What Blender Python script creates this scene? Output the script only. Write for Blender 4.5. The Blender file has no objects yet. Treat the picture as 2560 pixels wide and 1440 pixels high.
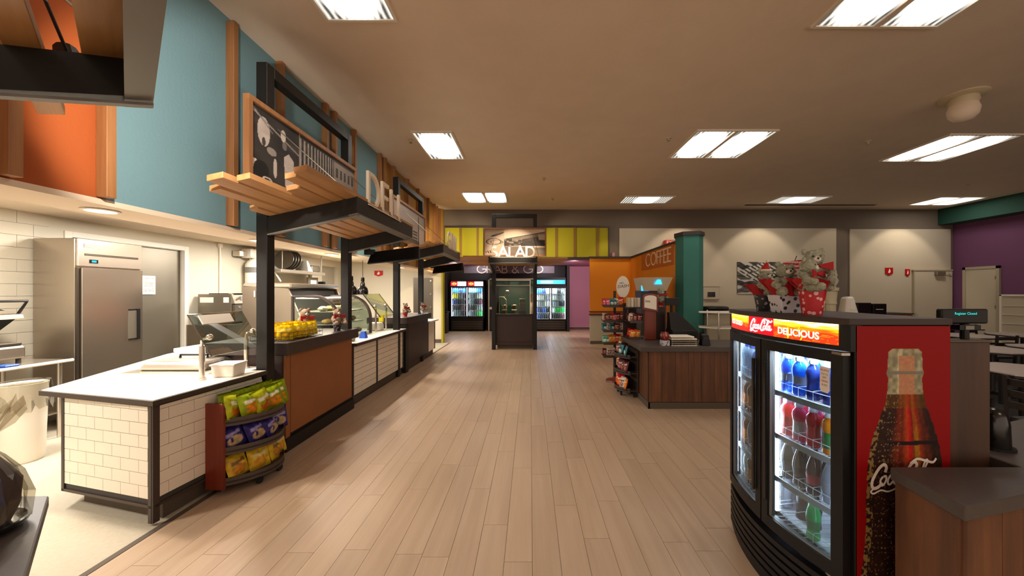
import bpy, math, random
import numpy as np
from mathutils import Vector, Matrix, noise

random.seed(7)
SC = bpy.context.scene
COL = SC.collection
PI = math.pi

# ------------------------------------------------------------------ camera, world, exposure
cam_data = bpy.data.cameras.new('camera')
cam = bpy.data.objects.new('camera', cam_data)
COL.objects.link(cam)
cam.location = (0, 0, 1.7)
cam.rotation_euler = (PI / 2, 0, 0)
cam_data.sensor_width = 36.0
cam_data.lens = 908 / 2560 * 36.0
cam_data.shift_x = -45 / 2560
cam_data.shift_y = 10 / 2560
cam_data.clip_start = 0.02
cam_data.clip_end = 100
SC.camera = cam

SC.view_settings.view_transform = 'Standard'
SC.view_settings.look = 'None'
SC.view_settings.exposure = 1.02
SC.view_settings.gamma = 1.0
SC.view_settings.use_curve_mapping = False
SC.cycles.use_denoising = True
SC.cycles.max_bounces = 7
SC.cycles.diffuse_bounces = 4
SC.cycles.glossy_bounces = 3
SC.cycles.transmission_bounces = 6
SC.cycles.transparent_max_bounces = 12
SC.cycles.sample_clamp_indirect = 4.0
SC.cycles.caustics_reflective = False
SC.cycles.caustics_refractive = False

world = bpy.data.worlds.new('hall_ambient')
SC.world = world
world.use_nodes = True
bg = world.node_tree.nodes['Background']
bg.inputs[0].default_value = (1.0, 0.80, 0.63, 1)
bg.inputs[1].default_value = 0.70

def s2l(c):
    c = c / 255.0
    return c / 12.92 if c <= 0.04045 else ((c + 0.055) / 1.055) ** 2.4
def rgb(r, g, b):
    return (s2l(r), s2l(g), s2l(b), 1.0)

def lamp(name, kind, loc, energy, color=(1, .85, .7), target=None, size=.3, size_y=None, spot=70, blend=.6, parent=None):
    d = bpy.data.lights.new(name, kind)
    d.energy = energy; d.color = color
    if kind == 'SPOT':
        d.spot_size = math.radians(spot); d.spot_blend = blend; d.shadow_soft_size = size
    elif kind == 'AREA':
        d.size = size
        if size_y: d.shape = 'RECTANGLE'; d.size_y = size_y
    else:
        d.shadow_soft_size = size
    o = bpy.data.objects.new(name, d); COL.objects.link(o)
    o.location = loc
    if target is not None:
        v = Vector(target) - Vector(loc)
        o.rotation_euler = v.to_track_quat('-Z', 'Y').to_euler()
    return o

# recessed downlights of the serving line soffit (their housings are built with the soffit)
SOFFIT_Y = [2.75, 4.35, 5.95, 7.55, 9.15, 10.75]
WARM = (1.0, .87, .74)
for yy in SOFFIT_Y:
    lamp('soffit_downlight_lamp', 'SPOT', (-3.25, yy, 2.30), 66, WARM, (-3.25, yy, 0), .05, spot=150, blend=.7)
# downlights of the kitchen behind the line
for xx, yy in ((-4.9, 3.2), (-4.9, 5.2), (-4.9, 7.4), (-4.9, 9.8), (-4.6, 1.2)):
    lamp('kitchen_lamp', 'AREA', (xx, yy, 2.68), 50, (1, .95, .87), (xx, yy, 0), .5, .5)
# track spots on the canopies, aimed at the walls, and one added lamp
lamp('spot_lamp', 'SPOT', (-1.75, 1.75, 2.85), 85, (1, .90, .78), (-3.05, 3.45, 2.95), .04, spot=74, blend=.5)
lamp('spot_lamp', 'SPOT', (-2.2, 6.2, 2.72), 20, (1, .82, .6), (-3.05, 7.0, 2.6), .04, spot=80, blend=.5)
lamp('spot_lamp', 'SPOT', (-2.2, 10.1, 2.72), 60, (1, .82, .5), (-3.05, 11.2, 3.0), .04, spot=80, blend=.5)
lamp('spot_lamp', 'SPOT', (-1.7, 11.0, 3.0), 30, (1, .86, .6), (-2.0, 12.2, 3.2), .04, spot=90, blend=.5)
lamp('spot_lamp', 'SPOT', (.55, 11.0, 3.0), 24, (1, .86, .6), (1.1, 12.2, 3.1), .04, spot=90, blend=.5)
lamp('spot_lamp', 'SPOT', (-.45, 8.6, 3.6), 150, (1, .80, .6), (-.45, 10.2, 2.85), .04, spot=50, blend=.5)  # added lamp hanging free of any canopy, brightens the SALAD letters and slats
# wall washers in the ceiling slot before the far wall
for xx, e in ((5.0, 34), (7.6, 42), (10.2, 12), (12.3, 42)):
    lamp('wall_washer_lamp', 'SPOT', (xx, 10.9, 4.40), e, (1, .84, .66), (xx, 12.2, 1.9), .05, spot=82, blend=.35)
lamp('wall_washer_lamp', 'SPOT', (2.6, 11.1, 4.3), 25, (1, .80, .5), (2.6, 11.95, 2.3), .05, spot=60, blend=.6)
lamp('recess_lamp', 'SPOT', (1.6, 13.2, 2.83), 110, (1, .8, .8), (1.9, 16.3, .6), .05, spot=110, blend=.6)
lamp('recess_lamp', 'SPOT', (-1.0, 14.3, 2.83), 30, (1, .85, .7), (-1.0, 14.3, 0), .05, spot=130, blend=.6)

# tubes inside the drinks coolers
lamp('cooler_tube_lamp', 'AREA', (1.505, 1.93, 1.40), 6.0, (.88, .94, 1), (1.62, 1.93, .4), .34, .03)
lamp('cooler_tube_lamp', 'AREA', (1.505, 2.40, 1.40), 1.0, (.88, .94, 1), (1.62, 2.40, .4), .34, .03)
lamp('cooler_tube_lamp', 'AREA', (1.455, 2.13, .9), 6.0, (.88, .94, 1), (1.64, 1.88, .85), .05, .95)
lamp('salad_case_lamp', 'AREA', (-.5, 11.0, 1.87), 22, (1, .88, .7), (-.5, 11.1, 1.0), .7, .1)
for xx in (-2.78, .86):
    lamp('cooler_tube_lamp', 'AREA', (xx, 15.76, 1.86), 9, (.85, .93, 1), (xx, 15.95, .8), 1.1, .04)
# ------------------------------------------------------------------ materials
MATS = {}
def mat(name, col, rough=.6, metal=0.0, noise_amt=0.0, noise_scale=8, bump=0.0, bump_scale=60, emit=None, emit_s=0, spec=.5, coat=0, aniso=0, stretch=None):
    m = bpy.data.materials.new(name); m.use_nodes = True
    nt = m.node_tree; N = nt.nodes; L = nt.links
    b = N['Principled BSDF']
    c = rgb(*col)
    b.inputs['Base Color'].default_value = c
    b.inputs['Roughness'].default_value = rough
    b.inputs['Metallic'].default_value = metal
    b.inputs['Specular IOR Level'].default_value = spec
    b.inputs['Coat Weight'].default_value = coat
    if emit:
        b.inputs['Emission Color'].default_value = rgb(*emit); b.inputs['Emission Strength'].default_value = emit_s
    if noise_amt > 0 or bump > 0:
        tc = N.new('ShaderNodeTexCoord'); mp = N.new('ShaderNodeMapping')
        L.new(tc.outputs['Object'], mp.inputs[0])
        if stretch: mp.inputs['Scale'].default_value = stretch
    if noise_amt > 0:
        n = N.new('ShaderNodeTexNoise'); n.inputs['Scale'].default_value = noise_scale; n.inputs['Detail'].default_value = 5
        L.new(mp.outputs[0], n.inputs['Vector'])
        r = N.new('ShaderNodeMapRange'); r.inputs[1].default_value = .3; r.inputs[2].default_value = .7
        r.inputs[3].default_value = 1 - noise_amt; r.inputs[4].default_value = 1 + noise_amt
        L.new(n.outputs[0], r.inputs[0])
        mx = N.new('ShaderNodeVectorMath'); mx.operation = 'SCALE'
        mx.inputs[0].default_value = c[:3]
        L.new(r.outputs[0], mx.inputs['Scale']); L.new(mx.outputs[0], b.inputs['Base Color'])
    if bump > 0:
        n2 = N.new('ShaderNodeTexNoise'); n2.inputs['Scale'].default_value = bump_scale; n2.inputs['Detail'].default_value = 3
        L.new(mp.outputs[0], n2.inputs['Vector'])
        bp = N.new('ShaderNodeBump'); bp.inputs['Strength'].default_value = bump; bp.inputs['Distance'].default_value = .01
        L.new(n2.outputs[0], bp.inputs['Height']); L.new(bp.outputs[0], b.inputs['Normal'])
    MATS[name] = m
    return m

def wood(name, col, dark, axis='y', scale=1.0, rough=.5, rnd=.10, plank_noise=.0, contrast=1.0, blotch=0.0, blotch_col=None):
    """grain stretched along an axis; each object gets a slight tone of its own"""
    m = bpy.data.materials.new(name); m.use_nodes = True
    nt = m.node_tree; N = nt.nodes; L = nt.links; b = N['Principled BSDF']
    b.inputs['Roughness'].default_value = rough
    tc = N.new('ShaderNodeTexCoord'); mp = N.new('ShaderNodeMapping'); oi = N.new('ShaderNodeObjectInfo')
    s = {'x': (1.2, 22, 22), 'y': (22, 1.2, 22), 'z': (22, 22, 1.2)}[axis]
    mp.inputs['Scale'].default_value = [k * scale for k in s]
    ad = N.new('ShaderNodeVectorMath'); ad.operation = 'ADD'
    sc = N.new('ShaderNodeVectorMath'); sc.operation = 'SCALE'; sc.inputs['Scale'].default_value = 40
    cmb = N.new('ShaderNodeCombineXYZ')
    for k in range(3): L.new(oi.outputs['Random'], cmb.inputs[k])
    L.new(cmb.outputs[0], sc.inputs[0])
    L.new(tc.outputs['Object'], ad.inputs[0]); L.new(sc.outputs[0], ad.inputs[1])
    L.new(ad.outputs[0], mp.inputs[0])
    n = N.new('ShaderNodeTexNoise'); n.inputs['Scale'].default_value = 1.0; n.inputs['Detail'].default_value = 6; n.inputs['Roughness'].default_value = .6; n.inputs['Distortion'].default_value = .3
    L.new(mp.outputs[0], n.inputs['Vector'])
    cr = N.new('ShaderNodeValToRGB')
    cr.color_ramp.elements[0].position = .5 - .22 / contrast; cr.color_ramp.elements[1].position = .5 + .22 / contrast
    cr.color_ramp.elements[0].color = rgb(*dark); cr.color_ramp.elements[1].color = rgb(*col)
    L.new(n.outputs[0], cr.inputs[0])
    out = cr.outputs[0]
    if blotch > 0:
        n3 = N.new('ShaderNodeTexNoise'); n3.inputs['Scale'].default_value = 3.0; n3.inputs['Detail'].default_value = 3
        mp3 = N.new('ShaderNodeMapping'); mp3.inputs['Scale'].default_value = {'x': (.5, 2, 2), 'y': (2, .5, 2), 'z': (2.6, 2.6, .7)}[axis]
        L.new(ad.outputs[0], mp3.inputs[0]); L.new(mp3.outputs[0], n3.inputs['Vector'])
        r3 = N.new('ShaderNodeMapRange'); r3.inputs[1].default_value = .42; r3.inputs[2].default_value = .68; r3.inputs[4].default_value = blotch
        L.new(n3.outputs[0], r3.inputs[0])
        mm = N.new('ShaderNodeMix'); mm.data_type = 'RGBA'
        L.new(r3.outputs[0], mm.inputs['Factor']); L.new(out, mm.inputs['A']); mm.inputs['B'].default_value = rgb(*(blotch_col or dark))
        out = mm.outputs['Result']
    hv = N.new('ShaderNodeMapRange'); hv.inputs[3].default_value = 1 - rnd; hv.inputs[4].default_value = 1 + rnd
    L.new(oi.outputs['Random'], hv.inputs[0])
    v2 = N.new('ShaderNodeVectorMath'); v2.operation = 'SCALE'
    L.new(out, v2.inputs[0]); L.new(hv.outputs[0], v2.inputs['Scale'])
    L.new(v2.outputs[0], b.inputs['Base Color'])
    MATS[name] = m
    return m

def emis(name, col, strength):
    m = bpy.data.materials.new(name); m.use_nodes = True
    N = m.node_tree.nodes; N.remove(N['Principled BSDF'])
    e = N.new('ShaderNodeEmission'); e.inputs[0].default_value = rgb(*col); e.inputs[1].default_value = strength
    m.node_tree.links.new(e.outputs[0], N['Material Output'].inputs[0])
    MATS[name] = m
    return m

def glass(name, tint=(235, 245, 240), gloss=.12, rough=.02):
    """thin pane: mostly see-through, mirror-like sheen"""
    m = bpy.data.materials.new(name); m.use_nodes = True
    nt = m.node_tree; N = nt.nodes; L = nt.links; N.remove(N['Principled BSDF'])
    t = N.new('ShaderNodeBsdfTransparent'); t.inputs[0].default_value = rgb(*tint)
    g = N.new('ShaderNodeBsdfGlossy'); g.inputs['Roughness'].default_value = rough
    f = N.new('ShaderNodeFresnel'); f.inputs[0].default_value = 1.35
    a = N.new('ShaderNodeMath'); a.operation = 'MULTIPLY_ADD'; a.inputs[1].default_value = .45; a.inputs[2].default_value = gloss * .2
    a.use_clamp = True
    L.new(f.outputs[0], a.inputs[0])
    mx = N.new('ShaderNodeMixShader'); L.new(a.outputs[0], mx.inputs[0]); L.new(t.outputs[0], mx.inputs[1]); L.new(g.outputs[0], mx.inputs[2])
    L.new(mx.outputs[0], N['Material Output'].inputs[0])
    MATS[name] = m
    return m

def liquid(name, col, clear=.45):
    m = bpy.data.materials.new(name); m.use_nodes = True
    nt = m.node_tree; N = nt.nodes; L = nt.links
    b = N['Principled BSDF']; b.inputs['Base Color'].default_value = rgb(*col); b.inputs['Roughness'].default_value = .12
    b.inputs['Coat Weight'].default_value = .4
    t = N.new('ShaderNodeBsdfTransparent'); t.inputs[0].default_value = rgb(*[min(255, int(k * .6 + 100)) for k in col])
    mx = N.new('ShaderNodeMixShader'); mx.inputs[0].default_value = clear
    L.new(b.outputs[0], mx.inputs[1]); L.new(t.outputs[0], mx.inputs[2]); L.new(mx.outputs[0], N['Material Output'].inputs[0])
    MATS[name] = m
    return m

def print_mat(name, rough=.5, emit=0.0):
    """flat print: colours come from the mesh's own colour attribute"""
    m = bpy.data.materials.new(name); m.use_nodes = True
    nt = m.node_tree; N = nt.nodes; L = nt.links; b = N['Principled BSDF']
    a = N.new('ShaderNodeAttribute'); a.attribute_name = 'print'
    L.new(a.outputs['Color'], b.inputs['Base Color']); b.inputs['Roughness'].default_value = rough; b.inputs['Specular IOR Level'].default_value = .2
    if emit:
        L.new(a.outputs['Color'], b.inputs['Emission Color']); b.inputs['Emission Strength'].default_value = emit
        b.inputs['Base Color'].default_value = (0, 0, 0, 1)
    MATS[name] = m
    return m

# ------------------------------------------------------------------ mesh building
class MB:
    def __init__(s): s.v = []; s.f = []
    def add(s, vs, fs):
        o = len(s.v); s.v.extend([tuple(v) for v in vs]); s.f.extend([tuple(i + o for i in f) for f in fs]); return s
    def box(s, x0, x1, y0, y1, z0, z1):
        return s.add([(x0, y0, z0), (x1, y0, z0), (x1, y1, z0), (x0, y1, z0), (x0, y0, z1), (x1, y0, z1), (x1, y1, z1), (x0, y1, z1)],
                     [(0, 3, 2, 1), (4, 5, 6, 7), (0, 1, 5, 4), (1, 2, 6, 5), (2, 3, 7, 6), (3, 0, 4, 7)])
    def hexa(s, b, t):   # bottom 4 points, top 4 points (counter-clockwise from above)
        return s.add(list(b) + list(t), [(0, 3, 2, 1), (4, 5, 6, 7), (0, 1, 5, 4), (1, 2, 6, 5), (2, 3, 7, 6), (3, 0, 4, 7)])
    def prism(s, poly, z0, z1):
        n = len(poly)
        return s.add([(x, y, z0) for x, y in poly] + [(x, y, z1) for x, y in poly],
                     [tuple(range(n - 1, -1, -1)), tuple(range(n, 2 * n))] + [(i, (i + 1) % n, n + (i + 1) % n, n + i) for i in range(n)])
    def extrude(s, pts, vec):   # planar polygon extruded along vec
        n = len(pts); vec = Vector(vec)
        return s.add([Vector(p) for p in pts] + [Vector(p) + vec for p in pts],
                     [tuple(range(n - 1, -1, -1)), tuple(range(n, 2 * n))] + [(i, (i + 1) % n, n + (i + 1) % n, n + i) for i in range(n)])
    def cyl(s, p0, p1, r0, r1=None, n=12, cap=True):
        r1 = r0 if r1 is None else r1
        p0 = Vector(p0); p1 = Vector(p1); d = (p1 - p0).normalized()
        a = d.orthogonal().normalized(); b = d.cross(a)
        vs = []
        for p, r in ((p0, r0), (p1, r1)):
            for k in range(n):
                t = 2 * PI * k / n; vs.append(p + (a * math.cos(t) + b * math.sin(t)) * r)
        fs = [(k, (k + 1) % n, n + (k + 1) % n, n + k) for k in range(n)]
        if cap: fs += [tuple(range(n - 1, -1, -1)), tuple(range(n, 2 * n))]
        return s.add(vs, fs)
    def lathe(s, prof, c=(0, 0, 0), n=16, sx=1, sy=1):
        vs = []; fs = []; m = len(prof)
        for r, z in prof:
            for k in range(n):
                t = 2 * PI * k / n; vs.append((c[0] + r * sx * math.cos(t), c[1] + r * sy * math.sin(t), c[2] + z))
        for i in range(m - 1):
            for k in range(n): fs.append((i * n + k, i * n + (k + 1) % n, (i + 1) * n + (k + 1) % n, (i + 1) * n + k))
        if prof[0][0] > 1e-6: fs.append(tuple(range(n - 1, -1, -1)))
        if prof[-1][0] > 1e-6: fs.append(tuple(range((m - 1) * n, m * n)))
        return s.add(vs, fs)
    def tube(s, pts, r, n=8, cap=True):
        pts = [Vector(p) for p in pts]; vs = []; fs = []; prev = None
        for i, p in enumerate(pts):
            d = (pts[min(i + 1, len(pts) - 1)] - pts[max(i - 1, 0)]).normalized()
            if prev is None: a = d.orthogonal().normalized()
            else: a = (prev - d * prev.dot(d)).normalized()
            prev = a; b = d.cross(a)
            for k in range(n):
                t = 2 * PI * k / n; vs.append(p + (a * math.cos(t) + b * math.sin(t)) * r)
        for i in range(len(pts) - 1):
            for k in range(n): fs.append((i * n + k, i * n + (k + 1) % n, (i + 1) * n + (k + 1) % n, (i + 1) * n + k))
        if cap: fs += [tuple(range(n - 1, -1, -1)), tuple(range((len(pts) - 1) * n, len(pts) * n))]
        return s.add(vs, fs)
    def ball(s, c, r, n=12, m=8, sq=(1, 1, 1), fuzz=0, seed=0):
        prof = []; vs = []; fs = []
        for i in range(m + 1):
            ph = PI * i / m
            for k in range(n):
                t = 2 * PI * k / n
                d = Vector((math.sin(ph) * math.cos(t), math.sin(ph) * math.sin(t), -math.cos(ph)))
                q = 1 + (fuzz * noise.noise(d * 5 + Vector((seed, 0, 0))) if fuzz else 0)
                vs.append((c[0] + d.x * r * sq[0] * q, c[1] + d.y * r * sq[1] * q, c[2] + d.z * r * sq[2] * q))
        for i in range(m):
            for k in range(n): fs.append((i * n + k, i * n + (k + 1) % n, (i + 1) * n + (k + 1) % n, (i + 1) * n + k))
        return s.add(vs, fs)
    def build(s, name, material, parent=None, world=True, smooth=False, bevel=0, label=None, bev_seg=1):
        vs = s.v
        if parent is not None and world:
            inv = wmat(parent).inverted()
            vs = [tuple(inv @ Vector(v)) for v in vs]
        me = bpy.data.meshes.new(name); me.from_pydata(vs, [], s.f); me.update()
        if smooth:
            me.shade_smooth()
            try: me.set_sharp_from_angle(angle=math.radians(38))
            except Exception: pass
        me.materials.append(MATS[material] if isinstance(material, str) else material)
        o = bpy.data.objects.new(name, me); COL.objects.link(o)
        if parent is not None: o.parent = parent
        if bevel:
            b = o.modifiers.new('bevel', 'BEVEL'); b.width = bevel; b.segments = bev_seg; b.limit_method = 'ANGLE'; b.angle_limit = .6
        if label: o['label'] = label
        return o

WM = {}
def wmat(o):
    m = Matrix.Translation(o.location) @ o.rotation_euler.to_matrix().to_4x4()
    return wmat(o.parent) @ m if o.parent else m

def thing(name, label, cat, loc=(0, 0, 0), rz=0, group=None):
    o = bpy.data.objects.new(name, None); COL.objects.link(o)
    o.empty_display_size = .1
    o.location = loc; o.rotation_euler = (0, 0, rz)
    o['label'] = label; o['category'] = cat
    if group: o['group'] = group
    return o
def tag(o, label, cat, group=None, kind=None):
    o['label'] = label; o['category'] = cat
    if group: o['group'] = group
    if kind: o['kind'] = kind
    return o
def struct(o, label=None):
    o['kind'] = 'structure'
    if label: o['label'] = label
    o['category'] = 'structure'
    return o
def copy_tree(o, parent=None, loc=None, rz=None, label=None, group=None, rot=None):
    c = o.copy(); COL.objects.link(c); c.parent = parent
    if loc is not None: c.location = loc
    if rz is not None: c.rotation_euler = (0, 0, rz)
    if rot is not None: c.rotation_euler = rot
    if label: c['label'] = label
    if group: c['group'] = group
    for ch in list(o.children): copy_tree(ch, c)
    return c
def P(px, py, Y):
    return Vector(((px - 1325) / 908 * Y, Y, 1.7 - (py - 730) / 908 * Y))

# painted panel: dense grid whose colours are computed by fn(u, v) -> (r,g,b) in 0..255 arrays
def panel(name, material, fn, o, du, dv, nu, nv, parent=None, thick=0.0, bend=None):
    o = np.array(o, float); du = np.array(du, float); dv = np.array(dv, float)
    U, V = np.meshgrid(np.linspace(0, 1, nu + 1), np.linspace(0, 1, nv + 1))
    pts = o + U[..., None] * du + V[..., None] * dv
    if bend is not None: pts = pts + bend(U, V)
    pts = pts.reshape(-1, 3)
    if parent is not None:
        inv = np.array(wmat(parent).inverted()); pts = pts @ inv[:3, :3].T + inv[:3, 3]
    idx = np.arange((nu + 1) * (nv + 1)).reshape(nv + 1, nu + 1)
    q = np.stack([idx[:-1, :-1], idx[:-1, 1:], idx[1:, 1:], idx[1:, :-1]], -1).reshape(-1, 4)
    me = bpy.data.meshes.new(name); me.from_pydata(pts.tolist(), [], q.tolist()); me.update()
    col = fn(U.reshape(-1), V.reshape(-1))
    col = np.clip(np.stack(col, -1) / 255.0, 0, 1)
    lin = np.where(col <= .04045, col / 12.92, ((col + .055) / 1.055) ** 2.4)
    a = me.color_attributes.new('print', 'FLOAT_COLOR', 'POINT')
    a.data.foreach_set('color', np.concatenate([lin, np.ones((len(lin), 1))], 1).astype(np.float32).ravel())
    me.materials.append(MATS[material])
    ob = bpy.data.objects.new(name, me); COL.objects.link(ob)
    if parent is not None: ob.parent = parent
    return ob

def vnoise(u, v, s, seed=0):
    """smooth value noise in numpy"""
    x = u * s; y = v * s
    xi = np.floor(x).astype(int); yi = np.floor(y).astype(int); fx = x - xi; fy = y - yi
    fx = fx * fx * (3 - 2 * fx); fy = fy * fy * (3 - 2 * fy)
    def h(a, b):
        n = (a * 374761393 + b * 668265263 + seed * 982451653) & 0x7fffffff
        n = (n ^ (n >> 13)) * 1274126177 & 0x7fffffff
        return (n & 0xffff) / 65535.0
    return (h(xi, yi) * (1 - fx) + h(xi + 1, yi) * fx) * (1 - fy) + (h(xi, yi + 1) * (1 - fx) + h(xi + 1, yi + 1) * fx) * fy

# stroke lettering (thin geometric capitals), cap height 1
def arc(cx, cy, rx, ry, a0, a1, n=18):
    return [(cx + rx * math.cos(math.radians(a0 + (a1 - a0) * k / n)), cy + ry * math.sin(math.radians(a0 + (a1 - a0) * k / n))) for k in range(n + 1)]
GL = {
 'A': (.86, [[(0, 0), (.43, 1), (.86, 0)], [(.15, .33), (.71, .33)]]),
 'B': (.55, [[(0, 0), (0, 1), (.22, 1)] + arc(.22, .76, .25, .24, 90, -90, 12) + [(0, .52)], [(.22, .52)] + arc(.25, .26, .28, .26, 90, -90, 12) + [(0, 0)]]),
 'C': (.90, [arc(.50, .5, .50, .5, 48, 312, 26)]),
 'D': (.74, [[(0, 0), (0, 1), (.24, 1)] + arc(.24, .5, .48, .5, 90, -90, 20) + [(0, 0)]]),
 'E': (.46, [[(.46, 1), (0, 1), (0, 0), (.46, 0)], [(0, .54), (.42, .54)]]),
 'F': (.44, [[(.44, 1), (0, 1), (0, 0)], [(0, .54), (.40, .54)]]),
 'G': (.98, [arc(.50, .5, .50, .5, 48, 360, 30) + [(.56, .5)]]),
 'I': (.0, [[(0, 0), (0, 1)]]),
 'L': (.42, [[(0, 1), (0, 0), (.42, 0)]]),
 'O': (1.0, [arc(.50, .5, .50, .5, 0, 360, 32)]),
 'R': (.56, [[(0, 0), (0, 1), (.24, 1)] + arc(.24, .74, .27, .26, 90, -90, 12) + [(0, .48)], [(.22, .48), (.56, 0)]]),
 'S': (.50, [arc(.26, .76, .22, .23, 40, 270, 16) + arc(.25, .26, .25, .26, 90, -140, 18)[1:]]),
 'U': (.66, [[(0, 1), (0, .33)] + arc(.33, .33, .33, .33, 180, 360, 14) + [(.66, 1)]]),
 '&': (.74, [[(.74, 0), (.2, .66)] + arc(.34, .80, .18, .19, 215, -45, 14) + [(.14, .44)] + arc(.28, .24, .26, .24, 120, 300, 14) + [(.66, .40)]]),
 ' ': (.3, []),
}
def ribbon(mb, pts, t, fr, depth):
    """flat stroke of width t along 2-D points, extruded by depth; fr=(origin,u,v,n)"""
    o, u, v, nn = fr
    P2 = [Vector((p[0], p[1])) for p in pts]
    Q = [P2[0]]
    for p in P2[1:]:
        if (p - Q[-1]).length > 1e-5: Q.append(p)
    n = len(Q)
    if n < 2: return
    closed = (Q[0] - Q[-1]).length < 1e-3
    ext = 0 if closed else 0
    lft = []; rgt = []
    for i in range(n):
        if closed: a = Q[i] - Q[(i - 1) if i > 0 else n - 2]; b = Q[(i + 1) if i < n - 1 else 1] - Q[i]
        else: a = Q[i] - Q[max(i - 1, 0)]; b = Q[min(i + 1, n - 1)] - Q[i]
        if a.length < 1e-6: a = b
        if b.length < 1e-6: b = a
        a = a.normalized(); b = b.normalized(); d = (a + b)
        d = d.normalized() if d.length > 1e-4 else a
        nrm = Vector((-d.y, d.x)); c = max(.35, nrm.dot(Vector((-a.y, a.x))))
        w = t / 2 / c
        lft.append(Q[i] + nrm * w); rgt.append(Q[i] - nrm * w)
    def W(p, h): return o + u * p.x + v * p.y + nn * h
    vs = []
    for i in range(n): vs += [W(lft[i], 0), W(rgt[i], 0), W(rgt[i], depth), W(lft[i], depth)]
    fs = []
    for i in range(n - 1):
        a = 4 * i; b = a + 4
        fs += [(a + 3, a + 2, b + 2, b + 3), (a, b, b + 1, a + 1), (a + 1, b + 1, b + 2, a + 2), (a, a + 3, b + 3, b)]
    fs += [(0, 1, 2, 3), (4 * n - 1, 4 * n - 2, 4 * n - 3, 4 * n - 4)]
    mb.add(vs, fs)
def stroke_sign(text, o, u, v, nn, h, t, depth, material, parent, gap=.16, width=None, xs=1.0):
    """each letter a part named letter"""
    o = Vector(o); u = Vector(u).normalized(); v = Vector(v).normalized(); nn = Vector(nn).normalized()
    total = sum(GL[c][0] * xs for c in text) + gap * (len(text) - 1)
    k = h if width is None else h
    if width is not None: xs = (width / h - gap * (len(text) - 1)) / sum(GL[c][0] for c in text)
    x = 0
    for c in text:
        w, strokes = GL[c]
        if strokes:
            mb = MB()
            for j, st in enumerate(strokes):
                ribbon(mb, [((x + px * xs) * h, py * h) for px, py in st], t, (o + nn * (.0006 * j), u, v, nn), depth)
            mb.build('letter', material, parent)
        x += w * xs + gap
def text_mesh(txt, size, material, o, u, v, parent, name='lettering', ext=.0008, align='LEFT', off=0.0, sx=1.0):
    cu = bpy.data.curves.new(name, 'FONT'); cu.body = txt; cu.size = size; cu.extrude = ext; cu.align_x = align; cu.offset = off
    cu.resolution_u = 3
    t = bpy.data.objects.new(name, cu); COL.objects.link(t)
    dg = bpy.context.evaluated_depsgraph_get()
    me = bpy.data.meshes.new_from_object(t.evaluated_get(dg)); bpy.data.objects.remove(t)
    u = Vector(u).normalized(); v = Vector(v).normalized(); n = u.cross(v)
    M = Matrix((u, v, n)).transposed().to_4x4(); M.translation = Vector(o)
    me.transform(M @ Matrix.Diagonal((sx, 1, 1, 1)))
    if parent is not None: me.transform(wmat(parent).inverted())
    me.materials.clear(); me.materials.append(MATS[material])
    ob = bpy.data.objects.new(name, me); COL.objects.link(ob)
    if parent is not None: ob.parent = parent
    return ob

# flowing script wordmark, drawn as strokes in a box about 3.0 wide and 1.0 high
def spl(pts, k=6):
    out = []
    n = len(pts)
    for i in range(n - 1):
        p0 = pts[max(i - 1, 0)]; p1 = pts[i]; p2 = pts[i + 1]; p3 = pts[min(i + 2, n - 1)]
        for j in range(k):
            t = j / k
            out.append(tuple(.5 * ((2 * p1[a]) + (-p0[a] + p2[a]) * t + (2 * p0[a] - 5 * p1[a] + 4 * p2[a] - p3[a]) * t * t + (-p0[a] + 3 * p1[a] - 3 * p2[a] + p3[a]) * t ** 3) for a in (0, 1)))
    out.append(pts[-1]); return out
SCRIPT = [
 (1.5, [(.70, .66), (.74, .84), (.62, .97), (.42, .86), (.22, .56), (.13, .28), (.22, .08), (.44, .10), (.62, .26)]),
 (1.0, [(.62, .50), (.52, .36), (.56, .18), (.68, .17), (.78, .34), (.76, .50), (.64, .50)]),
 (1.0, [(1.08, .46), (.98, .52), (.88, .38), (.88, .22), (.98, .16), (1.12, .28)]),
 (1.0, [(1.36, .48), (1.24, .52), (1.14, .36), (1.18, .18), (1.30, .22), (1.38, .48), (1.36, .22), (1.46, .18), (1.54, .30)]),
 (.9, [(1.52, .40), (1.66, .44)]),
 (1.5, [(2.08, .66), (2.14, .82), (2.02, .95), (1.86, .86), (1.72, .60), (1.66, .30), (1.76, .10), (1.96, .12), (2.08, .26)]),
 (1.0, [(2.10, .50), (2.00, .36), (2.04, .18), (2.16, .17), (2.26, .34), (2.24, .50), (2.12, .50)]),
 (1.0, [(2.34, .34), (2.50, .62), (2.62, .90), (2.56, .98), (2.46, .80), (2.38, .40), (2.42, .18), (2.54, .24)]),
 (1.0, [(2.80, .48), (2.68, .52), (2.58, .36), (2.62, .18), (2.74, .22), (2.82, .48), (2.80, .22), (2.90, .18), (3.02, .32)]),
 (.8, [(.20, .07), (.10, -.04), (.24, -.12), (.56, -.02), (.90, -.10), (1.24, -.02)]),
 (1.1, [(1.80, .90), (2.10, 1.06), (2.50, .96), (2.86, .86), (3.00, 1.0)]),
]
def script_mark(o, u, v, h, material, parent, name='script_logo', t=.085, slant=.12, depth=.0012, clip=None):
    o = Vector(o); u = Vector(u).normalized(); v = Vector(v).normalized(); n = u.cross(v)
    mb = MB()
    for j, (w, pts) in enumerate(SCRIPT):
        q = [((x + slant * y) * h, y * h) for x, y in spl(pts)]
        ribbon(mb, q, t * w * h, (o + n * (.0003 * j), u, v, n), depth)
    return mb.build(name, material, parent)

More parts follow.
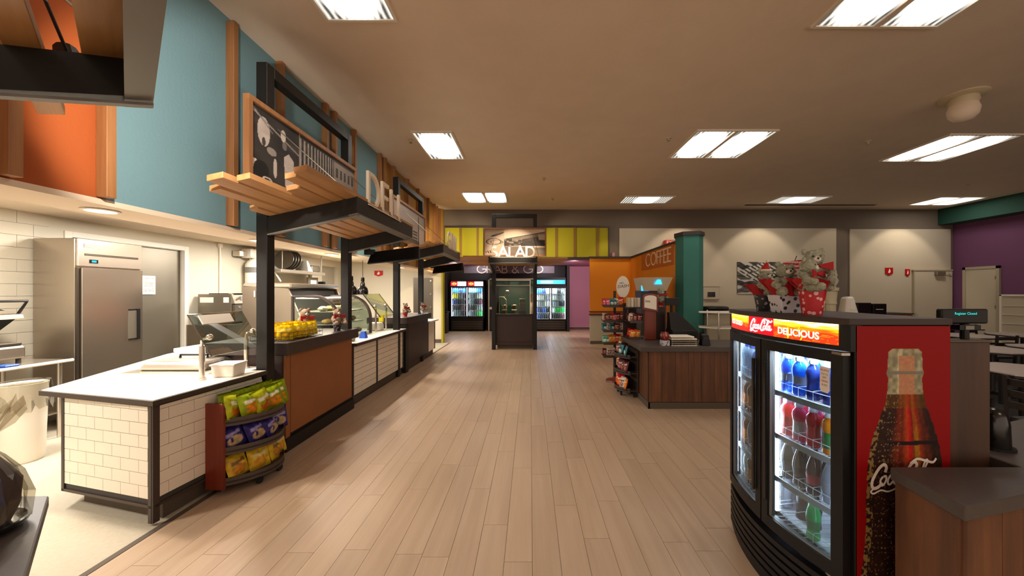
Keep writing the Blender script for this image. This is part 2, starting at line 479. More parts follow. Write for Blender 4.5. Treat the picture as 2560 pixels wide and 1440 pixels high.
# ------------------------------------------------------------------ material library
print_mat('print_paper', .55)
print_mat('print_gloss', .35)
print_mat('print_lit', .4, 1.3)
mat('batten_olive', (128, 92, 30), .7)
mat('ceiling_paint', (232, 214, 194), .95, noise_amt=.03, noise_scale=2, bump=.15, bump_scale=90)
mat('wall_grey', (112, 100, 88), .9, bump=.1)
mat('wall_cream', (196, 184, 162), .9, bump=.1)
mat('wall_teal', (112, 148, 158), .85, bump=.25, bump_scale=40)
mat('wall_orange', (164, 80, 28), .85, bump=.25, bump_scale=40)
mat('wall_gold', (162, 118, 44), .85, bump=.2)
mat('wall_yellow_green', (160, 150, 12), .8, bump=.1)
mat('wall_purple', (110, 66, 100), .85, bump=.1)
mat('wall_mauve', (186, 130, 152), .85, bump=.1)
mat('wall_kitchen', (205, 196, 176), .55, bump=.05)
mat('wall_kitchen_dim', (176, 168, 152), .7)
mat('wall_black', (26, 20, 24), .7)
mat('beam_green', (22, 66, 54), .8)
mat('soffit_white', (226, 206, 182), .85)
mat('column_teal', (48, 112, 102), .75, bump=.1)
mat('coffee_orange', (226, 138, 20), .8, bump=.05)
mat('coffee_orange_deep', (190, 100, 24), .75)
mat('cream_paint', (176, 166, 142), .8)
mat('dark_cap', (52, 38, 36), .6)
mat('subfloor', (124, 102, 82), .9)
mat('kitchen_floor', (176, 166, 146), .7, noise_amt=.06, noise_scale=30, bump=.1)
mat('carpet_dark', (42, 40, 38), .95, noise_amt=.2, noise_scale=60)
wood('floor_plank', (188, 163, 137), (169, 143, 117), 'y', .55, rough=.42, rnd=.045, contrast=.8)
wood('timber', (164, 114, 70), (134, 88, 50), 'z', .8, rough=.55, rnd=.06)
wood('slat_wood', (194, 148, 98), (168, 118, 70), 'y', .8, rough=.5, rnd=.10)
wood('counter_wood', (122, 76, 44), (72, 42, 24), 'z', .8, rough=.5, rnd=.06, contrast=1.0, blotch=.6, blotch_col=(66, 40, 26))
wood('walnut_dark', (74, 46, 30), (50, 31, 20), 'z', .8, rough=.5, rnd=.03)
wood('cherry_wood', (128, 48, 26), (104, 34, 18), 'z', .4, rough=.4, rnd=.03)
mat('brown_laminate', (148, 90, 46), .55, noise_amt=.05, noise_scale=4)
mat('dark_brown_laminate', (50, 30, 26), .5)
mat('black_steel', (24, 21, 19), .5, spec=.35)
mat('black_plastic', (14, 12, 12), .45, spec=.3)
mat('black_gloss', (14, 12, 12), .2)
mat('dark_laminate', (72, 64, 60), .45, noise_amt=.08, noise_scale=40)
mat('bar_top', (60, 50, 46), .4, noise_amt=.06, noise_scale=30)
mat('white_solid', (238, 230, 218), .3)
mat('dark_trim', (58, 44, 38), .5)
mat('tile_white', (232, 222, 206), .22)
mat('grout', (62, 58, 54), .9)
mat('kick_brown', (84, 72, 60), .7)
mat('steel', (172, 160, 146), .28, .95, bump=.04, bump_scale=8, stretch=(1, 1, 30))
mat('steel_dull', (142, 134, 120), .42, .85)
mat('steel_bright', (214, 204, 190), .25, .9)
mat('steel_dark', (92, 84, 74), .35, .85)
mat('chrome', (230, 225, 215), .1, 1.0)
mat('white_plastic', (236, 228, 214), .4)
mat('cream_plastic', (206, 192, 160), .5)
mat('grey_plastic', (120, 116, 110), .5)
mat('paper_white', (240, 234, 222), .8)
mat('red_gloss', (190, 16, 22), .35)
mat('red_cloth', (160, 20, 26), .8)
mat('plush_grey', (150, 152, 134), .98, noise_amt=.25, noise_scale=60, bump=.9, bump_scale=120)
mat('plush_tan', (150, 128, 108), .98, noise_amt=.25, noise_scale=60, bump=.9, bump_scale=120)
mat('plush_white', (220, 212, 196), .98, bump=.6, bump_scale=120)
mat('shelf_rack', (70, 58, 52), .5)
mat('wire_white', (236, 240, 244), .35)
mat('wire_dark', (40, 36, 34), .4, .6)
mat('letter_white', (244, 232, 210), .5)
mat('letter_cream', (232, 206, 160), .5)
mat('sign_grey', (118, 108, 116), .6)
mat('coke_red', (186, 6, 8), .6)
mat('blue_paint', (20, 80, 200), .4)
mat('yellow_paint', (240, 220, 20), .5)
mat('green_dark', (24, 70, 58), .4)
mat('bread', (214, 160, 92), .8, noise_amt=.2, noise_scale=30)
mat('table_white', (196, 184, 176), .35)
mat('chair_black', (30, 25, 24), .5)
mat('rubber', (24, 22, 22), .8)
mat('skin_film', (200, 195, 180), .1)
glass('glass_clear', (236, 244, 238), .10)
glass('glass_cooler', (206, 216, 220), .10)
glass('glass_dark', (180, 176, 165), .05)
glass('film_clear', (232, 230, 222), .5, .2)
emis('led_white', (232, 240, 255), 26.0)
emis('screen_blue', (40, 150, 230), 1.6)
emis('screen_teal_text', (40, 200, 190), .9)
emis('header_blue', (20, 120, 250), 2.2)
emis('header_white', (235, 250, 255), 3.0)
emis('downlight_disc', (255, 232, 205), 6.0)
def lens_mat():
    m = bpy.data.materials.new('prismatic_lens'); m.use_nodes = True
    nt = m.node_tree; N = nt.nodes; L = nt.links; N.remove(N['Principled BSDF'])
    tc = N.new('ShaderNodeTexCoord'); w = N.new('ShaderNodeTexWave'); w.bands_direction = 'X'; w.inputs['Scale'].default_value = 4.5
    w.inputs['Distortion'].default_value = .4; w.inputs['Detail Scale'].default_value = 3
    L.new(tc.outputs['Object'], w.inputs['Vector'])
    g = N.new('ShaderNodeVectorMath'); g.operation = 'MULTIPLY'; g.inputs[1].default_value = (2.6, 1.35, 1)
    L.new(tc.outputs['Object'], g.inputs[0])
    ln = N.new('ShaderNodeVectorMath'); ln.operation = 'LENGTH'; L.new(g.outputs[0], ln.inputs[0])
    r = N.new('ShaderNodeMapRange'); r.inputs[1].default_value = .25; r.inputs[2].default_value = .95; r.inputs[3].default_value = 1; r.inputs[4].default_value = 0
    L.new(ln.outputs[1], r.inputs[0])
    a = N.new('ShaderNodeMath'); a.operation = 'MULTIPLY_ADD'; a.inputs[1].default_value = .34; a.inputs[2].default_value = .10; L.new(w.outputs[1], a.inputs[0])
    b = N.new('ShaderNodeMath'); b.operation = 'MULTIPLY_ADD'; b.inputs[1].default_value = 6.5; L.new(r.outputs[0], b.inputs[0]); L.new(a.outputs[0], b.inputs[2])
    c_ = N.new('ShaderNodeMath'); c_.operation = 'MULTIPLY_ADD'; c_.inputs[1].default_value = .9; c_.inputs[2].default_value = .5; L.new(w.outputs[1], c_.inputs[0])
    d_ = N.new('ShaderNodeMath'); d_.operation = 'MULTIPLY'; L.new(b.outputs[0], d_.inputs[0]); L.new(c_.outputs[0], d_.inputs[1])
    e = N.new('ShaderNodeEmission'); e.inputs[0].default_value = rgb(255, 246, 232); L.new(d_.outputs[0], e.inputs[1])
    L.new(e.outputs[0], N['Material Output'].inputs[0])
    MATS['prismatic_lens'] = m
lens_mat()
# ================================================================== the room
def S(mb, name, material, label, cat, **k):
    o = mb.build(name, material, **k); o['kind'] = 'structure'; o['label'] = label; o['category'] = cat
    return o
CEIL = 4.47
floor = S(MB().box(-2.66, 4.6, -4.5, 16.9, -.08, -.006).box(-4.1, -2.66, 12.27, 16.9, -.08, -.006).box(4.6, 15, -4.5, 12.4, -.08, -.006), 'floor', 'subfloor', 'pale wood plank floor of the food hall', 'floor')
kf = MB().box(-6.5, -2.66, -4.5, 12.2, -.08, 0)
S(kf, 'floor', 'kitchen_floor', 'pale grey smooth floor of the kitchen behind the counters', 'floor')
S(MB().box(4.9, 14.4, -4.5, 12.2, -.005, .002), 'floor', 'carpet_dark', 'dark floor of the seating area under tables', 'floor')
S(MB().box(-2.70, -2.655, -4.5, 12.1, -.004, .003), 'trim_1', 'kick_brown', 'thin strip between kitchen floor and plank floor', 'trim')
# planks: the ones in view are parts of the floor, those beyond are one stuff part
pw, pl = .178, 1.22
pm = bpy.data.meshes.new('plank')
_t = MB().box(.0012, pw - .0012, .0012, pl - .0012, -.006, 0)
pm.from_pydata(_t.v, [], _t.f); pm.update(); pm.materials.append(MATS['floor_plank'])
cands = []
ncol = int(7.5 / pw)
for i in range(ncol):
    off = random.uniform(0, pl)
    for j in range(-4, 15):
        x = -2.655 + i * pw; y = j * pl - off
        if y > 16.7: continue
        yc = max(y + pl / 2, .3); u_ = 1325 + 908 * (x + pw / 2) / yc
        vis = y + pl > 1.9 and -100 < u_ < 2300 and y < 16.5
        if x > 1.4 and (y + pl / 2 < 2.9 or x > 2.0 and y < 5.4): vis = False
        if x > 1.7 and y > 5.0: vis = False
        cands.append((0 if vis else 1, y, x))
cands.sort()
rest = MB()
for k, (h, y, x) in enumerate(cands):
    if h == 0 and k < 290:
        o = bpy.data.objects.new('plank', pm); COL.objects.link(o); o.location = (x, y, 0); o.parent = floor
    else: rest.box(x + .0012, x + pw - .0012, y + .0012, y + pl - .0012, -.006, 0)
for i in range(1, 9):
    for j in range(4): rest.box(-2.655 - i * pw + .0012, -2.655 - (i - 1) * pw - .0012, 12.30 + j * 1.1, 13.395 + j * 1.1, -.006, 0)
o = rest.build('plank_field', 'floor_plank', floor); o['kind'] = 'stuff'

S(MB().box(-3.5, 15, -4.5, 12.5, CEIL, CEIL + .1), 'ceiling', 'ceiling_paint', 'tan painted ceiling with fluorescent troffers', 'ceiling')
S(MB().box(-6.5, -3.45, -4.5, 12.4, 2.70, 2.78), 'ceiling', 'soffit_white', 'low white ceiling of the kitchen', 'ceiling')
# upper left wall: a thick bulkhead painted orange, teal, gold
wl = S(MB().box(-3.45, -3.05, -4.5, 2.59, 2.36, CEIL), 'wall_left', 'wall_orange', 'orange painted bulkhead wall above the counter at far left', 'wall')
S(MB().box(-3.45, -3.05, 2.59, 7.30, 2.36, CEIL), 'wall_left', 'wall_teal', 'teal blue bulkhead wall behind the timber battens', 'wall')
S(MB().box(-3.45, -3.05, 7.30, 12.2, 2.36, CEIL), 'wall_left', 'wall_gold', 'golden tan bulkhead wall behind the second canopy', 'wall')
sf = S(MB().box(-3.46, -3.04, -4.5, 12.2, 2.32, 2.36), 'trim_2', 'soffit_white', 'cream soffit strip with round downlights under the bulkhead', 'trim')
S(MB().box(-3.50, -3.46, -4.5, 12.2, 2.32, 2.70), 'trim_3', 'soffit_white', 'inner face of the cream soffit towards the kitchen', 'trim')
for k, yy in enumerate(SOFFIT_Y):
    d = thing('recessed_downlight', 'round recessed downlight in the cream soffit, number %s from the front' % ['one', 'two', 'three', 'four', 'five', 'six'][k], 'downlight', (-3.25, yy, 2.32), group='round downlights in the soffit')
    MB().lathe([(.105, -.004), (.105, -.010), (.085, -.012), (.080, -.002)], (-3.25, yy, 2.32), 24).build('trim_ring', 'white_plastic', d, smooth=True)
    MB().lathe([(.080, -.006), (.001, -.0061)], (-3.25, yy, 2.32), 24).build('lens', 'downlight_disc', d)
# kitchen back wall (x=-6.3) with a wide door opening, tiled near the front
S(MB().box(-6.42, -6.3, -4.5, 4.97, 0, 2.7).box(-6.42, -6.3, 4.97, 6.62, 2.46, 2.7).box(-6.42, -6.3, 6.62, 11.0, 0, 2.7).box(-6.42, -6.3, 11.0, 11.9, 2.5, 2.7).box(-6.42, -6.3, 11.9, 12.15, 0, 2.7),
  'wall_left', 'wall_kitchen', 'off white kitchen back wall', 'wall')
kt = None
tilew = bpy.data.objects['wall_left.003']
tm = MB().box(0, .012, .002, .298, .002, .148)
tme = bpy.data.meshes.new('tile'); tme.from_pydata(tm.v, [], tm.f); tme.update(); tme.materials.append(MATS['wall_kitchen'])
for r in range(17):
    for c in range(6):
        if 3.25 + c * .3 + .15 > 4.75 + (r % 2) * .15: continue
        o = bpy.data.objects.new('tile', tme); COL.objects.link(o); o.parent = tilew
        o.location = (-6.3, 3.25 + c * .3 - (r % 2) * .15, .15 + r * .15)
# walk-in room door in the opening
d1 = thing('door_1', 'grey walk-in door in a white frame beside the steel refrigerator', 'door', (-6.35, 5.8, 0)); d1['kind'] = 'structure'
MB().box(-6.34, -6.27, 4.90, 4.98, 0, 2.53).box(-6.34, -6.27, 6.60, 6.68, 0, 2.53).box(-6.34, -6.27, 4.98, 6.60, 2.45, 2.53).build('door_frame', 'white_plastic', d1, bevel=.004)
MB().box(-6.40, -6.36, 4.98, 6.60, 0, 2.45).build('door_leaf', 'steel_dull', d1)
MB().box(-6.36, -6.345, 5.5, 5.53, .9, 1.15).cyl((-6.34, 5.52, 1.0), (-6.30, 5.52, 1.0), .012).cyl((-6.30, 5.52, .94), (-6.30, 5.52, 1.14), .012).build('handle', 'steel', d1)
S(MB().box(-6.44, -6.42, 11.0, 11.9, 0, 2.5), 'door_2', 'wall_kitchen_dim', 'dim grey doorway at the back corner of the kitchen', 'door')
# end wall of the kitchen facing the camera
S(MB().box(-6.42, -2.93, 12.15, 12.27, 0, 2.78), 'wall_back', 'wall_kitchen', 'off white end wall of the kitchen with a fire notice', 'wall')
S(MB().box(-3.04, -2.90, 12.10, 12.34, 2.37, CEIL), 'trim_4', 'wall_gold', 'gold painted corner where the bulkhead meets the far wall', 'trim')
S(MB().box(-2.96, -2.90, 12.12, 12.34, 0, 2.36), 'trim_5', 'wall_yellow_green', 'narrow yellow corner strip at the end of the kitchen wall', 'trim')
S(MB().box(-3.4, -2.9, 12.125, 12.15, 0, .12), 'baseboard_back', 'kick_brown', 'grey baseboard at the foot of the kitchen end wall', 'baseboard')
# glass door panel on the end wall
gp = thing('door_3', 'narrow grey glass door panel with standoff pins on the kitchen end wall', 'door', (-3.6, 12.13, .3)); gp['kind'] = 'structure'
a = P(1033, 695, 12.1); b = P(1081, 810, 12.1)
MB().box(a.x, b.x, 12.12, 12.14, b.z, a.z).build('pane', 'steel_dark', gp)
for px, py in ((1052, 702), (1077, 702), (1077, 735), (1077, 768)):
    q = P(px, py, 12.1); MB().cyl((q.x, 12.12, q.z), (q.x, 12.08, q.z), .03, n=10).build('standoff', 'chrome', gp)
# far wall, upper grey part above the recess and the cream panelled part
S(MB().box(-2.93, 3.0, 12.2, 12.32, 2.87, CEIL).box(3.0, 14.3, 12.2, 12.32, 0, CEIL), 'wall_back', 'wall_grey', 'grey far wall with shallow cream panels', 'wall')
def wall_panel(px0, px1, py0, py1, label):
    a = P(px0, py0, 12.18); b = P(px1, py1, 12.18)
    o = MB().box(a.x, b.x, 12.165, 12.2, max(b.z, 0), a.z).build('wall_panel', 'wall_cream', bevel=.004)
    o['kind'] = 'structure'; o['label'] = label; o['category'] = 'wall panel'
wall_panel(1548, 2090, 571, 870, 'large cream wall panel behind the coffee kiosk and the poster')
wall_panel(2124, 2376, 573, 870, 'cream wall panel carrying the red notices and the door')
a = P(1838, 524, 12.1); b = P(2150, 522, 12.1)
sl = MB().box(a.x, b.x, 11.5, 11.62, CEIL - .006, CEIL - .001).build('ceiling_slot', 'black_gloss'); tag(sl, 'long thin dark slot diffuser in the ceiling by the far wall', 'air slot')
# yellow-green battened panel above the recess
yg = thing('wall_cladding', 'yellow green board cladding with brown battens above the black cooler recess', 'cladding', (-.5, 12.19, 2.9)); yg['kind'] = 'structure'
z0, z1 = 2.87, 3.85
edges = [1113, 1150, 1155, 1192, 1197, 1388, 1394, 1434, 1440, 1490, 1496, 1520]
xs = [(px - 1325) / 908 * 12.17 for px in edges]
for i in range(0, len(xs), 2):
    if i == 4:
        MB().box(xs[4], xs[5], 12.15, 12.19, z0, z1).build('board', 'wall_yellow_green', yg)
    else:
        MB().box(xs[i], xs[i + 1], 12.15, 12.19, z0, z1).build('board', 'wall_yellow_green', yg)
for i in range(1, len(xs) - 1, 2):
    MB().box(xs[i], xs[i + 1], 12.12, 12.19, z0, z1).build('batten', 'batten_olive', yg)
MB().box(xs[0], xs[-1], 12.12, 12.19, z1, z1 + .03).box(xs[-1], xs[-1] + .05, 12.12, 12.19, z0, z1 + .03).build('trim_cap', 'dark_trim', yg)
S(MB().box(-2.93, 3.1, 12.17, 12.36, 2.80, 2.87), 'trim_6', 'dark_cap', 'dark lintel over the recess opening', 'trim')
# recess
S(MB().box(-2.93, 3.1, 12.32, 16.6, 2.86, 2.92), 'ceiling', 'wall_mauve', 'low ceiling of the far recess', 'ceiling')
S(MB().box(-4, 3.1, 16.5, 16.6, 0, 3.0), 'wall_back', 'wall_mauve', 'mauve purple wall at the back of the far recess', 'wall')
S(MB().box(-4.1, -4.0, 12.27, 16.6, 0, 3.0), 'wall_left', 'wall_mauve', 'mauve side wall of the recess behind the kitchen end', 'wall')
S(MB().box(2.72, 2.80, 12.0, 16.6, 0, 3.0), 'wall_right', 'wall_mauve', 'mauve side wall of the recess behind the orange wall', 'wall')
S(MB().box(1.75, 2.72, 16.47, 16.5, 0, .1), 'baseboard_back', 'kick_brown', 'grey baseboard of the purple recess wall', 'baseboard')
q0 = P(1120, 655, 16.3); q1 = P(1420, 655, 16.3)
S(MB().box(q0.x, q1.x, 16.32, 16.48, 2.0, 2.86).box(q0.x, q0.x + .12, 15.6, 16.48, 0, 2.86).box(q1.x - .12, q1.x, 15.6, 16.48, 0, 2.86).box(q0.x, q1.x, 16.42, 16.5, 0, 2.2),
  'wall_back', 'wall_black', 'black surround of the grab and go coolers', 'wall')
# right wall
S(MB().box(14.2, 14.4, -4.5, 12.3, 0, CEIL), 'wall_right', 'wall_purple', 'deep purple right hand wall of the seating area', 'wall')
S(MB().box(13.7, 14.2, -4.5, 12.2, 3.95, CEIL), 'trim_7', 'beam_green', 'dark green beam along the top of the purple wall', 'trim')
d4 = thing('door_4', 'cream door in the purple right wall', 'door', (14.2, 11.4, 0)); d4['kind'] = 'structure'
MB().box(14.14, 14.2, 10.95, 11.03, 0, 2.5).box(14.14, 14.2, 11.80, 11.88, 0, 2.5).box(14.14, 14.2, 10.95, 11.88, 2.42, 2.5).build('door_frame', 'cream_paint', d4)
MB().box(14.16, 14.19, 11.03, 11.80, 0, 2.42).build('door_leaf', 'wall_cream', d4, bevel=.003)
for z in (.3, 1.2, 2.1): MB().box(14.13, 14.16, 11.02, 11.05, z, z + .1).build('hinge', 'steel', d4)
wb = thing('partition_board', 'low pale slatted board standing by the purple wall at the right edge', 'board', (14.0, 9.8, 0))
MB().box(13.98, 14.03, 9.0, 10.75, 0, 1.58).build('panel', 'wall_cream', wb)
MB().box(13.95, 14.06, 8.95, 9.0, 0, 1.62).box(13.95, 14.06, 10.75, 10.8, 0, 1.62).box(13.95, 14.06, 8.95, 10.8, 1.58, 1.63).build('frame', 'white_plastic', wb)
for k in range(5): MB().box(13.965, 13.98, 9.0, 10.75, .25 + k * .26, .262 + k * .26).build('slat', 'white_plastic', wb)
# door in the cream far wall, with closer
d5 = thing('door_5', 'cream door with an overhead closer in the far wall', 'door', (P(2330, 0, 12.1).x, 12.15, 0)); d5['kind'] = 'structure'
a = P(2284, 677, 12.14); b = P(2378, 677, 12.14)
MB().box(a.x, b.x, 12.10, 12.165, 0, a.z).build('door_leaf', 'wall_cream', d5, bevel=.006)
MB().box(a.x - .06, b.x, 12.08, 12.165, a.z, a.z + .04).box(a.x - .04, a.x, 12.09, 12.165, 0, a.z).build('door_frame', 'cream_paint', d5)
c = P(2352, 684, 12.05)
MB().box(c.x - .17, c.x + .12, 12.0, 12.10, c.z - .06, c.z + .06).build('door_closer', 'steel_dull', d5, bevel=.01)
MB().tube([(c.x + .1, 12.0, c.z - .05), (c.x + .22, 11.9, c.z - .12), (c.x + .3, 12.08, c.z - .02)], .012).build('closer_arm', 'steel_dull', d5)

# timber battens of the upper left wall, one thing each
tim = [(2.12, 2.37), (2.60, 2.37), (3.69, 2.37), (4.40, 2.37), (5.36, 2.37), (5.60, 2.37), (6.22, 2.37), (7.28, 2.37), (7.52, 2.37), (8.02, 2.37), (8.93, 2.37), (9.78, 2.37), (10.75, 2.37), (11.45, 2.37), (11.75, 2.37), (12.08, 2.37)]
ords = ['first', 'second', 'third', 'fourth', 'fifth', 'sixth', 'seventh', 'eighth', 'ninth', 'tenth', 'eleventh', 'twelfth', 'thirteenth', 'fourteenth', 'fifteenth', 'sixteenth', 'seventeenth', 'eighteenth', 'nineteenth', 'twentieth']
for k, (yy, zz) in enumerate(tim):
    wallname = 'orange' if yy < 2.7 else 'teal' if yy < 7.2 else 'golden'
    o = MB().box(-3.05, -2.97, yy - .05, yy + .012, zz, CEIL if k != 2 else CEIL - .05).build('timber_batten', 'timber', bevel=.003)
    tag(o, 'vertical timber batten on the %s bulkhead wall, %s batten from the camera' % (wallname, ords[k]), 'batten', 'timber battens on the bulkhead wall')

# ceiling troffers
def troffer(cx, cy, w, l, two, label, rz=0):
    t = thing('ceiling_light', label, 'ceiling light', (cx, cy, CEIL), rz, 'fluorescent troffers in the ceiling')
    W = w / 2; H = l / 2
    MB().box(-W - .03, W + .03, -H - .03, -H, -.03, 0).box(-W - .03, W + .03, H, H + .03, -.03, 0).box(-W - .03, -W, -H, H, -.03, 0).box(W, W + .03, -H, H, -.03, 0).build('frame', 'white_plastic', t, world=False)
    segs = [(-W, W)] if not two else [(-W, -.03), (.03, W)]
    if two: MB().box(-.03, .03, -H, H, -.03, 0).build('divider', 'ceiling_paint', t, world=False)
    for a, b in segs:
        o = MB().box(-(b - a) / 2, (b - a) / 2, -H, H, -.004, .004).build('lens', 'prismatic_lens', t, world=False); o.location = ((a + b) / 2, 0, -.012)
    return t
tl = [(-1.70, 3.05, .66, 1.22, 0, 'single ceiling troffer at the top edge above the first canopy'),
      (-1.70, 6.88, .66, 1.22, 0, 'single ceiling troffer beside the teal wall'),
      (-1.30, 10.6, 1.20, 1.1, 1, 'pair of troffers above the salad kiosk'),
      (3.58, 3.12, 1.26, 1.26, 1, 'large double troffer at the top right edge of the ceiling'),
      (3.55, 6.82, 1.34, 1.22, 1, 'double troffer in the middle of the right ceiling'),
      (3.47, 10.85, 1.40, .75, 0, 'wide troffer far back left of the ceiling slot'),
      (7.98, 10.85, 1.40, .75, 0, 'wide troffer far back under the ceiling slot'),
      (8.0, 7.0, 1.25, 1.25, 1, 'double troffer at right near the dome camera'),
      (12.6, 11.0, 1.30, .9, 1, 'double troffer farthest right near the green beam'),
      (-1.70, -.6, .66, 1.22, 0, 'single ceiling troffer behind the camera, left'),
      (3.58, -.6, 1.26, 1.26, 1, 'double ceiling troffer behind the camera, right')]
for a in tl: troffer(*a)
# dome camera and sprinklers
dc = thing('dome_camera', 'cream dome camera hanging from a round ceiling plate', 'camera', (6.12, 5.13, CEIL))
MB().lathe([(.25, 0), (.25, -.015), (.22, -.035), (.10, -.04)], (6.12, 5.13, CEIL), 28).build('ceiling_plate', 'cream_plastic', dc, smooth=True)
MB().lathe([(.15, -.03), (.16, -.09), (.14, -.14)], (6.12, 5.13, CEIL), 28).build('housing', 'cream_plastic', dc, smooth=True)
MB().lathe([(.14, -.12), (.165, -.20), (.15, -.28), (.10, -.34), (.001, -.365)], (6.12, 5.13, CEIL), 28).build('dome', 'ceiling_paint', dc, smooth=True)
for k, (px, py) in enumerate([(1360, 450), (1382, 500), (1672, 352), (2170, 360), (2420, 462), (1027, 356)]):
    Y = 2.72 * 908 / (730 - py)
    q = P(px, py, Y)
    s_ = thing('sprinkler_head', 'small ceiling sprinkler head, %s' % ['in the middle of the ceiling', 'above the salad kiosk', 'left of the middle double troffer', 'between the two right double troffers', 'by the farthest right troffer', 'left of the teal wall troffer'][k], 'sprinkler', (q.x, Y, CEIL))
    MB().lathe([(.05, 0), (.05, -.012), (.02, -.02), (.016, -.05)], (q.x, Y, CEIL), 12).build('escutcheon', 'cream_plastic', s_, smooth=True)
    MB().cyl((q.x, Y, CEIL - .05), (q.x, Y, CEIL - .056), .028).build('deflector', 'steel', s_)
# ================================================================== canopies
def canopy(label, org, rz, L, slats, letters=None, tilt=.19, posts=True, V=.87, pic=None, speaker=False, top=4.0, ptop=0):
    """local x = outward from the posts, local y = along the front beam"""
    t = thing('portal_canopy', label, 'canopy', org, rz)
    lz = lambda v: 2.28 + tilt * v / .87
    if posts:
        for y in (0, L):
            MB().box(-.055, .055, y - .055, y + .055, 0, top).build('post', 'black_steel', t, world=False, bevel=.004)
        MB().box(-.055, .055, .055, L - .055, top - .11, top).build('top_rail', 'black_steel', t, world=False, bevel=.004)
    for y in (0, L):
        MB().hexa([(.055, y - .05, lz(0)), (V, y - .05, lz(V)), (V, y + .05, lz(V)), (.055, y + .05, lz(0))],
                  [(.055, y - .05, lz(0) + .17), (V, y - .05, lz(V) + .17), (V, y + .05, lz(V) + .17), (.055, y + .05, lz(0) + .17)]).build('arm', 'black_steel', t, world=False)
    MB().hexa([(V, -.05, lz(V)), (V + .08, -.05, lz(V + .08)), (V + .08, L + .05, lz(V + .08)), (V, L + .05, lz(V))],
              [(V, -.05, lz(V) + .17), (V + .08, -.05, lz(V + .08) + .17), (V + .08, L + .05, lz(V + .08) + .17), (V, L + .05, lz(V) + .17)]).build('front_beam', 'black_steel', t, world=False)
    # lighter grey strips stand in for light reflected on the frame's underside
    m = MB()
    m.hexa([(.06, -.06, lz(0) - .012), (V + .09, -.06, lz(V) - .012), (V + .09, -.02, lz(V) - .012), (.06, -.02, lz(0) - .012)], [(.06, -.06, lz(0)), (V + .09, -.06, lz(V)), (V + .09, -.02, lz(V)), (.06, -.02, lz(0))])
    m.hexa([(.06, L - .06, lz(0) - .012), (V + .09, L - .06, lz(V) - .012), (V + .09, L - .02, lz(V) - .012), (.06, L - .02, lz(0) - .012)], [(.06, L - .06, lz(0)), (V + .09, L - .06, lz(V)), (V + .09, L - .02, lz(V)), (.06, L - .02, lz(0))])
    m.hexa([(V, -.06, lz(V) - .012), (V + .09, -.06, lz(V + .09) - .012), (V + .09, L + .06, lz(V + .09) - .012), (V, L + .06, lz(V) - .012)], [(V, -.06, lz(V)), (V + .09, -.06, lz(V + .09)), (V + .09, L + .06, lz(V + .09)), (V, L + .06, lz(V))])
    m.build('lit_underside', 'grey_plastic', t, world=False)
    for (v0, w, y0, y1, dz) in slats:
        z = lz(v0) + .165 + dz
        dzz = tilt * w / .87
        MB().hexa([(v0, y0, z), (v0 + w, y0, z + dzz), (v0 + w, y1, z + dzz), (v0, y1, z)], [(v0, y0, z + .045), (v0 + w, y0, z + dzz + .045), (v0 + w, y1, z + dzz + .045), (v0, y1, z + .045)]).build('slat', 'slat_wood', t, world=False, bevel=.002)
    # stay cables
    for y in (.05, L - .05):
        MB().tube([(.0, y, top - .55), (V, y, lz(V) + .2)], .006, 6).build('cable', 'steel_dull', t, world=False)
    if letters:
        txt, y0, wdt, h, tt, gap = letters
        M = wmat(t)
        o = M @ Vector((V + .05, y0, lz(V) + .175)); u = M.to_3x3() @ Vector((0, 1, 0)); n = M.to_3x3() @ Vector((1, 0, 0))
        sg = thing('letter_sign', 'white standing letters reading %s on the canopy front beam' % txt, 'sign', tuple(o), rz)
        stroke_sign(txt, tuple(o), tuple(u), (0, 0, 1), tuple(n), h, tt, .03, 'letter_white', sg, gap=gap, width=wdt)
        MB().box(-.01, .04, -.04, wdt + .04, -.012, .0).build('base_rail', 'letter_white', sg, world=False)
    return t
slD = [(.86, .09, -.82, 1.75, 0), (.76, .07, -.78, 1.8, -.0), (.62, .12, -.42, 1.7, 0), (.50, .10, -.62, 1.75, 0), (.36, .12, -.95, 1.6, 0), (.24, .08, -1.08, 1.8, 0), (.10, .10, -.5, 1.7, 0)]
slD = [(.84, .10, -.85, 1.72, .0), (.72, .09, -.78, 1.8, -.0), (.58, .12, -.55, 1.7, 0), (.45, .10, -.92, 1.75, 0), (.31, .12, -1.02, 1.6, 0), (.18, .09, -.85, 1.8, 0), (.07, .08, -.3, 1.7, 0)]
DELI = canopy('black steel portal canopy with wooden slats carrying DELI letters', (-2.68, 3.68, 0), 0, 1.62, slD, ('DELI', .24, .90, .34, .042, .30))
slG = [(.82, .10, -.25, 1.9, 0), (.70, .09, -.5, 1.9, 0), (.56, .12, -.3, 1.8, 0), (.42, .10, -.6, 1.9, 0), (.28, .12, -.4, 1.7, 0), (.14, .10, -.55, 1.9, 0)]
GRILL = canopy('black steel portal canopy with wooden slats carrying GRILL letters', (-2.68, 7.30, 0), 0, 1.62, slG, ('GRILL', .40, .95, .34, .04, .22))
th = math.atan2(.742, .670)
NEAR = canopy('nearest black canopy frame with wide wooden slats at the top left corner', (-1.187, -.114, .03), th, 1.66,
       [(.75, .12, -.3, 2.0, 0), (.56, .09, -.3, 2.42, 0), (.40, .05, -.4, 1.72, 0), (.16, .17, -.4, 1.90, 0), (-.06, .12, -.4, 2.1, 0)], tilt=.26, posts=False)
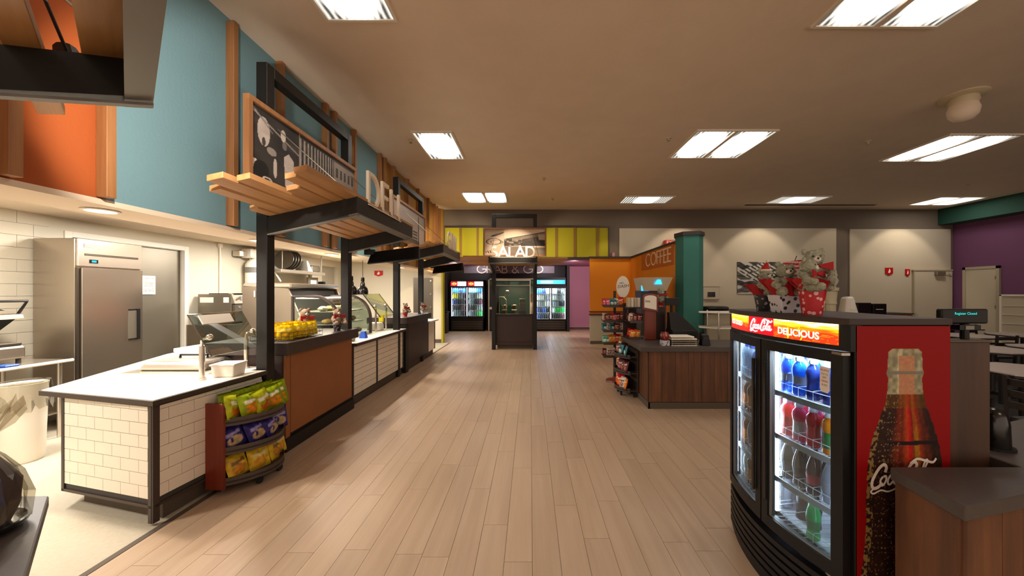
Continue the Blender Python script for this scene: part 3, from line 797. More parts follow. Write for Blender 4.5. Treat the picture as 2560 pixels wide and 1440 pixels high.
# picture in timber frame hung on each portal
def picture(label, fn, o, u, w, h, n, nu=240, nv=110, thick=.03):
    o = Vector(o); u = Vector(u); n = Vector(n)
    t = thing('framed_picture', label, 'picture', tuple(o))
    f = .045
    def bar(a0, a1, b0, b1):
        pts = [o + u * a0 + Vector((0, 0, b0)), o + u * a1 + Vector((0, 0, b0)), o + u * a1 + Vector((0, 0, b1)), o + u * a0 + Vector((0, 0, b1))]
        return MB().extrude(pts, n * .06)
    for (a, b, c, d) in ((0, w, 0, f), (0, w, h - f, h), (0, f, f, h - f), (w - f, w, f, h - f)):
        bar(a, b, c, d).build('frame_bar', 'timber', t)
    panel('print', 'print_paper', fn, tuple(o + u * f + Vector((0, 0, f)) + n * .035), tuple(u * (w - 2 * f)), (0, 0, h - 2 * f), nu, nv, t)
    MB().extrude([o + u * f + Vector((0, 0, f)), o + u * (w - f) + Vector((0, 0, f)), o + u * (w - f) + Vector((0, 0, h - f)), o + u * f + Vector((0, 0, h - f))], n * .03).build('backing', 'dark_trim', t)
    return t
def ell(u, v, cx, cy, rx, ry, rot=0):
    c, s = math.cos(rot), math.sin(rot)
    x = (u - cx) * c + (v - cy) * s; y = -(u - cx) * s + (v - cy) * c
    return (x / rx) ** 2 + (y / ry) ** 2 < 1
def rect(u, v, a, b, c, d): return (u > a) & (u < b) & (v > c) & (v < d)
def bw(g, tint=(1.0, .93, .88)): return g * tint[0], g * tint[1], g * tint[2]
def pic_deli(u, v):
    g = 52 + 40 * vnoise(u, v, 14, 1) - 18
    k = u < .36       # kitchen with a cook in white
    g = np.where(k, 38 + 30 * vnoise(u, v, 10, 2), g)
    g = np.where(k & ell(u, v, .085, .70, .042, .20, .0), 178 + 20 * vnoise(u, v, 20, 3), g)
    g = np.where(k & ell(u, v, .085, .56, .012, .06), 70, g)
    g = np.where(k & (np.abs(v - (.93 - .8 * u)) < .012), 150, g)
    g = np.where(k & (np.abs(v - (.98 - 1.6 * u)) < .010) & (u < .15), 130, g)
    g = np.where(k & ell(u, v, .225, .80, .020, .09), 205, g)
    g = np.where(k & ell(u, v, .235, .66, .018, .06), 120, g)
    g = np.where(k & (u > .235 + (v - .3) * -.03) & (u < .31) & (v > .02) & (v < .58 - np.abs(u - .27) * 2), 190 + 12 * vnoise(u, v, 30, 5), g)
    g = np.where(k & ell(u, v, .14, .48, .035, .055), 150, g)
    g = np.where(k & ell(u, v, .165, .27, .014, .14), 196, g)
    g = np.where(k & ell(u, v, .02, .22, .035, .06), 205, g)
    g = np.where(k & ell(u, v, .07, .17, .05, .12), 30, g)
    g = np.where(k & ell(u, v, .11, .05, .035, .05) & ~ell(u, v, .11, .05, .022, .03), 200, g)
    g = np.where(np.abs(u - .36) < .004, 150, g)
    d = (u > .364) & (u < .72)   # dining room with tall windows
    g = np.where(d & (v > .48) & (np.sin((u - .36) * 120 * (1 + u)) > .25), 150 + 30 * vnoise(u, v, 20, 6), g)
    g = np.where(d & (v < .48), 46 + 55 * vnoise(u, v, 34, 7), g)
    g = np.where(d & (v < .36) & (vnoise(u, v, 22, 8) > .72), 170, g)
    g = np.where(d & (v > .94), 60, g)
    b = u >= .72                 # pale building front
    g = np.where(b, 150 + 14 * vnoise(u, v, 10, 9), g)
    for i in range(5):
        for j in range(3):
            x = .745 + i * .052; y = .12 + j * .27
            g = np.where(b & rect(u, v, x, x + .026, y, y + .17), 50 + 20 * ((v * 60).astype(int) % 3), g)
    g = np.where(b & (v < .06), 90, g); g = np.where(b & (v > .93), 80, g)
    return bw(g)
def pic_grill(u, v):
    g = 190 - 30 * v + 12 * vnoise(u, v, 6, 1)
    h = .42 - .25 * u + .10 * vnoise(u, u * 0, 12, 3)
    g = np.where((v < h) & (u < .55), 100 + 50 * vnoise(u, v, 20, 4), g)
    g = np.where((v < .12), 90 + 30 * vnoise(u, v, 18, 5), g)
    g = np.where(rect(u, v, .58, .74, .05, .42) & (((v * 22).astype(int) % 2) == 0), 80, g)
    g = np.where(rect(u, v, .76, .785, .02, .92), 40, g)
    g = np.where((u > .80) & (v < .55), 210, g)
    return bw(g)
def pic_salad(u, v):
    g = 205 - 20 * v + 0 * u
    g = np.where((u > .32), 212 + 0 * u, g)
    # shop front in perspective
    roof = .62 + (u - .32) * .42
    g = np.where((u > .32) & (v < roof) & (v > .34), 50 + 30 * vnoise(u, v, 16, 1), g)
    g = np.where((u > .45) & (v < roof - .03) & (v > roof - .14), 120 + 20 * vnoise(u, v, 30, 1), g)
    g = np.where(rect(u, v, .32, .62, .34, .62) & (vnoise(u, v, 26, 2) > .68), 150, g)
    g = np.where((u > .88) & (v > .58) & (v < .80) & (u - .88 > (.80 - v) * .1 - .0) , 180, g)
    g = np.where((u > .32) & (v < .34 - (u - .32) * .08), 140 - 20 * vnoise(u, v, 8, 3), g)
    g = np.where(rect(u, v, .62, .65, .80, .90) & (v < roof + .1), 200, g)
    # ornamental sketch at the left
    g = np.where(ell(u, v, .21, .80, .03, .14, -.9), 66, g); g = np.where(ell(u, v, .22, .82, .015, .08, -.9), 130, g)
    r1 = ((u - .15) / .12) ** 2 + ((v - .52) / .12) ** 2
    g = np.where((np.abs(r1 - 1) < .16) | (np.abs(((u - .20) / .10) ** 2 + ((v - .50) / .07) ** 2 - 1) < .16), 80, g)
    g = np.where(ell(u, v, .10, .12, .09, .06) & (np.sin(u * 160 + v * 40) > 0), 80, g)
    return g * .98, g * .88, g * .76
picture('large timber framed black and white photo of a cook and dining room above DELI', pic_deli, (-2.625, 3.32, 2.72), (0, 1, 0), 2.08, .80, (1, 0, 0))
picture('pale black and white landscape photo in a timber frame above GRILL', pic_grill, (-2.60, 6.75, 2.72), (0, 1, 0), 2.1, .80, (1, 0, 0), 120, 60)
# black menu monitor slung under the end of the DELI canopy
def monitor_down(org, label):
    t = thing('menu_monitor', label, 'monitor', org)
    MB().hexa([(-.28, 0, -.02), (.50, 0, .06), (.50, .05, .05), (-.28, .05, -.03)], [(-.26, .12, .17), (.46, .12, .26), (.46, .17, .25), (-.26, .17, .16)]).build('screen_case', 'black_plastic', t, world=False, bevel=.01)
    MB().box(-.34, -.2, .05, .12, .12, .2).cyl((-.3, .1, .16), (-.3, .1, .34), .03).build('mount', 'black_steel', t, world=False)
    return t
monitor_down((-2.15, 5.40, 2.02 + .12), 'black menu monitor hanging below the far end of the DELI canopy')
monitor_down((-2.15, 9.02, 2.06 + .12), 'black menu monitor hanging below the far end of the GRILL canopy')
# track fixtures on the nearest canopy
tf = thing('track_spotlight', 'small black spotlight clamped on top of the nearest canopy arm', 'spotlight', (-2.05, 1.62, 2.72))
MB().cyl((-2.05, 1.62, 2.72), (-2.12, 1.66, 2.80), .035, .04).build('head', 'black_plastic', tf)
MB().box(-2.06, -2.02, 1.56, 1.62, 2.66, 2.74).build('clamp', 'black_plastic', tf)
MB().tube([(-2.04, 1.60, 2.76), (-2.0, 1.5, 2.9), (-2.02, 1.4, 3.1), (-2.1, 1.2, 3.3)], .006, 6).build('cable', 'black_plastic', tf)

# ================================================================== serving counters
def brick_tiles(parent, o, u, width, z0, z1, tw=.152, th=.0762, gap=.0035, n=(1, 0, 0), off0=0.0, depth=.008):
    """running-bond tiles on a vertical face; each tile a part, meshes shared by size"""
    o = Vector(o); u = Vector(u).normalized(); n = Vector(n).normalized()
    inv = wmat(parent).inverted()
    rows = int(math.ceil((z1 - z0) / th)); cache = {}
    R = Matrix((u, n, Vector((0, 0, 1)))).transposed().to_4x4()
    top = z1
    for r in range(rows):
        zt = z1 - off0 - r * th; zb = zt - th
        if r == 0: zt = z1
        if off0 and r == 0: zt, zb = z1, z1 - off0
        elif off0: zt = z1 - off0 - (r - 1) * th; zb = zt - th
        zb = max(zb, z0); zt = min(zt, z1)
        if zt - zb < .012: continue
        x = -(tw / 2 if r % 2 else 0.0) - .03
        while x < width:
            a = max(x, 0); b = min(x + tw, width)
            if b - a > .01:
                key = (round(b - a, 3), round(zt - zb, 3))
                if key not in cache:
                    m = MB().box(gap / 2, b - a - gap / 2, 0, depth, gap / 2, zt - zb - gap / 2)
                    me = bpy.data.meshes.new('tile'); me.from_pydata(m.v, [], m.f); me.update(); me.materials.append(MATS['tile_white']); cache[key] = me
                ob = bpy.data.objects.new('tile', cache[key]); COL.objects.link(ob); ob.parent = parent
                ob.matrix_local = inv @ (Matrix.Translation(o + u * a + Vector((0, 0, zb))) @ R)
            x += tw
# --- A: white tiled end counter
A = thing('tiled_counter', 'white subway tiled end counter with white solid top and dark edge', 'counter', (-3.2, 3.2, 0))
zA = .925
cr = Vector((-2.74, 2.64)); cl = Vector((-3.70, 2.88)); back_l = Vector((-4.50, 4.62))
fx = -2.66; yend = 3.60
body = [(cl.x, cl.y), (cr.x, cr.y), (fx, yend), (-3.9, yend), (-4.1, 3.8)]
MB().prism([(cl.x, cl.y), (cr.x, cr.y), (fx - .02, 3.60), (-2.75, 3.62), (-2.75, 3.78), (-3.43, 3.78), (-3.43, 5.2), (-4.4, 5.2), (-4.4, 4.4)], .13, zA - .045).build('body', 'grout', A)
MB().prism([(cl.x + .08, cl.y + .07), (cr.x - .02, cr.y + .09), (fx - .07, 3.6), (-2.8, 3.75), (-3.5, 3.75), (-3.5, 5.1), (-4.3, 5.1), (-4.3, 4.5)], 0, .13).build('kick_plate', 'kick_brown', A)
top_poly = [(-3.87, 2.86), (-2.685, 2.585), (-2.60, 3.60), (-2.75, 3.60), (-2.75, 3.79), (-3.42, 3.79), (-3.42, 5.28), (-4.62, 5.28), (-4.55, 4.55)]
MB().prism(top_poly, zA - .04, zA - .004).build('top_edge', 'dark_trim', A)
inset = [(-3.86, 2.87), (-2.695, 2.60), (-2.61, 3.59), (-2.76, 3.59), (-2.76, 3.78), (-3.43, 3.78), (-3.43, 5.27), (-4.61, 5.27), (-4.54, 4.55)]
MB().prism(inset, zA - .004, zA).build('worktop', 'white_solid', A)
uf = (cr - cl); wf = uf.length; uf.normalize(); nf = Vector((uf.y, -uf.x))
brick_tiles(A, (cl.x + uf.x * .03, cl.y + uf.y * .03, 0), (uf.x, uf.y, 0), wf - .06, .15, zA - .06, tw=.190, th=.092, n=(nf.x, nf.y, 0), off0=.03)
sd = Vector((fx - cr.x, yend - cr.y)); sl_ = sd.length; sd.normalize(); sn = Vector((sd.y, -sd.x))
brick_tiles(A, (cr.x + sd.x * .035, cr.y + sd.y * .035, 0), (sd.x, sd.y, 0), sl_ - .035, .15, zA - .06, tw=.190, th=.092, n=(sn.x, sn.y, 0), off0=.03)
def bar2(p, q, z0, z1, w, n, d=.012):
    p = Vector((p[0], p[1], 0)); q = Vector((q[0], q[1], 0)); n = Vector((n[0], n[1], 0)).normalized()
    return [(p + Vector((0, 0, z0))), (q + Vector((0, 0, z0))), (q + Vector((0, 0, z1))), (p + Vector((0, 0, z1)))], n * d
for (a_, b_, z0_, z1_, n_) in [(cl, cl + uf * .03, .13, zA - .04, nf), (cr - uf * .032, cr, 0.02, zA - .04, nf), (cl, cr, .13, .15, nf), (cl, cr, zA - .06, zA - .04, nf)]:
    pts, v = bar2(a_, b_, z0_, z1_, 0, n_); MB().extrude(pts, v).build('edge_trim', 'dark_trim', A)
for (a_, b_, z0_, z1_) in ((cr - sd * .01, cr + sd * .035, .02, zA - .04), (cr, cr + sd * sl_, .13, .15)):
    pts, v = bar2(a_, b_, z0_, z1_, 0, sn); MB().extrude(pts, v).build('edge_trim', 'dark_trim', A)
# --- B: brown bar-height counter
B = thing('bar_counter', 'brown laminate bar-height counter with thick dark top beside the first post', 'counter', (-3.0, 4.5, 0))
MB().box(-3.35, -2.62, 3.86, 5.30, .14, 1.04).build('body', 'dark_brown_laminate', B)
MB().box(-2.62, -2.60, 3.95, 5.30, .17, 1.035).build('front_panel', 'brown_laminate', B, bevel=.003)
MB().box(-2.625, -2.595, 3.86, 3.93, .14, 1.035).build('corner_post', 'brown_laminate', B)
MB().box(-3.40, -2.53, 3.80, 5.36, 1.035, 1.165).build('thick_top', 'bar_top', B, bevel=.004)
MB().box(-3.30, -2.575, 3.84, 5.32, 0, .14).build('kick_plate', 'black_steel', B)
# --- C: second tiled counter
C = thing('tiled_counter', 'low serving counter with two white ribbed tile panels and white top, beyond the brown bar', 'counter', (-3.0, 6.5, 0))
MB().box(-3.69, -2.64, 5.37, 7.55, .13, .90).build('body', 'grout', C)
MB().box(-3.70, -2.56, 5.365, 7.555, .895, .935).build('top_edge', 'dark_trim', C)
MB().box(-3.695, -2.57, 5.37, 7.55, .935, .94).build('worktop', 'white_solid', C)
MB().box(-3.65, -2.68, 5.37, 7.55, 0, .13).build('kick_plate', 'kick_brown', C)
for y in (5.37, 6.22, 7.50): MB().box(-2.64, -2.622, y, y + .045, .12, .90).build('edge_trim', 'dark_trim', C)
for (ya, yb) in ((5.415, 6.22), (6.265, 7.50)):
    brick_tiles(C, (-2.64, ya, 0), (0, 1, 0), yb - ya, .15, .885, tw=.62, th=.092, n=(1, 0, 0), gap=.006)
# --- D: dark bar counter
D = thing('bar_counter', 'dark brown bar-height counter between the third and fourth posts', 'counter', (-3.0, 8.4, 0))
MB().box(-3.3, -2.64, 7.62, 9.35, .13, 1.04).build('body', 'black_steel', D)
MB().box(-2.64, -2.62, 7.80, 9.33, .16, 1.035).build('front_panel', 'dark_brown_laminate', D)
MB().box(-3.4, -2.56, 7.56, 9.42, 1.035, 1.165).build('thick_top', 'bar_top', D, bevel=.004)
MB().box(-3.25, -2.68, 7.70, 9.30, 0, .13).build('kick_plate', 'kick_brown', D)
MB().box(-2.66, -2.60, 7.60, 7.78, 0, 1.04).build('corner_post', 'black_steel', D)
# --- E: last short tiled counter
E = thing('tiled_counter', 'short white tiled counter end at the far end of the line', 'counter', (-3.0, 9.8, 0))
MB().box(-3.4, -2.66, 9.43, 10.15, .13, .90).build('body', 'tile_white', E)
MB().box(-3.4, -2.58, 9.43, 10.25, .90, .94).build('worktop', 'white_solid', E, bevel=.004)
MB().box(-2.665, -2.65, 9.45, 9.5, .13, .9).box(-2.665, -2.65, 10.1, 10.155, .13, .9).build('edge_trim', 'dark_trim', E)
MB().box(-3.35, -2.70, 9.43, 10.1, 0, .13).build('kick_plate', 'kick_brown', E)

# ================================================================== register counter, right
R = thing('register_counter', 'dark wood plank register counter with dark top in the middle right', 'counter', (2.4, 5.4, 0))
zR = .905
poly = [(1.705, 5.29), (4.3, 5.29), (4.3, 6.1), (2.0, 7.3), (1.78, 7.3), (1.60, 5.62)]
poly = [(1.715, 5.29), (4.4, 5.29), (4.4, 5.95), (2.35, 5.95), (2.35, 7.6), (1.78, 7.6), (1.70, 5.75), (1.63, 5.62)]
poly = [(1.73, 5.30), (4.4, 5.30), (4.4, 6.0), (2.42, 6.0), (2.42, 6.5), (1.775, 6.5), (1.76, 5.75)]
MB().prism(poly, .09, zR - .07).build('core', 'dark_cap', R)
px = 1.735; k = 0
while px < 4.39:
    w = min(.19, 4.4 - px)
    MB().box(px, px + w - .003, 5.282, 5.302, .10, zR - .075).build('plank', 'counter_wood', R); px += w
for y0, y1, xa, xb in ((5.305, 5.53, 1.728, 1.742), (5.533, 5.75, 1.742, 1.757)):
    MB().hexa([(xa - .012, y0, .1), (xa + .01, y0, .1), (xb + .01, y1, .1), (xb - .012, y1, .1)], [(xa - .012, y0, zR - .075), (xa + .01, y0, zR - .075), (xb + .01, y1, zR - .075), (xb - .012, y1, zR - .075)]).build('plank', 'counter_wood', R)
for i in range(3):
    y0 = 5.753 + i * .255; y1 = y0 + .252; xa = 1.757 + (y0 - 5.75) * .02; xb = 1.757 + (y1 - 5.75) * .02
    MB().hexa([(xa - .012, y0, .1), (xa + .01, y0, .1), (xb + .01, y1, .1), (xb - .012, y1, .1)], [(xa - .012, y0, zR - .075), (xa + .01, y0, zR - .075), (xb + .01, y1, zR - .075), (xb - .012, y1, zR - .075)]).build('plank', 'counter_wood', R)
top = [(1.60, 5.235), (4.45, 5.235), (4.45, 6.05), (2.48, 6.05), (2.48, 6.6), (1.655, 6.6)]
MB().prism(top, zR - .07, zR).build('worktop', 'dark_laminate', R, bevel=.004)
MB().prism([(1.72, 5.285), (4.4, 5.285), (4.4, 5.31), (1.74, 5.31)], 0, .09).prism([(1.72, 5.285), (1.745, 5.285), (1.775, 6.5), (1.75, 6.5)], 0, .09).build('kick_plate', 'kick_brown', R)

# ================================================================== near right counter F and its end panel
F = thing('checkout_counter', 'near right checkout counter with dark top and worn wood sides', 'counter', (2.0, 1.6, 0))
zF = .93
tp = [(1.557, 1.300), (1.90, 1.385), (3.4, 1.76), (3.4, 2.35), (2.16, 1.92), (2.16, 1.60), (1.585, 1.60)]
MB().prism(tp, zF - .055, zF).build('worktop', 'dark_laminate', F, bevel=.004)
ins = [(1.60, 1.345), (3.38, 1.80), (3.38, 2.3), (2.16, 1.88), (2.16, 1.60), (1.625, 1.60)]
MB().prism(ins, .0, zF - .055).build('core', 'dark_cap', F)
d_ = Vector((1.78, .455)).normalized(); n_ = Vector((d_.y, -d_.x))
x = 0.0
while x < 1.8:
    w = .20; p = Vector((1.60, 1.345)) + d_ * x; q = p + d_ * (w - .003)
    pts, v = bar2((p.x, p.y), (q.x, q.y), .05, zF - .06, 0, (n_.x, n_.y), .014); MB().extrude(pts, v).build('plank', 'counter_wood', F); x += w
for i in range(1):
    p = (1.60, 1.345); q = (1.624, 1.60)
    pts, v = bar2(p, q, .05, zF - .06, 0, (-1, .09), .014); MB().extrude(pts, v).build('plank', 'counter_wood', F)
ep = thing('end_panel', 'tall dark brown wood end panel between the red cooler and the register', 'panel', (2.0, 1.75, 0))
MB().box(1.965, 2.155, 1.70, 1.76, 0, 1.465).build('panel', 'walnut_dark', ep, bevel=.003)
MB().box(1.963, 2.157, 1.695, 1.765, 1.465, 1.475).build('edge_strip', 'kick_brown', ep)

# ================================================================== bottom-left counter G
G = thing('corner_counter', 'dark topped counter corner at the bottom left edge', 'counter', (-1.9, 1.1, 0))
MB().prism([(-1.82, 1.374), (-2.6, 1.36), (-2.6, .3), (-.75, .45)], zF - .04, zF).build('worktop', 'dark_laminate', G, bevel=.004)
MB().prism([(-1.90, 1.33), (-2.58, 1.32), (-2.58, .36), (-.88, .50)], .1, zF - .04).build('body', 'counter_wood', G)
MB().prism([(-1.98, 1.28), (-2.56, 1.27), (-2.56, .4), (-.95, .55)], 0, .1).build('kick_plate', 'kick_brown', G)

# ================================================================== coffee kiosk
K = thing('coffee_kiosk_wall', 'orange coffee kiosk wall with dark cap rail and cream wainscot', 'kiosk wall', (2.6, 11.0, 0)); K['kind'] = 'structure'
p0 = P(1475, 0, 11.9).x; p1 = P(1577, 0, 11.9).x
MB().box(p0, p1 + .05, 11.9, 12.0, 1.05, 2.80).build('upper_panel', 'coffee_orange', K)
MB().box(p0, p1 + .05, 11.88, 11.99, 0, .94).build('wainscot', 'cream_paint', K)
MB().box(p0 - .02, p1 + .05, 11.86, 12.0, .94, .98).box(p0 - .02, p1 + .05, 11.86, 12.0, 1.04, 1.07).build('rail', 'dark_cap', K)
MB().box(p0 - .01, p1 + .05, 11.87, 12.0, .98, 1.04).build('rail_band', 'coffee_orange_deep', K)
MB().box(p0 - .04, p1 + .05, 11.84, 12.04, 2.80, 2.86).build('cap', 'dark_cap', K)
MB().box(p0, p1, 11.86, 11.88, 0, .10).build('baseboard', 'kick_brown', K)
MB().box(3.30, 3.40, 8.25, 12.0, .95, 2.80).build('side_panel', 'coffee_orange', K)
MB().box(3.28, 3.42, 8.25, 12.0, 2.80, 2.86).build('cap', 'dark_cap', K)
MB().box(3.285, 3.30, 8.3, 10.7, 2.33, 2.80).build('sign_band', 'coffee_orange_deep', K)
MB().box(3.28, 3.42, 8.25, 12.0, 0, .95).build('side_wainscot', 'cream_paint', K)
cs = thing('letter_sign', 'thin cream letters reading COFFEE on the orange kiosk wall', 'sign', (3.28, 10.3, 2.4))
stroke_sign('COFFEE', (3.284, 10.25, 2.42), (0, -1, 0), (0, 0, 1), (-1, 0, 0), .32, .034, .02, 'letter_cream', cs, gap=.22, width=1.80)
# teal column
Tc = thing('teal_column', 'teal green angular column with dark cap and base beside the COFFEE sign', 'column', (3.45, 8.0, 0))
tpoly = [(3.30, 8.25), (3.36, 7.95), (3.66, 7.86), (3.84, 8.05), (3.84, 8.5), (3.42, 8.5)]
MB().prism(tpoly, .82, 2.96).build('shaft', 'column_teal', Tc)
cp = [(Vector(p) - Vector((3.57, 8.2))) * 1.10 + Vector((3.57, 8.2)) for p in tpoly]
MB().prism([tuple(p) for p in cp], 2.94, 3.02).build('cap', 'dark_cap', Tc)
MB().prism([tuple((Vector(p) - Vector((3.57, 8.2))) * 1.03 + Vector((3.57, 8.2))) for p in tpoly], 0.0, .82).build('base', 'dark_cap', Tc)
# ================================================================== bottles
def bottle_mats():
    for n, c, k in (('blue', (20, 110, 220), .35), ('deepblue', (40, 60, 140), .3), ('water', (190, 215, 230), .65), ('pink', (225, 30, 110), .25), ('red', (200, 30, 45), .2),
                    ('orange', (250, 150, 20), .25), ('magenta', (170, 30, 110), .25), ('cola', (40, 20, 18), .08), ('cola_brown', (80, 36, 26), .12), ('pale', (190, 195, 210), .45),
                    ('green', (30, 210, 110), .3), ('teal', (40, 170, 150), .3), ('milky', (220, 230, 220), .3), ('amber', (150, 90, 50), .3)):
        liquid('drink_' + n, c, k)
    for n, c in (('white', (236, 236, 236)), ('red', (200, 24, 40)), ('black', (24, 22, 26)), ('blue', (30, 60, 160)), ('green', (30, 120, 60)), ('orange', (240, 140, 30)), ('grey', (150, 150, 160))):
        mat('cap_' + n, c, .4)
bottle_mats()
PROF = {
 'sports': [(.030, 0), (.034, .006), (.034, .05), (.030, .06), (.031, .10), (.034, .112), (.035, .14), (.030, .165), (.016, .182), (.0145, .19)],
 'round': [(.028, 0), (.032, .005), (.031, .05), (.029, .075), (.029, .105), (.0335, .118), (.036, .14), (.032, .162), (.019, .178), (.017, .186)],
 'soda': [(.024, 0), (.031, .006), (.0315, .02), (.027, .05), (.029, .075), (.0335, .10), (.034, .125), (.028, .155), (.016, .190), (.0135, .20)],
}
BP = {}
def bottle_proto(key, shape, liq, cap, lab, big=False):
    t = thing('drink_bottle', 'x', 'bottle', (0, 0, -50))
    pr = PROF[shape]; n = 18
    MB().lathe(pr, n=n).build('body', 'drink_' + liq, t, world=False, smooth=True)
    r, z = pr[-1]
    cr_ = {'sports': .021, 'round': .021, 'soda': .0155}[shape]
    MB().lathe([(cr_ * .9, z - .004), (cr_, z - .002), (cr_, z + .016), (cr_ * .9, z + .02), (.001, z + .0201)], n=n).build('cap', 'cap_' + cap, t, world=False, smooth=True)
    if lab:
        za, zb = {'sports': (.058, .105), 'round': (.03, .108), 'soda': (.055, .105)}[shape]
        lp = []
        for i in range(6):
            zz = za + (zb - za) * i / 5
            for (r0, z0), (r1, z1) in zip(pr, pr[1:]):
                if z0 <= zz <= z1: rr = r0 + (r1 - r0) * (zz - z0) / max(z1 - z0, 1e-6)
            lp.append((rr + .0007, zz))
        MB().lathe([(lp[0][0] - .001, za)] + lp + [(lp[-1][0] - .001, zb)], n=n).build('label', 'cap_' + lab, t, world=False, smooth=True)
    BP[key] = t
    return t
# ================================================================== the big curved-front cooler
Y0, Y1 = 1.665, 2.655; YC = (Y0 + Y1) / 2; HW = (Y1 - Y0) / 2
CT = 1.578
def fr(y, k=.085): return 1.470 - k * (1 - ((y - YC) / HW) ** 2)
CO = thing('drinks_cooler', 'black curved-front two-door drinks cooler with lit header and red bottle picture on its side', 'cooler', (1.75, YC, 0))
def curved(y0, y1, z0, z1, depth, off=0.0, n=12, k=.085):
    m = MB(); ys = [y0 + (y1 - y0) * i / n for i in range(n + 1)]
    vs = []
    for y in ys:
        x = fr(y, k) + off
        vs += [(x, y, z0), (x, y, z1), (x + depth, y, z1), (x + depth, y, z0)]
    fs = [(3, 2, 1, 0), tuple(4 * n + i for i in range(4))]
    for i in range(n):
        a = 4 * i; b = a + 4
        fs += [(a, a + 1, b + 1, b), (a + 1, a + 2, b + 2, b + 1), (a + 2, a + 3, b + 3, b + 2), (a + 3, a, b, b + 3)]
    return m.add(vs, fs)
XB = 1.93
sh = MB().box(1.49, XB, Y0, Y0 + .035, .04, CT - .03).box(1.49, XB, Y1 - .035, Y1, .04, CT - .03).box(XB - .03, XB, Y0, Y1, .04, CT - .03).box(1.46, XB, Y0 + .03, Y1 - .03, .04, .36)
sh.build('cabinet', 'black_plastic', CO, bevel=.004)
MB().box(1.52, XB - .03, Y0 + .035, Y1 - .035, .36, .372).box(XB - .045, XB - .03, Y0 + .035, Y1 - .035, .37, 1.42).box(1.52, XB - .03, Y0 + .035, Y0 + .042, .37, 1.42).box(1.52, XB - .03, Y1 - .042, Y1 - .035, .37, 1.42).box(1.50, XB - .03, Y0 + .03, Y1 - .03, 1.42, 1.44).build('liner', 'wire_white', CO)
# top cap with overhang
tpts = [(fr(Y0 + (Y1 - Y0) * i / 14) - .012, Y0 + (Y1 - Y0) * i / 14) for i in range(15)]
MB().prism([(XB, Y0 - .008), (XB, Y1 + .005), (tpts[-1][0], Y1 + .005)] + tpts[::-1][1:-1] + [(tpts[0][0], Y0 - .008)], CT - .03, CT).build('top_cap', 'dark_cap', CO, bevel=.003)
curved(Y0, Y1, 1.425, CT - .018, .05).build('header_box', 'black_plastic', CO)
# lit header print: u runs from the far end to the near end
def hdr(u, v):
    n = vnoise(u, v, 40, 1); n2 = vnoise(u, v, 16, 2)
    top = np.clip((v - .30 - .35 * (1 - u) * 0 - .25 * n2) * 2.4, 0, 1)
    r = 225 + 30 * top; g = 40 + 200 * top + 60 * (n > .78) * (v < .4); b = 12 + 150 * np.clip((top - .6) * 2.5, 0, 1)
    left = u < .35
    r = np.where(left, 235, r); g = np.where(left, 30 + 190 * np.clip((v - .45 + .3 * n) * 2, 0, 1), g); b = np.where(left, 20 + 60 * (v > .75), b)
    blk = (u > .345) & (u < .61 + 0 * v)
    r = np.where(blk, 205, r); g = np.where(blk, 8, g); b = np.where(blk, 22, b)
    drip = (u > .61) & (ell(u, v, .72, .3, .009, .3) | (np.abs(u - .80 - .01 * np.sin(v * 9)) < .004))
    g = np.where(drip, 150, g)
    return r, g, b
ya, yb = Y1 - .03, Y0 + .045
za, zb = 1.448, 1.556
pr_ = panel('header_print', 'print_lit', hdr, (0, ya, za), (0, yb - ya, 0), (0, 0, zb - za), 240, 40, CO, bend=lambda U, V: np.stack([1.470 - .085 * (1 - ((ya + (yb - ya) * U - YC) / HW) ** 2) - .002, 0 * U, 0 * U], -1))
emis('header_text', (255, 240, 225), 2.4)
def bend_to_front(o, off=.004):
    inv = wmat(CO).inverted()
    for vtx in o.data.vertices:
        w = wmat(CO) @ vtx.co; w.x = fr(w.y) - off; vtx.co = inv @ w
tx = text_mesh('DELICIOUS', .050, 'header_text', (1.40, 2.035, 1.470), (0, -1, -.02), (0, 0, 1), CO, 'header_lettering', ext=0, off=.0008, sx=.98); bend_to_front(tx)
tx = text_mesh('ICE COLD', .044, 'header_text', (1.40, 2.595, 1.482), (0, -1, -.02), (0, 0, 1), CO, 'header_lettering', ext=0, off=.0006, sx=1.0); bend_to_front(tx)
tx = script_mark((1.40, 2.293, 1.466), (0, -1, 0), (0, 0, 1), .070, 'header_text', CO, 'script_logo', t=.095, depth=0); bend_to_front(tx, .005)
# doors
def door(y0, y1, label):
    z0, z1 = .345, 1.421
    d = curved(y0, y0 + .055, z0, z1, .045, -.012, 4).add(*[]) if False else MB()
    for seg in (curved(y0, y0 + .05, z0, z1, .045, -.012, 4), curved(y1 - .05, y1, z0, z1, .045, -.012, 4), curved(y0 + .05, y1 - .05, z0, z0 + .065, .045, -.012, 6), curved(y0 + .05, y1 - .05, z1 - .055, z1, .045, -.012, 6)):
        d.add(seg.v, seg.f)
    dr = d.build('door', 'black_plastic', CO, label=label)
    curved(y0 + .05, y1 - .05, z0 + .065, z1 - .055, .006, .012, 8).build('glass_pane', 'glass_cooler', dr)
    g = MB()
    for seg in (curved(y0 + .05, y0 + .056, z0 + .065, z1 - .055, .03, .0, 2), curved(y1 - .056, y1 - .05, z0 + .065, z1 - .055, .03, 0, 2), curved(y0 + .05, y1 - .05, z0 + .062, z0 + .067, .03, 0, 6)):
        g.add(seg.v, seg.f)
    g.build('gasket', 'grey_plastic', dr)
    return dr
dR = door(Y0 + .02, 2.155, 'near cooler door with bright lit glass')
dL = door(2.165, Y1 - .02, 'far cooler door with narrower view of the bottles')
for dd, yy in ((dR, 2.105), (dL, 2.215)):
    x = fr(yy) - .03
    MB().box(x, x + .012, yy - .012, yy + .012, .50, 1.30).build('door_handle', 'black_gloss', dd, bevel=.004)
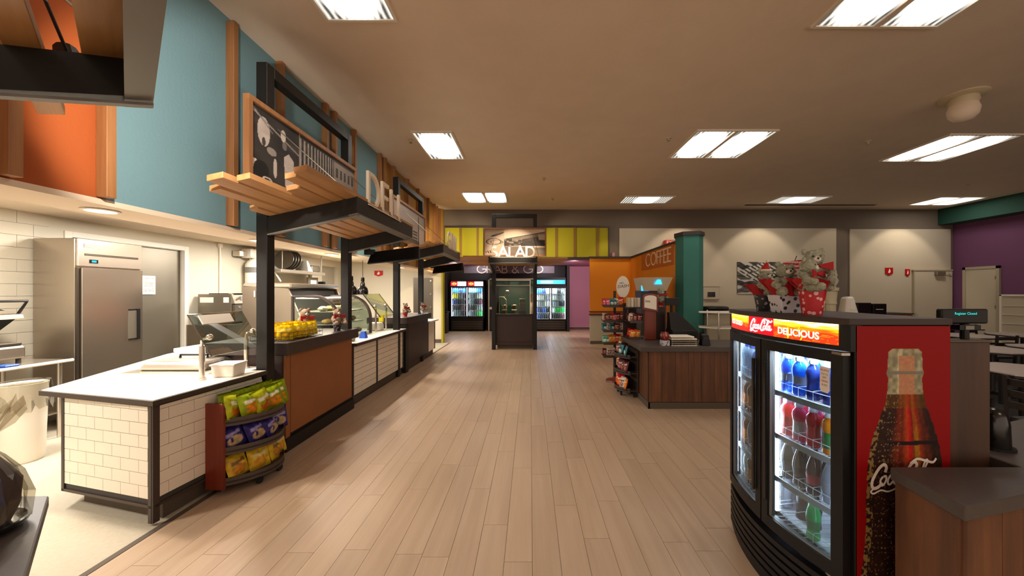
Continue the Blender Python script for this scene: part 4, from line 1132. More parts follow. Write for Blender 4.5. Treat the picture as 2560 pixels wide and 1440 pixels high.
for z in (1.412, .338):
    MB().box(fr(Y0 + .04) - .02, fr(Y0 + .04) + .02, Y0 + .01, Y0 + .10, z - .006, z + .006).build('hinge', 'steel', CO)
# grille slats below the doors, flaring forward
for i in range(6):
    z = .055 + i * .045
    curved(Y0 + .01, Y1 - .01, z, z + .030, .06, -.004 - .004 * i * 0, 12, .105).build('grille_slat', 'black_plastic', CO)
curved(Y0 + .005, Y1 - .005, .0, .045, .3, .01, 12, .105).build('toe_kick', 'black_plastic', CO)
curved(Y0 + .02, Y1 - .02, .05, .335, .02, .05, 12, .09).build('grille_back', 'rubber', CO)
# lights inside
for y in (2.13, 2.19, Y0 + .05, Y1 - .05):
    MB().box(1.475 if y not in (2.13, 2.19) else 1.44, 1.49 if y not in (2.13, 2.19) else 1.455, y - .006, y + .006, .42, 1.38).build('led_strip', 'led_white', CO)
MB().box(1.415, 1.45, 2.145, 2.175, .36, 1.42).build('mullion', 'black_plastic', CO)
MB().box(1.50, 1.53, Y0 + .06, Y1 - .06, 1.405, 1.412).build('led_strip', 'led_white', CO)
# shelves and wire dividers
SZ = [.385, .625, .875, 1.125]
sn_ = ['bottom', 'third', 'second', 'top']
for k, z in enumerate(SZ):
    for a, b in ((Y0 + .045, 2.15), (2.17, Y1 - .045)):
        m = curved(a, b, z - .026, z + .006, .012, .045, 6)
        m.box(1.50, XB - .05, a, a + .006, z - .006, z).box(1.50, XB - .05, b - .006, b, z - .006, z)
        for j in range(12):
            y = a + (b - a) * (j + .5) / 12
            m.add(*[(lambda q: (q.v, q.f))(MB().box(fr(y) + .055, XB - .05, y - .0015, y + .0015, z - .003, z))][0])
        s_ = m.build('shelf', 'wire_white', CO, label='white wire shelf')
        w = MB()
        n = 5
        for j in range(n + 1):
            y = a + .006 + (b - a - .012) * j / n
            x = fr(y) + .06
            w.tube([(x, y, z), (x, y, z + .058), (x + .12, y, z + .07)], .0018, 5)
        w.tube([(fr(a + (b - a) * q / 8) + .058, a + (b - a) * q / 8, z + .055) for q in range(9)], .0018, 5)
        w.build('divider_wires', 'wire_white', s_)
# side picture
mat('decal_white', (226, 214, 204), .6)
def side(u, v):
    X = 1.497 + u * .428; Z = .06 + v * 1.484
    px = 1325 + X / 1.665 * 908; py = 730 + (1.7 - Z) / 1.665 * 908
    ys = [870, 880, 900, 920, 932, 945, 975, 1010, 1050, 1100, 1150, 1240, 1330, 1400, 1500, 1620]
    hw = [30, 42, 43, 43, 47, 42, 44, 50, 66, 82, 92, 97, 97, 106, 116, 112]
    h = np.interp(py, ys, hw); c = 2262.0
    h = h + 4 * (vnoise(u, v, 70, 3) - .5) * (py > 990)
    q = (px - c) / h
    inb = (np.abs(q) < 1) & (py > 872)
    n = vnoise(u * .8, v * 2.4, 60, 1); n2 = vnoise(u, v * .2, 26, 5); nf = vnoise(u, v * 3, 120, 7)
    r = 134 + 0 * u; g = 0 * u; b = 2 + 0 * u
    # glass neck
    neck = inb & (py < 985)
    gr = 110 + 60 * vnoise(u, v * 3, 30, 2) + 30 * (np.abs(q + .3) < .15)
    r = np.where(neck, gr * 1.02, r); g = np.where(neck, gr * .98, g); b = np.where(neck, gr * .78, b)
    mid = neck & (np.abs(q - .1) < .45) & (py > 890)
    r = np.where(mid, 176, r); g = np.where(mid, 110 + 30 * n, g); b = np.where(mid, 84 + 20 * n, b)
    r = np.where(neck & (np.abs(py - 932) < 4), 120, r); g = np.where(neck & (np.abs(py - 932) < 4), 116, g)
    # cola body: dark edges, glowing red and amber middle
    body = inb & (py >= 985)
    glow = np.clip(1 - np.abs(q - .18) / .62, 0, 1) ** .7 * np.clip((1230 - py) / 90, 0, 1)
    flute = .55 + .45 * np.abs(np.sin((q + .1) * 9))
    rr = 30 + 150 * glow * flute + 26 * n; gg = 14 + 40 * glow * flute * (n2 > .4) + 16 * n + 60 * glow * (np.abs(q - .35) < .07); bb = 10 + 12 * n
    rr = np.where(py < 1020, rr * .6 + 50, rr); gg = np.where(py < 1020, gg * .6 + 36, gg)
    band = (np.abs(py - (1108 - 3 * q)) < 5) & (q > -.5)
    rr = np.where(band, 30, rr); gg = np.where(band, 12, gg)
    spark = (nf > .86) & (q < -.1)
    rr = np.where(spark, 150, rr); gg = np.where(spark, 120, gg); bb = np.where(spark, 84, bb)
    edge = (q < -.85) & (n > .55)
    rr = np.where(edge, 130, rr); gg = np.where(edge, 106, gg); bb = np.where(edge, 60, bb)
    r = np.where(body, rr, r); g = np.where(body, gg, g); b = np.where(body, bb, b)
    return r, g, b
panel('side_print', 'print_paper', side, (1.497, Y0 - .0015, .06), (.428, 0, 0), (0, 0, 1.484), 150, 420, CO)
u_ = (.76, 0, .17)
o = script_mark((1.548, Y0 - .003, .79), (1, 0, .10), (0, 0, 1), .115, 'decal_white', CO, 'script_logo', t=.085, depth=.0004)
inv = wmat(CO)
for vtx in o.data.vertices:
    vtx.co.x = (vtx.co.x + 1.75 - 1.548) * .86 + 1.548 - 1.75
# sticker inside the near door glass, with its small print
stk = MB(); x = fr(1.76) - .004
stk.add([(x, 1.80, 1.335), (x, 1.742, 1.335), (x, 1.742, 1.225), (x, 1.752, 1.21), (x, 1.79, 1.21), (x, 1.80, 1.225)], [(0, 1, 2, 3, 4, 5)])
st = stk.build('sticker', 'paper_white', dR, label='white sticker with red lettering')
mat('ink_red', (190, 40, 50), .6); mat('ink_dark', (50, 44, 44), .6)
for i, (tt, ss, mm) in enumerate([('BALANCE', .0125, 'ink_red'), ('WHAT YOU', .008, 'ink_dark'), ('EAT', .013, 'ink_dark'), ('DRINK', .013, 'ink_red'), ('& DO', .013, 'ink_dark')]):
    text_mesh(tt, ss, mm, (x - .001, 1.771, 1.315 - i * .018), (0, -1, 0), (0, 0, 1), dR, 'sticker_lettering', ext=0, align='CENTER')

bottle_proto('blue', 'sports', 'blue', 'white', 'grey'); bottle_proto('deepblue', 'sports', 'deepblue', 'white', None); bottle_proto('water', 'sports', 'water', 'blue', None)
bottle_proto('pink', 'round', 'pink', 'white', 'white'); bottle_proto('red', 'round', 'red', 'white', 'red'); bottle_proto('orange', 'round', 'orange', 'white', 'green')
bottle_proto('magenta', 'round', 'magenta', 'white', 'white'); bottle_proto('cola', 'soda', 'cola', 'black', 'black'); bottle_proto('cola_red', 'soda', 'cola_brown', 'red', 'red')
bottle_proto('pale', 'soda', 'pale', 'grey', 'grey'); bottle_proto('green', 'soda', 'green', 'green', 'green'); bottle_proto('milky', 'soda', 'milky', 'white', None)
bottle_proto('amber', 'round', 'amber', 'white', 'orange')
DESC = {'blue': 'bright blue sports drink bottle', 'deepblue': 'deep blue sports drink bottle', 'water': 'clear water bottle', 'pink': 'pink drink bottle', 'red': 'red drink bottle', 'orange': 'orange drink bottle',
        'magenta': 'magenta drink bottle', 'cola': 'dark cola bottle', 'cola_red': 'red-capped cola bottle', 'pale': 'pale soda bottle', 'green': 'bright green soda bottle', 'milky': 'milky white drink bottle', 'amber': 'amber tea bottle'}
plan = {('near', 3, 0): ['blue', 'blue', 'deepblue', 'deepblue', 'deepblue'], ('near', 3, 1): ['water', 'blue', 'blue', 'deepblue', 'deepblue'],
        ('near', 2, 0): ['red', 'pink', 'red', 'orange', 'magenta'], ('near', 2, 1): ['red', 'magenta', 'red', 'red', 'magenta'],
        ('near', 1, 0): ['cola', 'cola', 'cola_red', 'pale', 'pale'], ('near', 1, 1): ['cola', 'cola', 'cola', 'cola', 'pale'],
        ('near', 0, 0): [None, None, 'green', None, 'milky'], ('near', 0, 1): ['cola', 'cola', None, 'milky', 'milky'],
        ('far', 3, 0): ['water', 'water', 'blue', 'water', 'water'], ('far', 3, 1): ['deepblue', 'deepblue', 'blue', 'water', 'water'],
        ('far', 2, 0): ['amber', 'amber', 'red', 'amber', 'amber'], ('far', 2, 1): ['orange', 'amber', 'amber', 'amber', 'red'],
        ('far', 1, 0): ['amber', 'pale', 'amber', 'pale', 'pale'], ('far', 1, 1): ['cola_red', 'amber', 'pale', 'amber', 'pale'],
        ('far', 0, 0): ['milky', 'amber', 'milky', 'milky', 'pale'], ('far', 0, 1): ['cola', 'pale', 'milky', 'amber', 'pale']}
FIRST = {}
def put(key, loc, label, group, rz=0.0, name=None):
    """the first copy moves the prototype itself"""
    if key not in FIRST:
        FIRST[key] = 1; o = BP[key]; o.location = loc; o.rotation_euler = (0, 0, rz); o['label'] = label; o['group'] = group; return o
    return copy_tree(BP[key], None, loc, rz, label, group)
for (dn, k, row), lst in plan.items():
    a, b = (Y0 + .05, 2.14) if dn == 'near' else (2.18, Y1 - .05)
    for j, key in enumerate(lst):
        if key is None: continue
        y = b - (b - a) * (j + .5) / 5
        x = fr(y) + .100 + row * .085
        put(key, (x, y, SZ[k] + .006), '%s, %s row, %s shelf, %s cooler door, %s from left' % (DESC[key], ['front', 'rear'][row], sn_[k], dn, ords[j]), 'bottles in the near drinks cooler', rz=random.uniform(0, 6))

# ================================================================== chip bags
def bag_mesh(name, w, h, d, fn, seed=0, nu=16, nv=20):
    me = bpy.data.meshes.new(name); vs = []; fs = []; cu = []; cv = []
    for side_ in (1, -1):
        for j in range(nv + 1):
            for i in range(nu + 1):
                u = i / nu; v = j / nv
                puff = (max(0, math.sin(PI * u)) ** .55) * (max(0, math.sin(PI * min(1, max(0, (v - .07) / .86)))) ** .5)
                crin = .22 * noise.noise(Vector((u * 6, v * 6, seed * 3.1 + side_))) + .14 * abs(noise.noise(Vector((u * 13, v * 11, seed + 9.1))))
                x = (u - .5) * w * (1 - .10 * puff) ; z = v * h
                y = -side_ * d / 2 * (puff * (1 + crin * 1.6) + (.0 if 0 < j < nv else .0)) + .006 * math.sin(u * 40) * (1 if v < .08 or v > .92 else 0)
                vs.append((x, y, z)); cu.append(u); cv.append(v)
    n = (nu + 1) * (nv + 1)
    for s_ in range(2):
        for j in range(nv):
            for i in range(nu):
                a = s_ * n + j * (nu + 1) + i; q = (a, a + 1, a + nu + 2, a + nu + 1)
                fs.append(q if s_ == 0 else q[::-1])
    me.from_pydata(vs, [], fs); me.update(); me.shade_smooth()
    col = np.clip(np.stack(fn(np.array(cu), np.array(cv)), -1) / 255., 0, 1) ** 2.2
    a = me.color_attributes.new('print', 'FLOAT_COLOR', 'POINT')
    a.data.foreach_set('color', np.concatenate([col, np.ones((len(col), 1))], 1).astype(np.float32).ravel())
    me.materials.append(MATS['print_gloss'])
    return me
def bagfn(base, chip, band, seed=1, bandv=.62):
    def f(u, v):
        n = vnoise(u, v, 9, seed)
        def ch(k):
            c = base[k] * (.85 + .3 * n)
            c = np.where(ell(u, v, .5, .32, .36, .20) & (n > .3), chip[k] * (.8 + .4 * n), c)
            c = np.where((np.abs(v - bandv - .08 * (u - .5)) < .065) & (np.abs(u - .5) < .36), band[k], c)
            c = np.where((v < .04) | (v > .96), base[k] * .8, c)
            return c
        return ch(0), ch(1), ch(2)
    return f
BAG = {}
for key, w, h, d, b_, c_, n_ in (('lime', .18, .215, .09, (132, 150, 18), (205, 120, 30), (225, 220, 190)), ('lime2', .18, .22, .09, (164, 168, 28), (170, 84, 30), (230, 226, 200)),
                                 ('purple', .17, .20, .08, (52, 44, 110), (176, 150, 110), (150, 140, 190)), ('gold', .17, .21, .08, (196, 160, 44), (170, 110, 40), (120, 90, 60)), ('gold2', .17, .20, .08, (206, 170, 50), (200, 140, 40), (206, 190, 130)),
                                 ('yellow', .16, .17, .06, (245, 205, 20), (230, 170, 30), (250, 230, 120)), ('pink', .08, .10, .03, (206, 50, 80), (240, 150, 160), (240, 210, 210)), ('teal', .08, .10, .03, (60, 130, 140), (220, 225, 220), (20, 60, 90)),
                                 ('red', .09, .12, .04, (190, 30, 30), (230, 130, 60), (240, 210, 180)), ('brown', .08, .10, .03, (110, 56, 50), (190, 130, 110), (220, 180, 160)), ('orange', .08, .11, .03, (225, 120, 40), (240, 180, 90), (250, 220, 160)),
                                 ('white', .08, .11, .025, (220, 205, 190), (150, 110, 100), (120, 60, 60)), ('mint', .08, .10, .03, (120, 190, 160), (220, 225, 215), (40, 110, 90)), ('maroon', .08, .11, .03, (96, 24, 36), (190, 120, 110), (220, 190, 180))):
    BAG[key] = bag_mesh('snack_bag', w, h, d, bagfn(b_, c_, n_, len(BAG) + 3), seed=len(BAG))
def bag(key, loc, rot, label, group, s=1.0, name='chip_bag', cat='snack bag'):
    o = bpy.data.objects.new(name, BAG[key]); COL.objects.link(o); o.location = loc; o.rotation_euler = rot; o.scale = (s, s, s)
    return tag(o, label, cat, group)

# ---- half-round wheeled chip rack at the tiled counter
def half_rack(name, label, org, rz, W, D, B, H, zs, mirror=False, cherry=True):
    t = thing(name, label, 'snack rack', org, rz)
    for y in ((0, W - .02) if cherry else (0,)):
        n = 8; prof = [(0, .055), (D, .055), (D, H - .05)] + [(D - .05 + .05 * math.cos(a), H - .05 + .05 * math.sin(a)) for a in [PI / 2 * k / 6 for k in range(7)]] + [(0, H)]
        MB().extrude([(x, y, z) for x, z in prof], (0, .02, 0)).build('side_panel', 'cherry_wood', t, world=False)
    MB().box(0, .012, 0.02, W - .02, .06, H - .04).build('back_panel', 'cherry_wood' if cherry else 'shelf_rack', t, world=False)
    for z in zs:
        out = [(D + (B - D) * math.sin(PI * k / 14) ** .8 if 0 < k < 14 else D, .02 + (W - .04) * k / 14) for k in range(15)]
        sf_ = MB().prism([(.012, .02)] + out + [(.012, W - .02)], z - .015, z).build('shelf', 'shelf_rack', t, world=False)
        m = MB(); vs = []; fs = []
        for (x, y) in out: vs += [(x, y, z - .035), (x, y, z + .03), (x - .008, y, z + .03), (x - .008, y, z - .035)]
        for k in range(14):
            a = 4 * k; b = a + 4; fs += [(a, b, b + 1, a + 1), (a + 1, b + 1, b + 2, a + 2), (a + 2, b + 2, b + 3, a + 3), (a + 3, b + 3, b, a)]
        m.add(vs, fs).build('shelf_lip', 'shelf_rack', sf_, world=False)
    for (x, y) in ((.05, .08), (.05, W - .08), (B - .08, W * .35), (B - .08, W * .7)):
        MB().cyl((x - .01, y, .03), (x + .012, y, .03), .03, n=14).box(x - .014, x + .016, y - .012, y + .012, .03, .085).build('caster', 'rubber', t, world=False)
    return t
RK = half_rack('snack_rack', 'wheeled half-round chip rack with cherry side panels at the tiled counter', (-2.70, 3.02, 0), -.069, .66, .16, .36, .77, (.115, .37, .61))
Mr = wmat(RK)
def on_rack(M, x, y, z): return tuple(M @ Vector((x, y, z)))
i = 0
for row, (z, keys, pos) in enumerate([(.612, ['lime2', 'lime', 'lime2', 'lime', 'lime', 'lime'], [(.17, .10), (.25, .19), (.28, .31), (.28, .42), (.24, .52), (.17, .60)]),
                                 (.372, ['purple', 'purple', 'purple', 'purple'], [(.18, .11), (.26, .26), (.28, .40), (.20, .56)]),
                                 (.117, ['gold', 'gold2', 'gold', 'gold2'], [(.20, .12), (.26, .27), (.27, .43), (.20, .57)])]):
    for j, (k_, (x, y)) in enumerate(zip(keys, pos)):
        bag(k_, on_rack(Mr, x, y, z), (math.radians(-16), math.radians(random.uniform(-14, 14)), PI / 2 - .069 + random.uniform(-.5, .3)),
            '%s chip bag, %s shelf of the wheeled rack, %s from near end' % ({'lime': 'lime green', 'lime2': 'yellow green', 'purple': 'dark purple', 'gold': 'dull gold', 'gold2': 'bright gold'}[k_], ['top', 'middle', 'bottom'][row], ords[j]), 'chip bags on the wheeled rack')
for j in range(4):
    bag('lime', on_rack(Mr, .09, .14 + j * .13, .617), (math.radians(-6), 0, PI / 2 - .069 + random.uniform(-.2, .2)), 'lime chip bag in rear row of the wheeled rack top shelf, %s from near' % ords[j], 'chip bags on the wheeled rack')

# ---- wire basket of yellow bags on the brown bar
BK = thing('wire_basket', 'shallow black wire basket full of yellow chip bags on the brown bar', 'basket', (-2.85, 4.2, 1.165))
bx0, bx1, by0, by1 = -3.02, -2.60, 3.92, 4.55
m = MB()
for z in (1.17, 1.215, 1.26):
    m.tube([(bx0, by0, z), (bx1, by0, z), (bx1, by1, z), (bx0, by1, z), (bx0, by0, z)], .003, 6)
for k in range(10):
    y = by0 + (by1 - by0) * k / 9; m.tube([(bx0, y, 1.26), (bx0, y, 1.17), (bx1, y, 1.17), (bx1, y, 1.26)], .002, 5)
for k in range(6):
    x = bx0 + (bx1 - bx0) * k / 5; m.tube([(x, by0, 1.26), (x, by0, 1.17), (x, by1, 1.17), (x, by1, 1.26)], .002, 5)
m.build('wires', 'wire_dark', BK)
for j in range(7):
    bag('yellow', (-2.69, 3.99 + j * .078, 1.178), (math.radians(-14), math.radians(random.uniform(-6, 6)), PI / 2 + random.uniform(-.9, -.4)), 'bright yellow chip bag, front row of the bar basket, %s from near end' % ords[j], 'yellow chip bags in the bar basket', 1.0)
for j in range(5):
    bag('yellow', (-2.87, 4.02 + j * .10, 1.178), (math.radians(-8), 0, PI / 2 + random.uniform(-.9, -.2)), 'bright yellow chip bag, rear row of the bar basket, %s from near end' % ords[j], 'yellow chip bags in the bar basket', 1.0)

# ================================================================== gift pots and plush bears
def pot(loc, r, h, fn_mat, label, tissue=True, name='gift_pot', fnp=None, sc=1.0, pattern=None, square=False):
    t = thing(name, label, 'gift pot', loc)
    x, y, z = loc
    if square:
        MB().hexa([(x - r * .8, y - r * .6, z), (x + r * .8, y - r * .6, z), (x + r * .8, y + r * .6, z), (x - r * .8, y + r * .6, z)], [(x - r, y - r * .8, z + h), (x + r, y - r * .8, z + h), (x + r, y + r * .8, z + h), (x - r, y + r * .8, z + h)]).build('pot', fn_mat, t, bevel=.003)
    else:
        MB().lathe([(r * .72, 0), (r, h), (r * 1.03, h), (r * 1.03, h + .004), (r * .9, h + .004), (r * .88, h - .02)], loc, 24).build('pot', fn_mat, t, smooth=True)
    if tissue:
        m = MB(); n = 22; vs = [(x, y, z + h * .7)]
        for k in range(n):
            a = 2 * PI * k / n; rr = r * (1.45 + .35 * math.sin(k * 2.3) + .25 * (k % 2)); vs.append((x + rr * math.cos(a), y + rr * math.sin(a) * .8, z + h + r * (.75 + .45 * math.sin(k * 1.7) + .3 * (k % 2))))
        vs2 = [(x + r * .9 * math.cos(2 * PI * k / n), y + r * .9 * math.sin(2 * PI * k / n), z + h * .96) for k in range(n)]
        fs = []
        for k in range(n):
            fs.append((1 + k, 1 + (k + 1) % n, n + 1 + (k + 1) % n, n + 1 + k)); fs.append((0, n + 1 + k, n + 1 + (k + 1) % n))
        m.add(vs + vs2, fs).build('tissue_paper', 'red_cloth', t)
    return t
def bear(loc, s, rz, label, material='plush_grey', hat=False, bow=True, seed=0):
    t = thing('plush_bear', label, 'plush toy', loc, rz, 'plush bears in gift pots')
    f = .35
    MB().ball((0, 0, .075 * s), .075 * s, 14, 10, (1, .9, 1.1), f, seed).build('body', material, t, world=False, smooth=True)
    hd = MB().ball((0, -.01 * s, .20 * s), .062 * s, 14, 10, (1.05, .95, 1), f, seed + 1).build('head', material, t, world=False, smooth=True)
    for sx in (-1, 1):
        MB().ball((sx * .052 * s, 0, .252 * s), .024 * s, 8, 6, (1, .5, 1), .3, seed).build('ear', material, hd, world=False, smooth=True).parent = hd
        MB().ball((sx * .022 * s, -.062 * s, .212 * s), .007 * s, 6, 5).build('eye', 'black_gloss', hd, world=False, smooth=True)
        MB().tube([(sx * .06 * s, -.01 * s, .13 * s), (sx * .10 * s, -.05 * s, .09 * s), (sx * .085 * s, -.085 * s, .075 * s)], .026 * s, 8).ball((sx * .085 * s, -.085 * s, .075 * s), .03 * s, 8, 6, (1, 1, 1), .3, seed).build('arm', material, t, world=False, smooth=True)
        MB().tube([(sx * .05 * s, -.03 * s, .03 * s), (sx * .07 * s, -.11 * s, .03 * s)], .032 * s, 8).ball((sx * .07 * s, -.12 * s, .035 * s), .036 * s, 8, 6, (1, 1, 1), .3, seed).build('foot', material, t, world=False, smooth=True)
    MB().ball((0, -.062 * s, .19 * s), .026 * s, 8, 6, (1, .8, .8)).build('muzzle', 'plush_white', hd, world=False, smooth=True)
    MB().ball((0, -.084 * s, .196 * s), .008 * s, 6, 5).build('nose', 'black_gloss', hd, world=False, smooth=True)
    if bow:
        m = MB()
        for sx in (-1, 1):
            m.hexa([(0, -.07 * s, .135 * s), (sx * .09 * s, -.085 * s, .11 * s), (sx * .09 * s, -.07 * s, .11 * s), (0, -.06 * s, .135 * s)], [(0, -.07 * s, .148 * s), (sx * .09 * s, -.085 * s, .17 * s), (sx * .09 * s, -.07 * s, .17 * s), (0, -.06 * s, .148 * s)])
        m.ball((0, -.07 * s, .14 * s), .014 * s, 8, 6).build('ribbon_bow', 'red_cloth', t, world=False)
    if hat:
        MB().cyl((0, 0, .25 * s), (.03 * s, 0, .34 * s), .05 * s, .006 * s, 12).build('hat', 'red_cloth', t, world=False, smooth=True)
        MB().ball((.03 * s, 0, .345 * s), .018 * s, 8, 6, (1, 1, 1), .3).build('pompom', 'plush_white', t, world=False, smooth=True)
        MB().lathe([(.054 * s, .238 * s), (.062 * s, .25 * s), (.054 * s, .262 * s)], n=14).build('hat_brim', 'plush_white', t, world=False, smooth=True)
    return t
def patterned(name, c1, c2, scale):
    m = mat(name, c1, .5); nt = m.node_tree; N = nt.nodes; L = nt.links; b = N['Principled BSDF']
    tc = N.new('ShaderNodeTexCoord'); v = N.new('ShaderNodeTexVoronoi'); v.inputs['Scale'].default_value = scale
    L.new(tc.outputs['Object'], v.inputs['Vector']); cr = N.new('ShaderNodeValToRGB'); cr.color_ramp.interpolation = 'CONSTANT'
    cr.color_ramp.elements[0].color = rgb(*c2); cr.color_ramp.elements[1].color = rgb(*c1); cr.color_ramp.elements[1].position = .32
    L.new(v.outputs[0], cr.inputs[0]); L.new(cr.outputs[0], b.inputs['Base Color'])
patterned('pot_black_white', (30, 28, 32), (150, 148, 155), 38); patterned('pot_white_black', (200, 198, 206), (40, 38, 44), 30); patterned('pot_red_stars', (176, 22, 34), (225, 170, 170), 30)
def at(px, py, Y): return tuple(P(px, py, Y))
# three pots on the cooler roof
zt = CT
Yp = 2.05
def onto(px, Y): q = P(px, 700, Y); return (q.x, Y, zt)
p1_ = pot(onto(1912, 2.35), .062, .10, 'pot_black_white', 'black and white flowered gift pot with red tissue on the cooler, far left')
p2_ = pot(onto(1968, 2.12), .078, .105, 'pot_white_black', 'white patterned gift pot with black tag in the middle of the cooler top', square=True)
p3_ = pot(onto(2030, 1.95), .062, .125, 'pot_red_stars', 'red gift pot with white stars and red tissue on the cooler, right')
bear((onto(1912, 2.35)[0], 2.35, zt + .10), .64, .2, 'grey plush bear with red scarf in the black flowered pot', hat=True, seed=3)
bear((onto(1958, 2.12)[0] , 2.10, zt + .10), .72, -.2, 'pale grey plush bear with curled arms in the white patterned pot', bow=False, seed=5)
bear((onto(2015, 1.95)[0], 1.94, zt + .125), .66, .5, 'grey plush bear leaning left in the red starred pot', hat=False, seed=8)
bear((onto(2040, 1.95)[0], 1.97, zt + .155), .74, -.3, 'tall grey plush bear upright in the red starred pot', hat=False, seed=9)
cd = thing('card_pick', 'red and white greeting card on a dark stick above the middle gift pot', 'greeting card', onto(1980, 2.1))
q = P(1980, 675, 2.08)
MB().tube([(q.x - .01, 2.1, zt + .09), (q.x + .0, 2.09, q.z), (q.x + .02, 2.07, P(0, 640, 2.08).z)], .002, 6).build('stick', 'black_plastic', cd)
def cardfn(u, v):
    r = np.where(np.sin(v * 26 + u * 6) > 0, 214, 165); g = np.where(np.sin(v * 26 + u * 6) > 0, 170, 26); return r, g, g * 1.0
panel('card', 'print_paper', cardfn, (q.x - .05, 2.075, q.z - .045), (.11, 0, .015), (0, 0, .09), 24, 24, cd)
# small pots on the bars
def small_pot(px, py, Y, zb, label, blabel, mat_='pot_black_white', bm='plush_tan', s=.9):
    q = P(px, py, Y); lo = (q.x, Y, zb)
    pot(lo, .055, .09, mat_, label, tissue=False)
    bear((q.x, Y, zb + .085), s * .85, PI / 2 - .6, blabel, bm, seed=int(px))
small_pot(762, 820, 4.62, 1.165, 'small dark gift pot with red ribbon behind the yellow chip basket', 'tan plush bear with red bow behind the yellow chip basket', s=1.05)
small_pot(843, 820, 5.02, 1.165, 'small black lettered gift pot at the far end of the brown bar', 'brown plush bear in the pot at the far end of the brown bar', s=1.0)
small_pot(1013, 780, 7.95, 1.165, 'small red gift pot at the near end of the dark bar', 'tan plush bear with red bow at near end of the dark bar', 'pot_red_stars')
small_pot(1056, 775, 8.9, 1.165, 'small white gift pot at the far end of the dark bar', 'tan plush bear at the far end of the dark bar', 'pot_white_black')
# ================================================================== kitchen equipment
# reach-in refrigerator
FR = thing('steel_refrigerator', 'tall stainless steel reach-in refrigerator with one door and blue display', 'refrigerator', (-6.0, 4.95, 0))
fx0, fx1, fy0, fy1, fz = -6.26, -5.70, 4.57, 5.34, 2.38
MB().box(fx0, fx1 - .03, fy0, fy1, .15, fz).build('cabinet', 'steel', FR, bevel=.006)
MB().box(fx1 - .03, fx1, fy0 + .01, fy1 - .005, 2.03, fz).build('top_grille', 'steel_bright', FR, bevel=.005)
MB().box(fx1 - .004, fx1 + .006, fy0 + .08, fy1 - .06, 2.17, 2.195).build('vent_slot', 'steel_dark', FR)
MB().box(fx1, fx1 + .006, fy0 + .13, fy0 + .22, 2.075, 2.12).build('display', 'black_gloss', FR)
MB().box(fx1 + .006, fx1 + .008, fy0 + .15, fy0 + .20, 2.085, 2.11).build('display_digits', 'screen_blue', FR)
MB().box(fx1, fx1 + .003, fy0 + .07, fy0 + .30, 2.27, 2.32).build('badge', 'grey_plastic', FR)
dr = MB().box(fx1 - .03, fx1 + .02, fy0 + .035, fy1 - .01, .28, 2.01).build('door', 'steel', FR, bevel=.006)
MB().box(fx1 - .028, fx1 - .005, fy0, fy0 + .03, .28, 2.01).build('door_edge', 'steel_dark', FR)
MB().box(fx1 + .02, fx1 + .026, fy1 - .21, fy1 - .06, 1.02, 1.46).build('handle_plate', 'steel_dull', dr)
MB().box(fx1 + .026, fx1 + .036, fy1 - .10, fy1 - .06, 1.02, 1.46).box(fx1 + .026, fx1 + .03, fy1 - .21, fy1 - .06, 1.44, 1.46).box(fx1 + .026, fx1 + .03, fy1 - .21, fy1 - .06, 1.02, 1.04).build('recessed_handle', 'black_plastic', dr)
for x in (fx0 + .06, fx1 - .1):
    for y in (fy0 + .06, fy1 - .06): MB().cyl((x, y, 0), (x, y, .15), .025).build('leg', 'steel_dull', FR)
# paper on walk-in door
a = P(363, 688, 5.95); X = -6.345
pp = thing('taped_notice', 'white sheet of paper with small print taped to the grey walk-in door', 'notice', (X, 6.03, 1.9))
def paperfn(u, v):
    g = np.where((np.sin(v * 90) > .3) & (u > .12) & (u < .88) & (v > .12) & (v < .9) & (vnoise(u, v, 40, 2) > .25), 150, 232); return g, g * .98, g * .94
panel('sheet', 'print_paper', paperfn, (X + .002, 5.93, 1.66), (0, .22, 0), (0, 0, .31), 40, 60, pp)
# prep table with panini press
PT = thing('prep_table', 'stainless prep table with rolled edge at the left edge', 'table', (-5.85, 3.6, 0))
MB().box(-6.24, -5.45, 2.6, 4.33, .875, .905).build('table_top', 'steel_bright', PT, bevel=.008)
MB().cyl((-5.45, 2.6, .893), (-5.45, 4.33, .893), .018).build('rolled_edge', 'white_solid', PT)
MB().box(-6.2, -5.52, 2.7, 4.25, .28, .30).build('undershelf', 'steel', PT)
for x in (-6.18, -5.52):
    for y in (2.66, 4.26): MB().cyl((x, y, 0), (x, y, .875), .02).build('leg', 'steel_bright', PT)
PP = thing('panini_press', 'black and steel panini press with raised lid on the prep table', 'press', (-5.95, 3.98, .905))
MB().box(-6.18, -5.68, 3.70, 4.10, .96, 1.10).build('base', 'steel', PP, bevel=.02)
MB().box(-6.16, -5.70, 3.72, 4.08, 1.10, 1.14).build('lower_plate', 'steel_dark', PP, bevel=.01)
MB().hexa([(-6.18, 3.72, 1.16), (-6.10, 3.72, 1.16), (-6.10, 4.08, 1.16), (-6.18, 4.08, 1.16)], [(-6.0, 3.72, 1.52), (-5.72, 3.72, 1.44), (-5.72, 4.08, 1.44), (-6.0, 4.08, 1.52)]).build('upper_plate', 'black_plastic', PP)
MB().hexa([(-6.02, 3.71, 1.44), (-5.68, 3.71, 1.40), (-5.68, 4.09, 1.40), (-6.02, 4.09, 1.44)], [(-6.02, 3.71, 1.51), (-5.70, 3.71, 1.46), (-5.70, 4.09, 1.46), (-6.02, 4.09, 1.51)]).build('lid', 'steel_bright', PP, bevel=.01)
MB().tube([(-5.72, 3.74, 1.46), (-5.62, 3.74, 1.60), (-5.62, 4.06, 1.60), (-5.72, 4.06, 1.46)], .014, 8).build('handle', 'black_plastic', PP)
for x in (-6.14, -5.72):
    for y in (3.74, 4.06): MB().cyl((x, y, .905), (x, y, .96), .02).build('foot', 'rubber', PP)
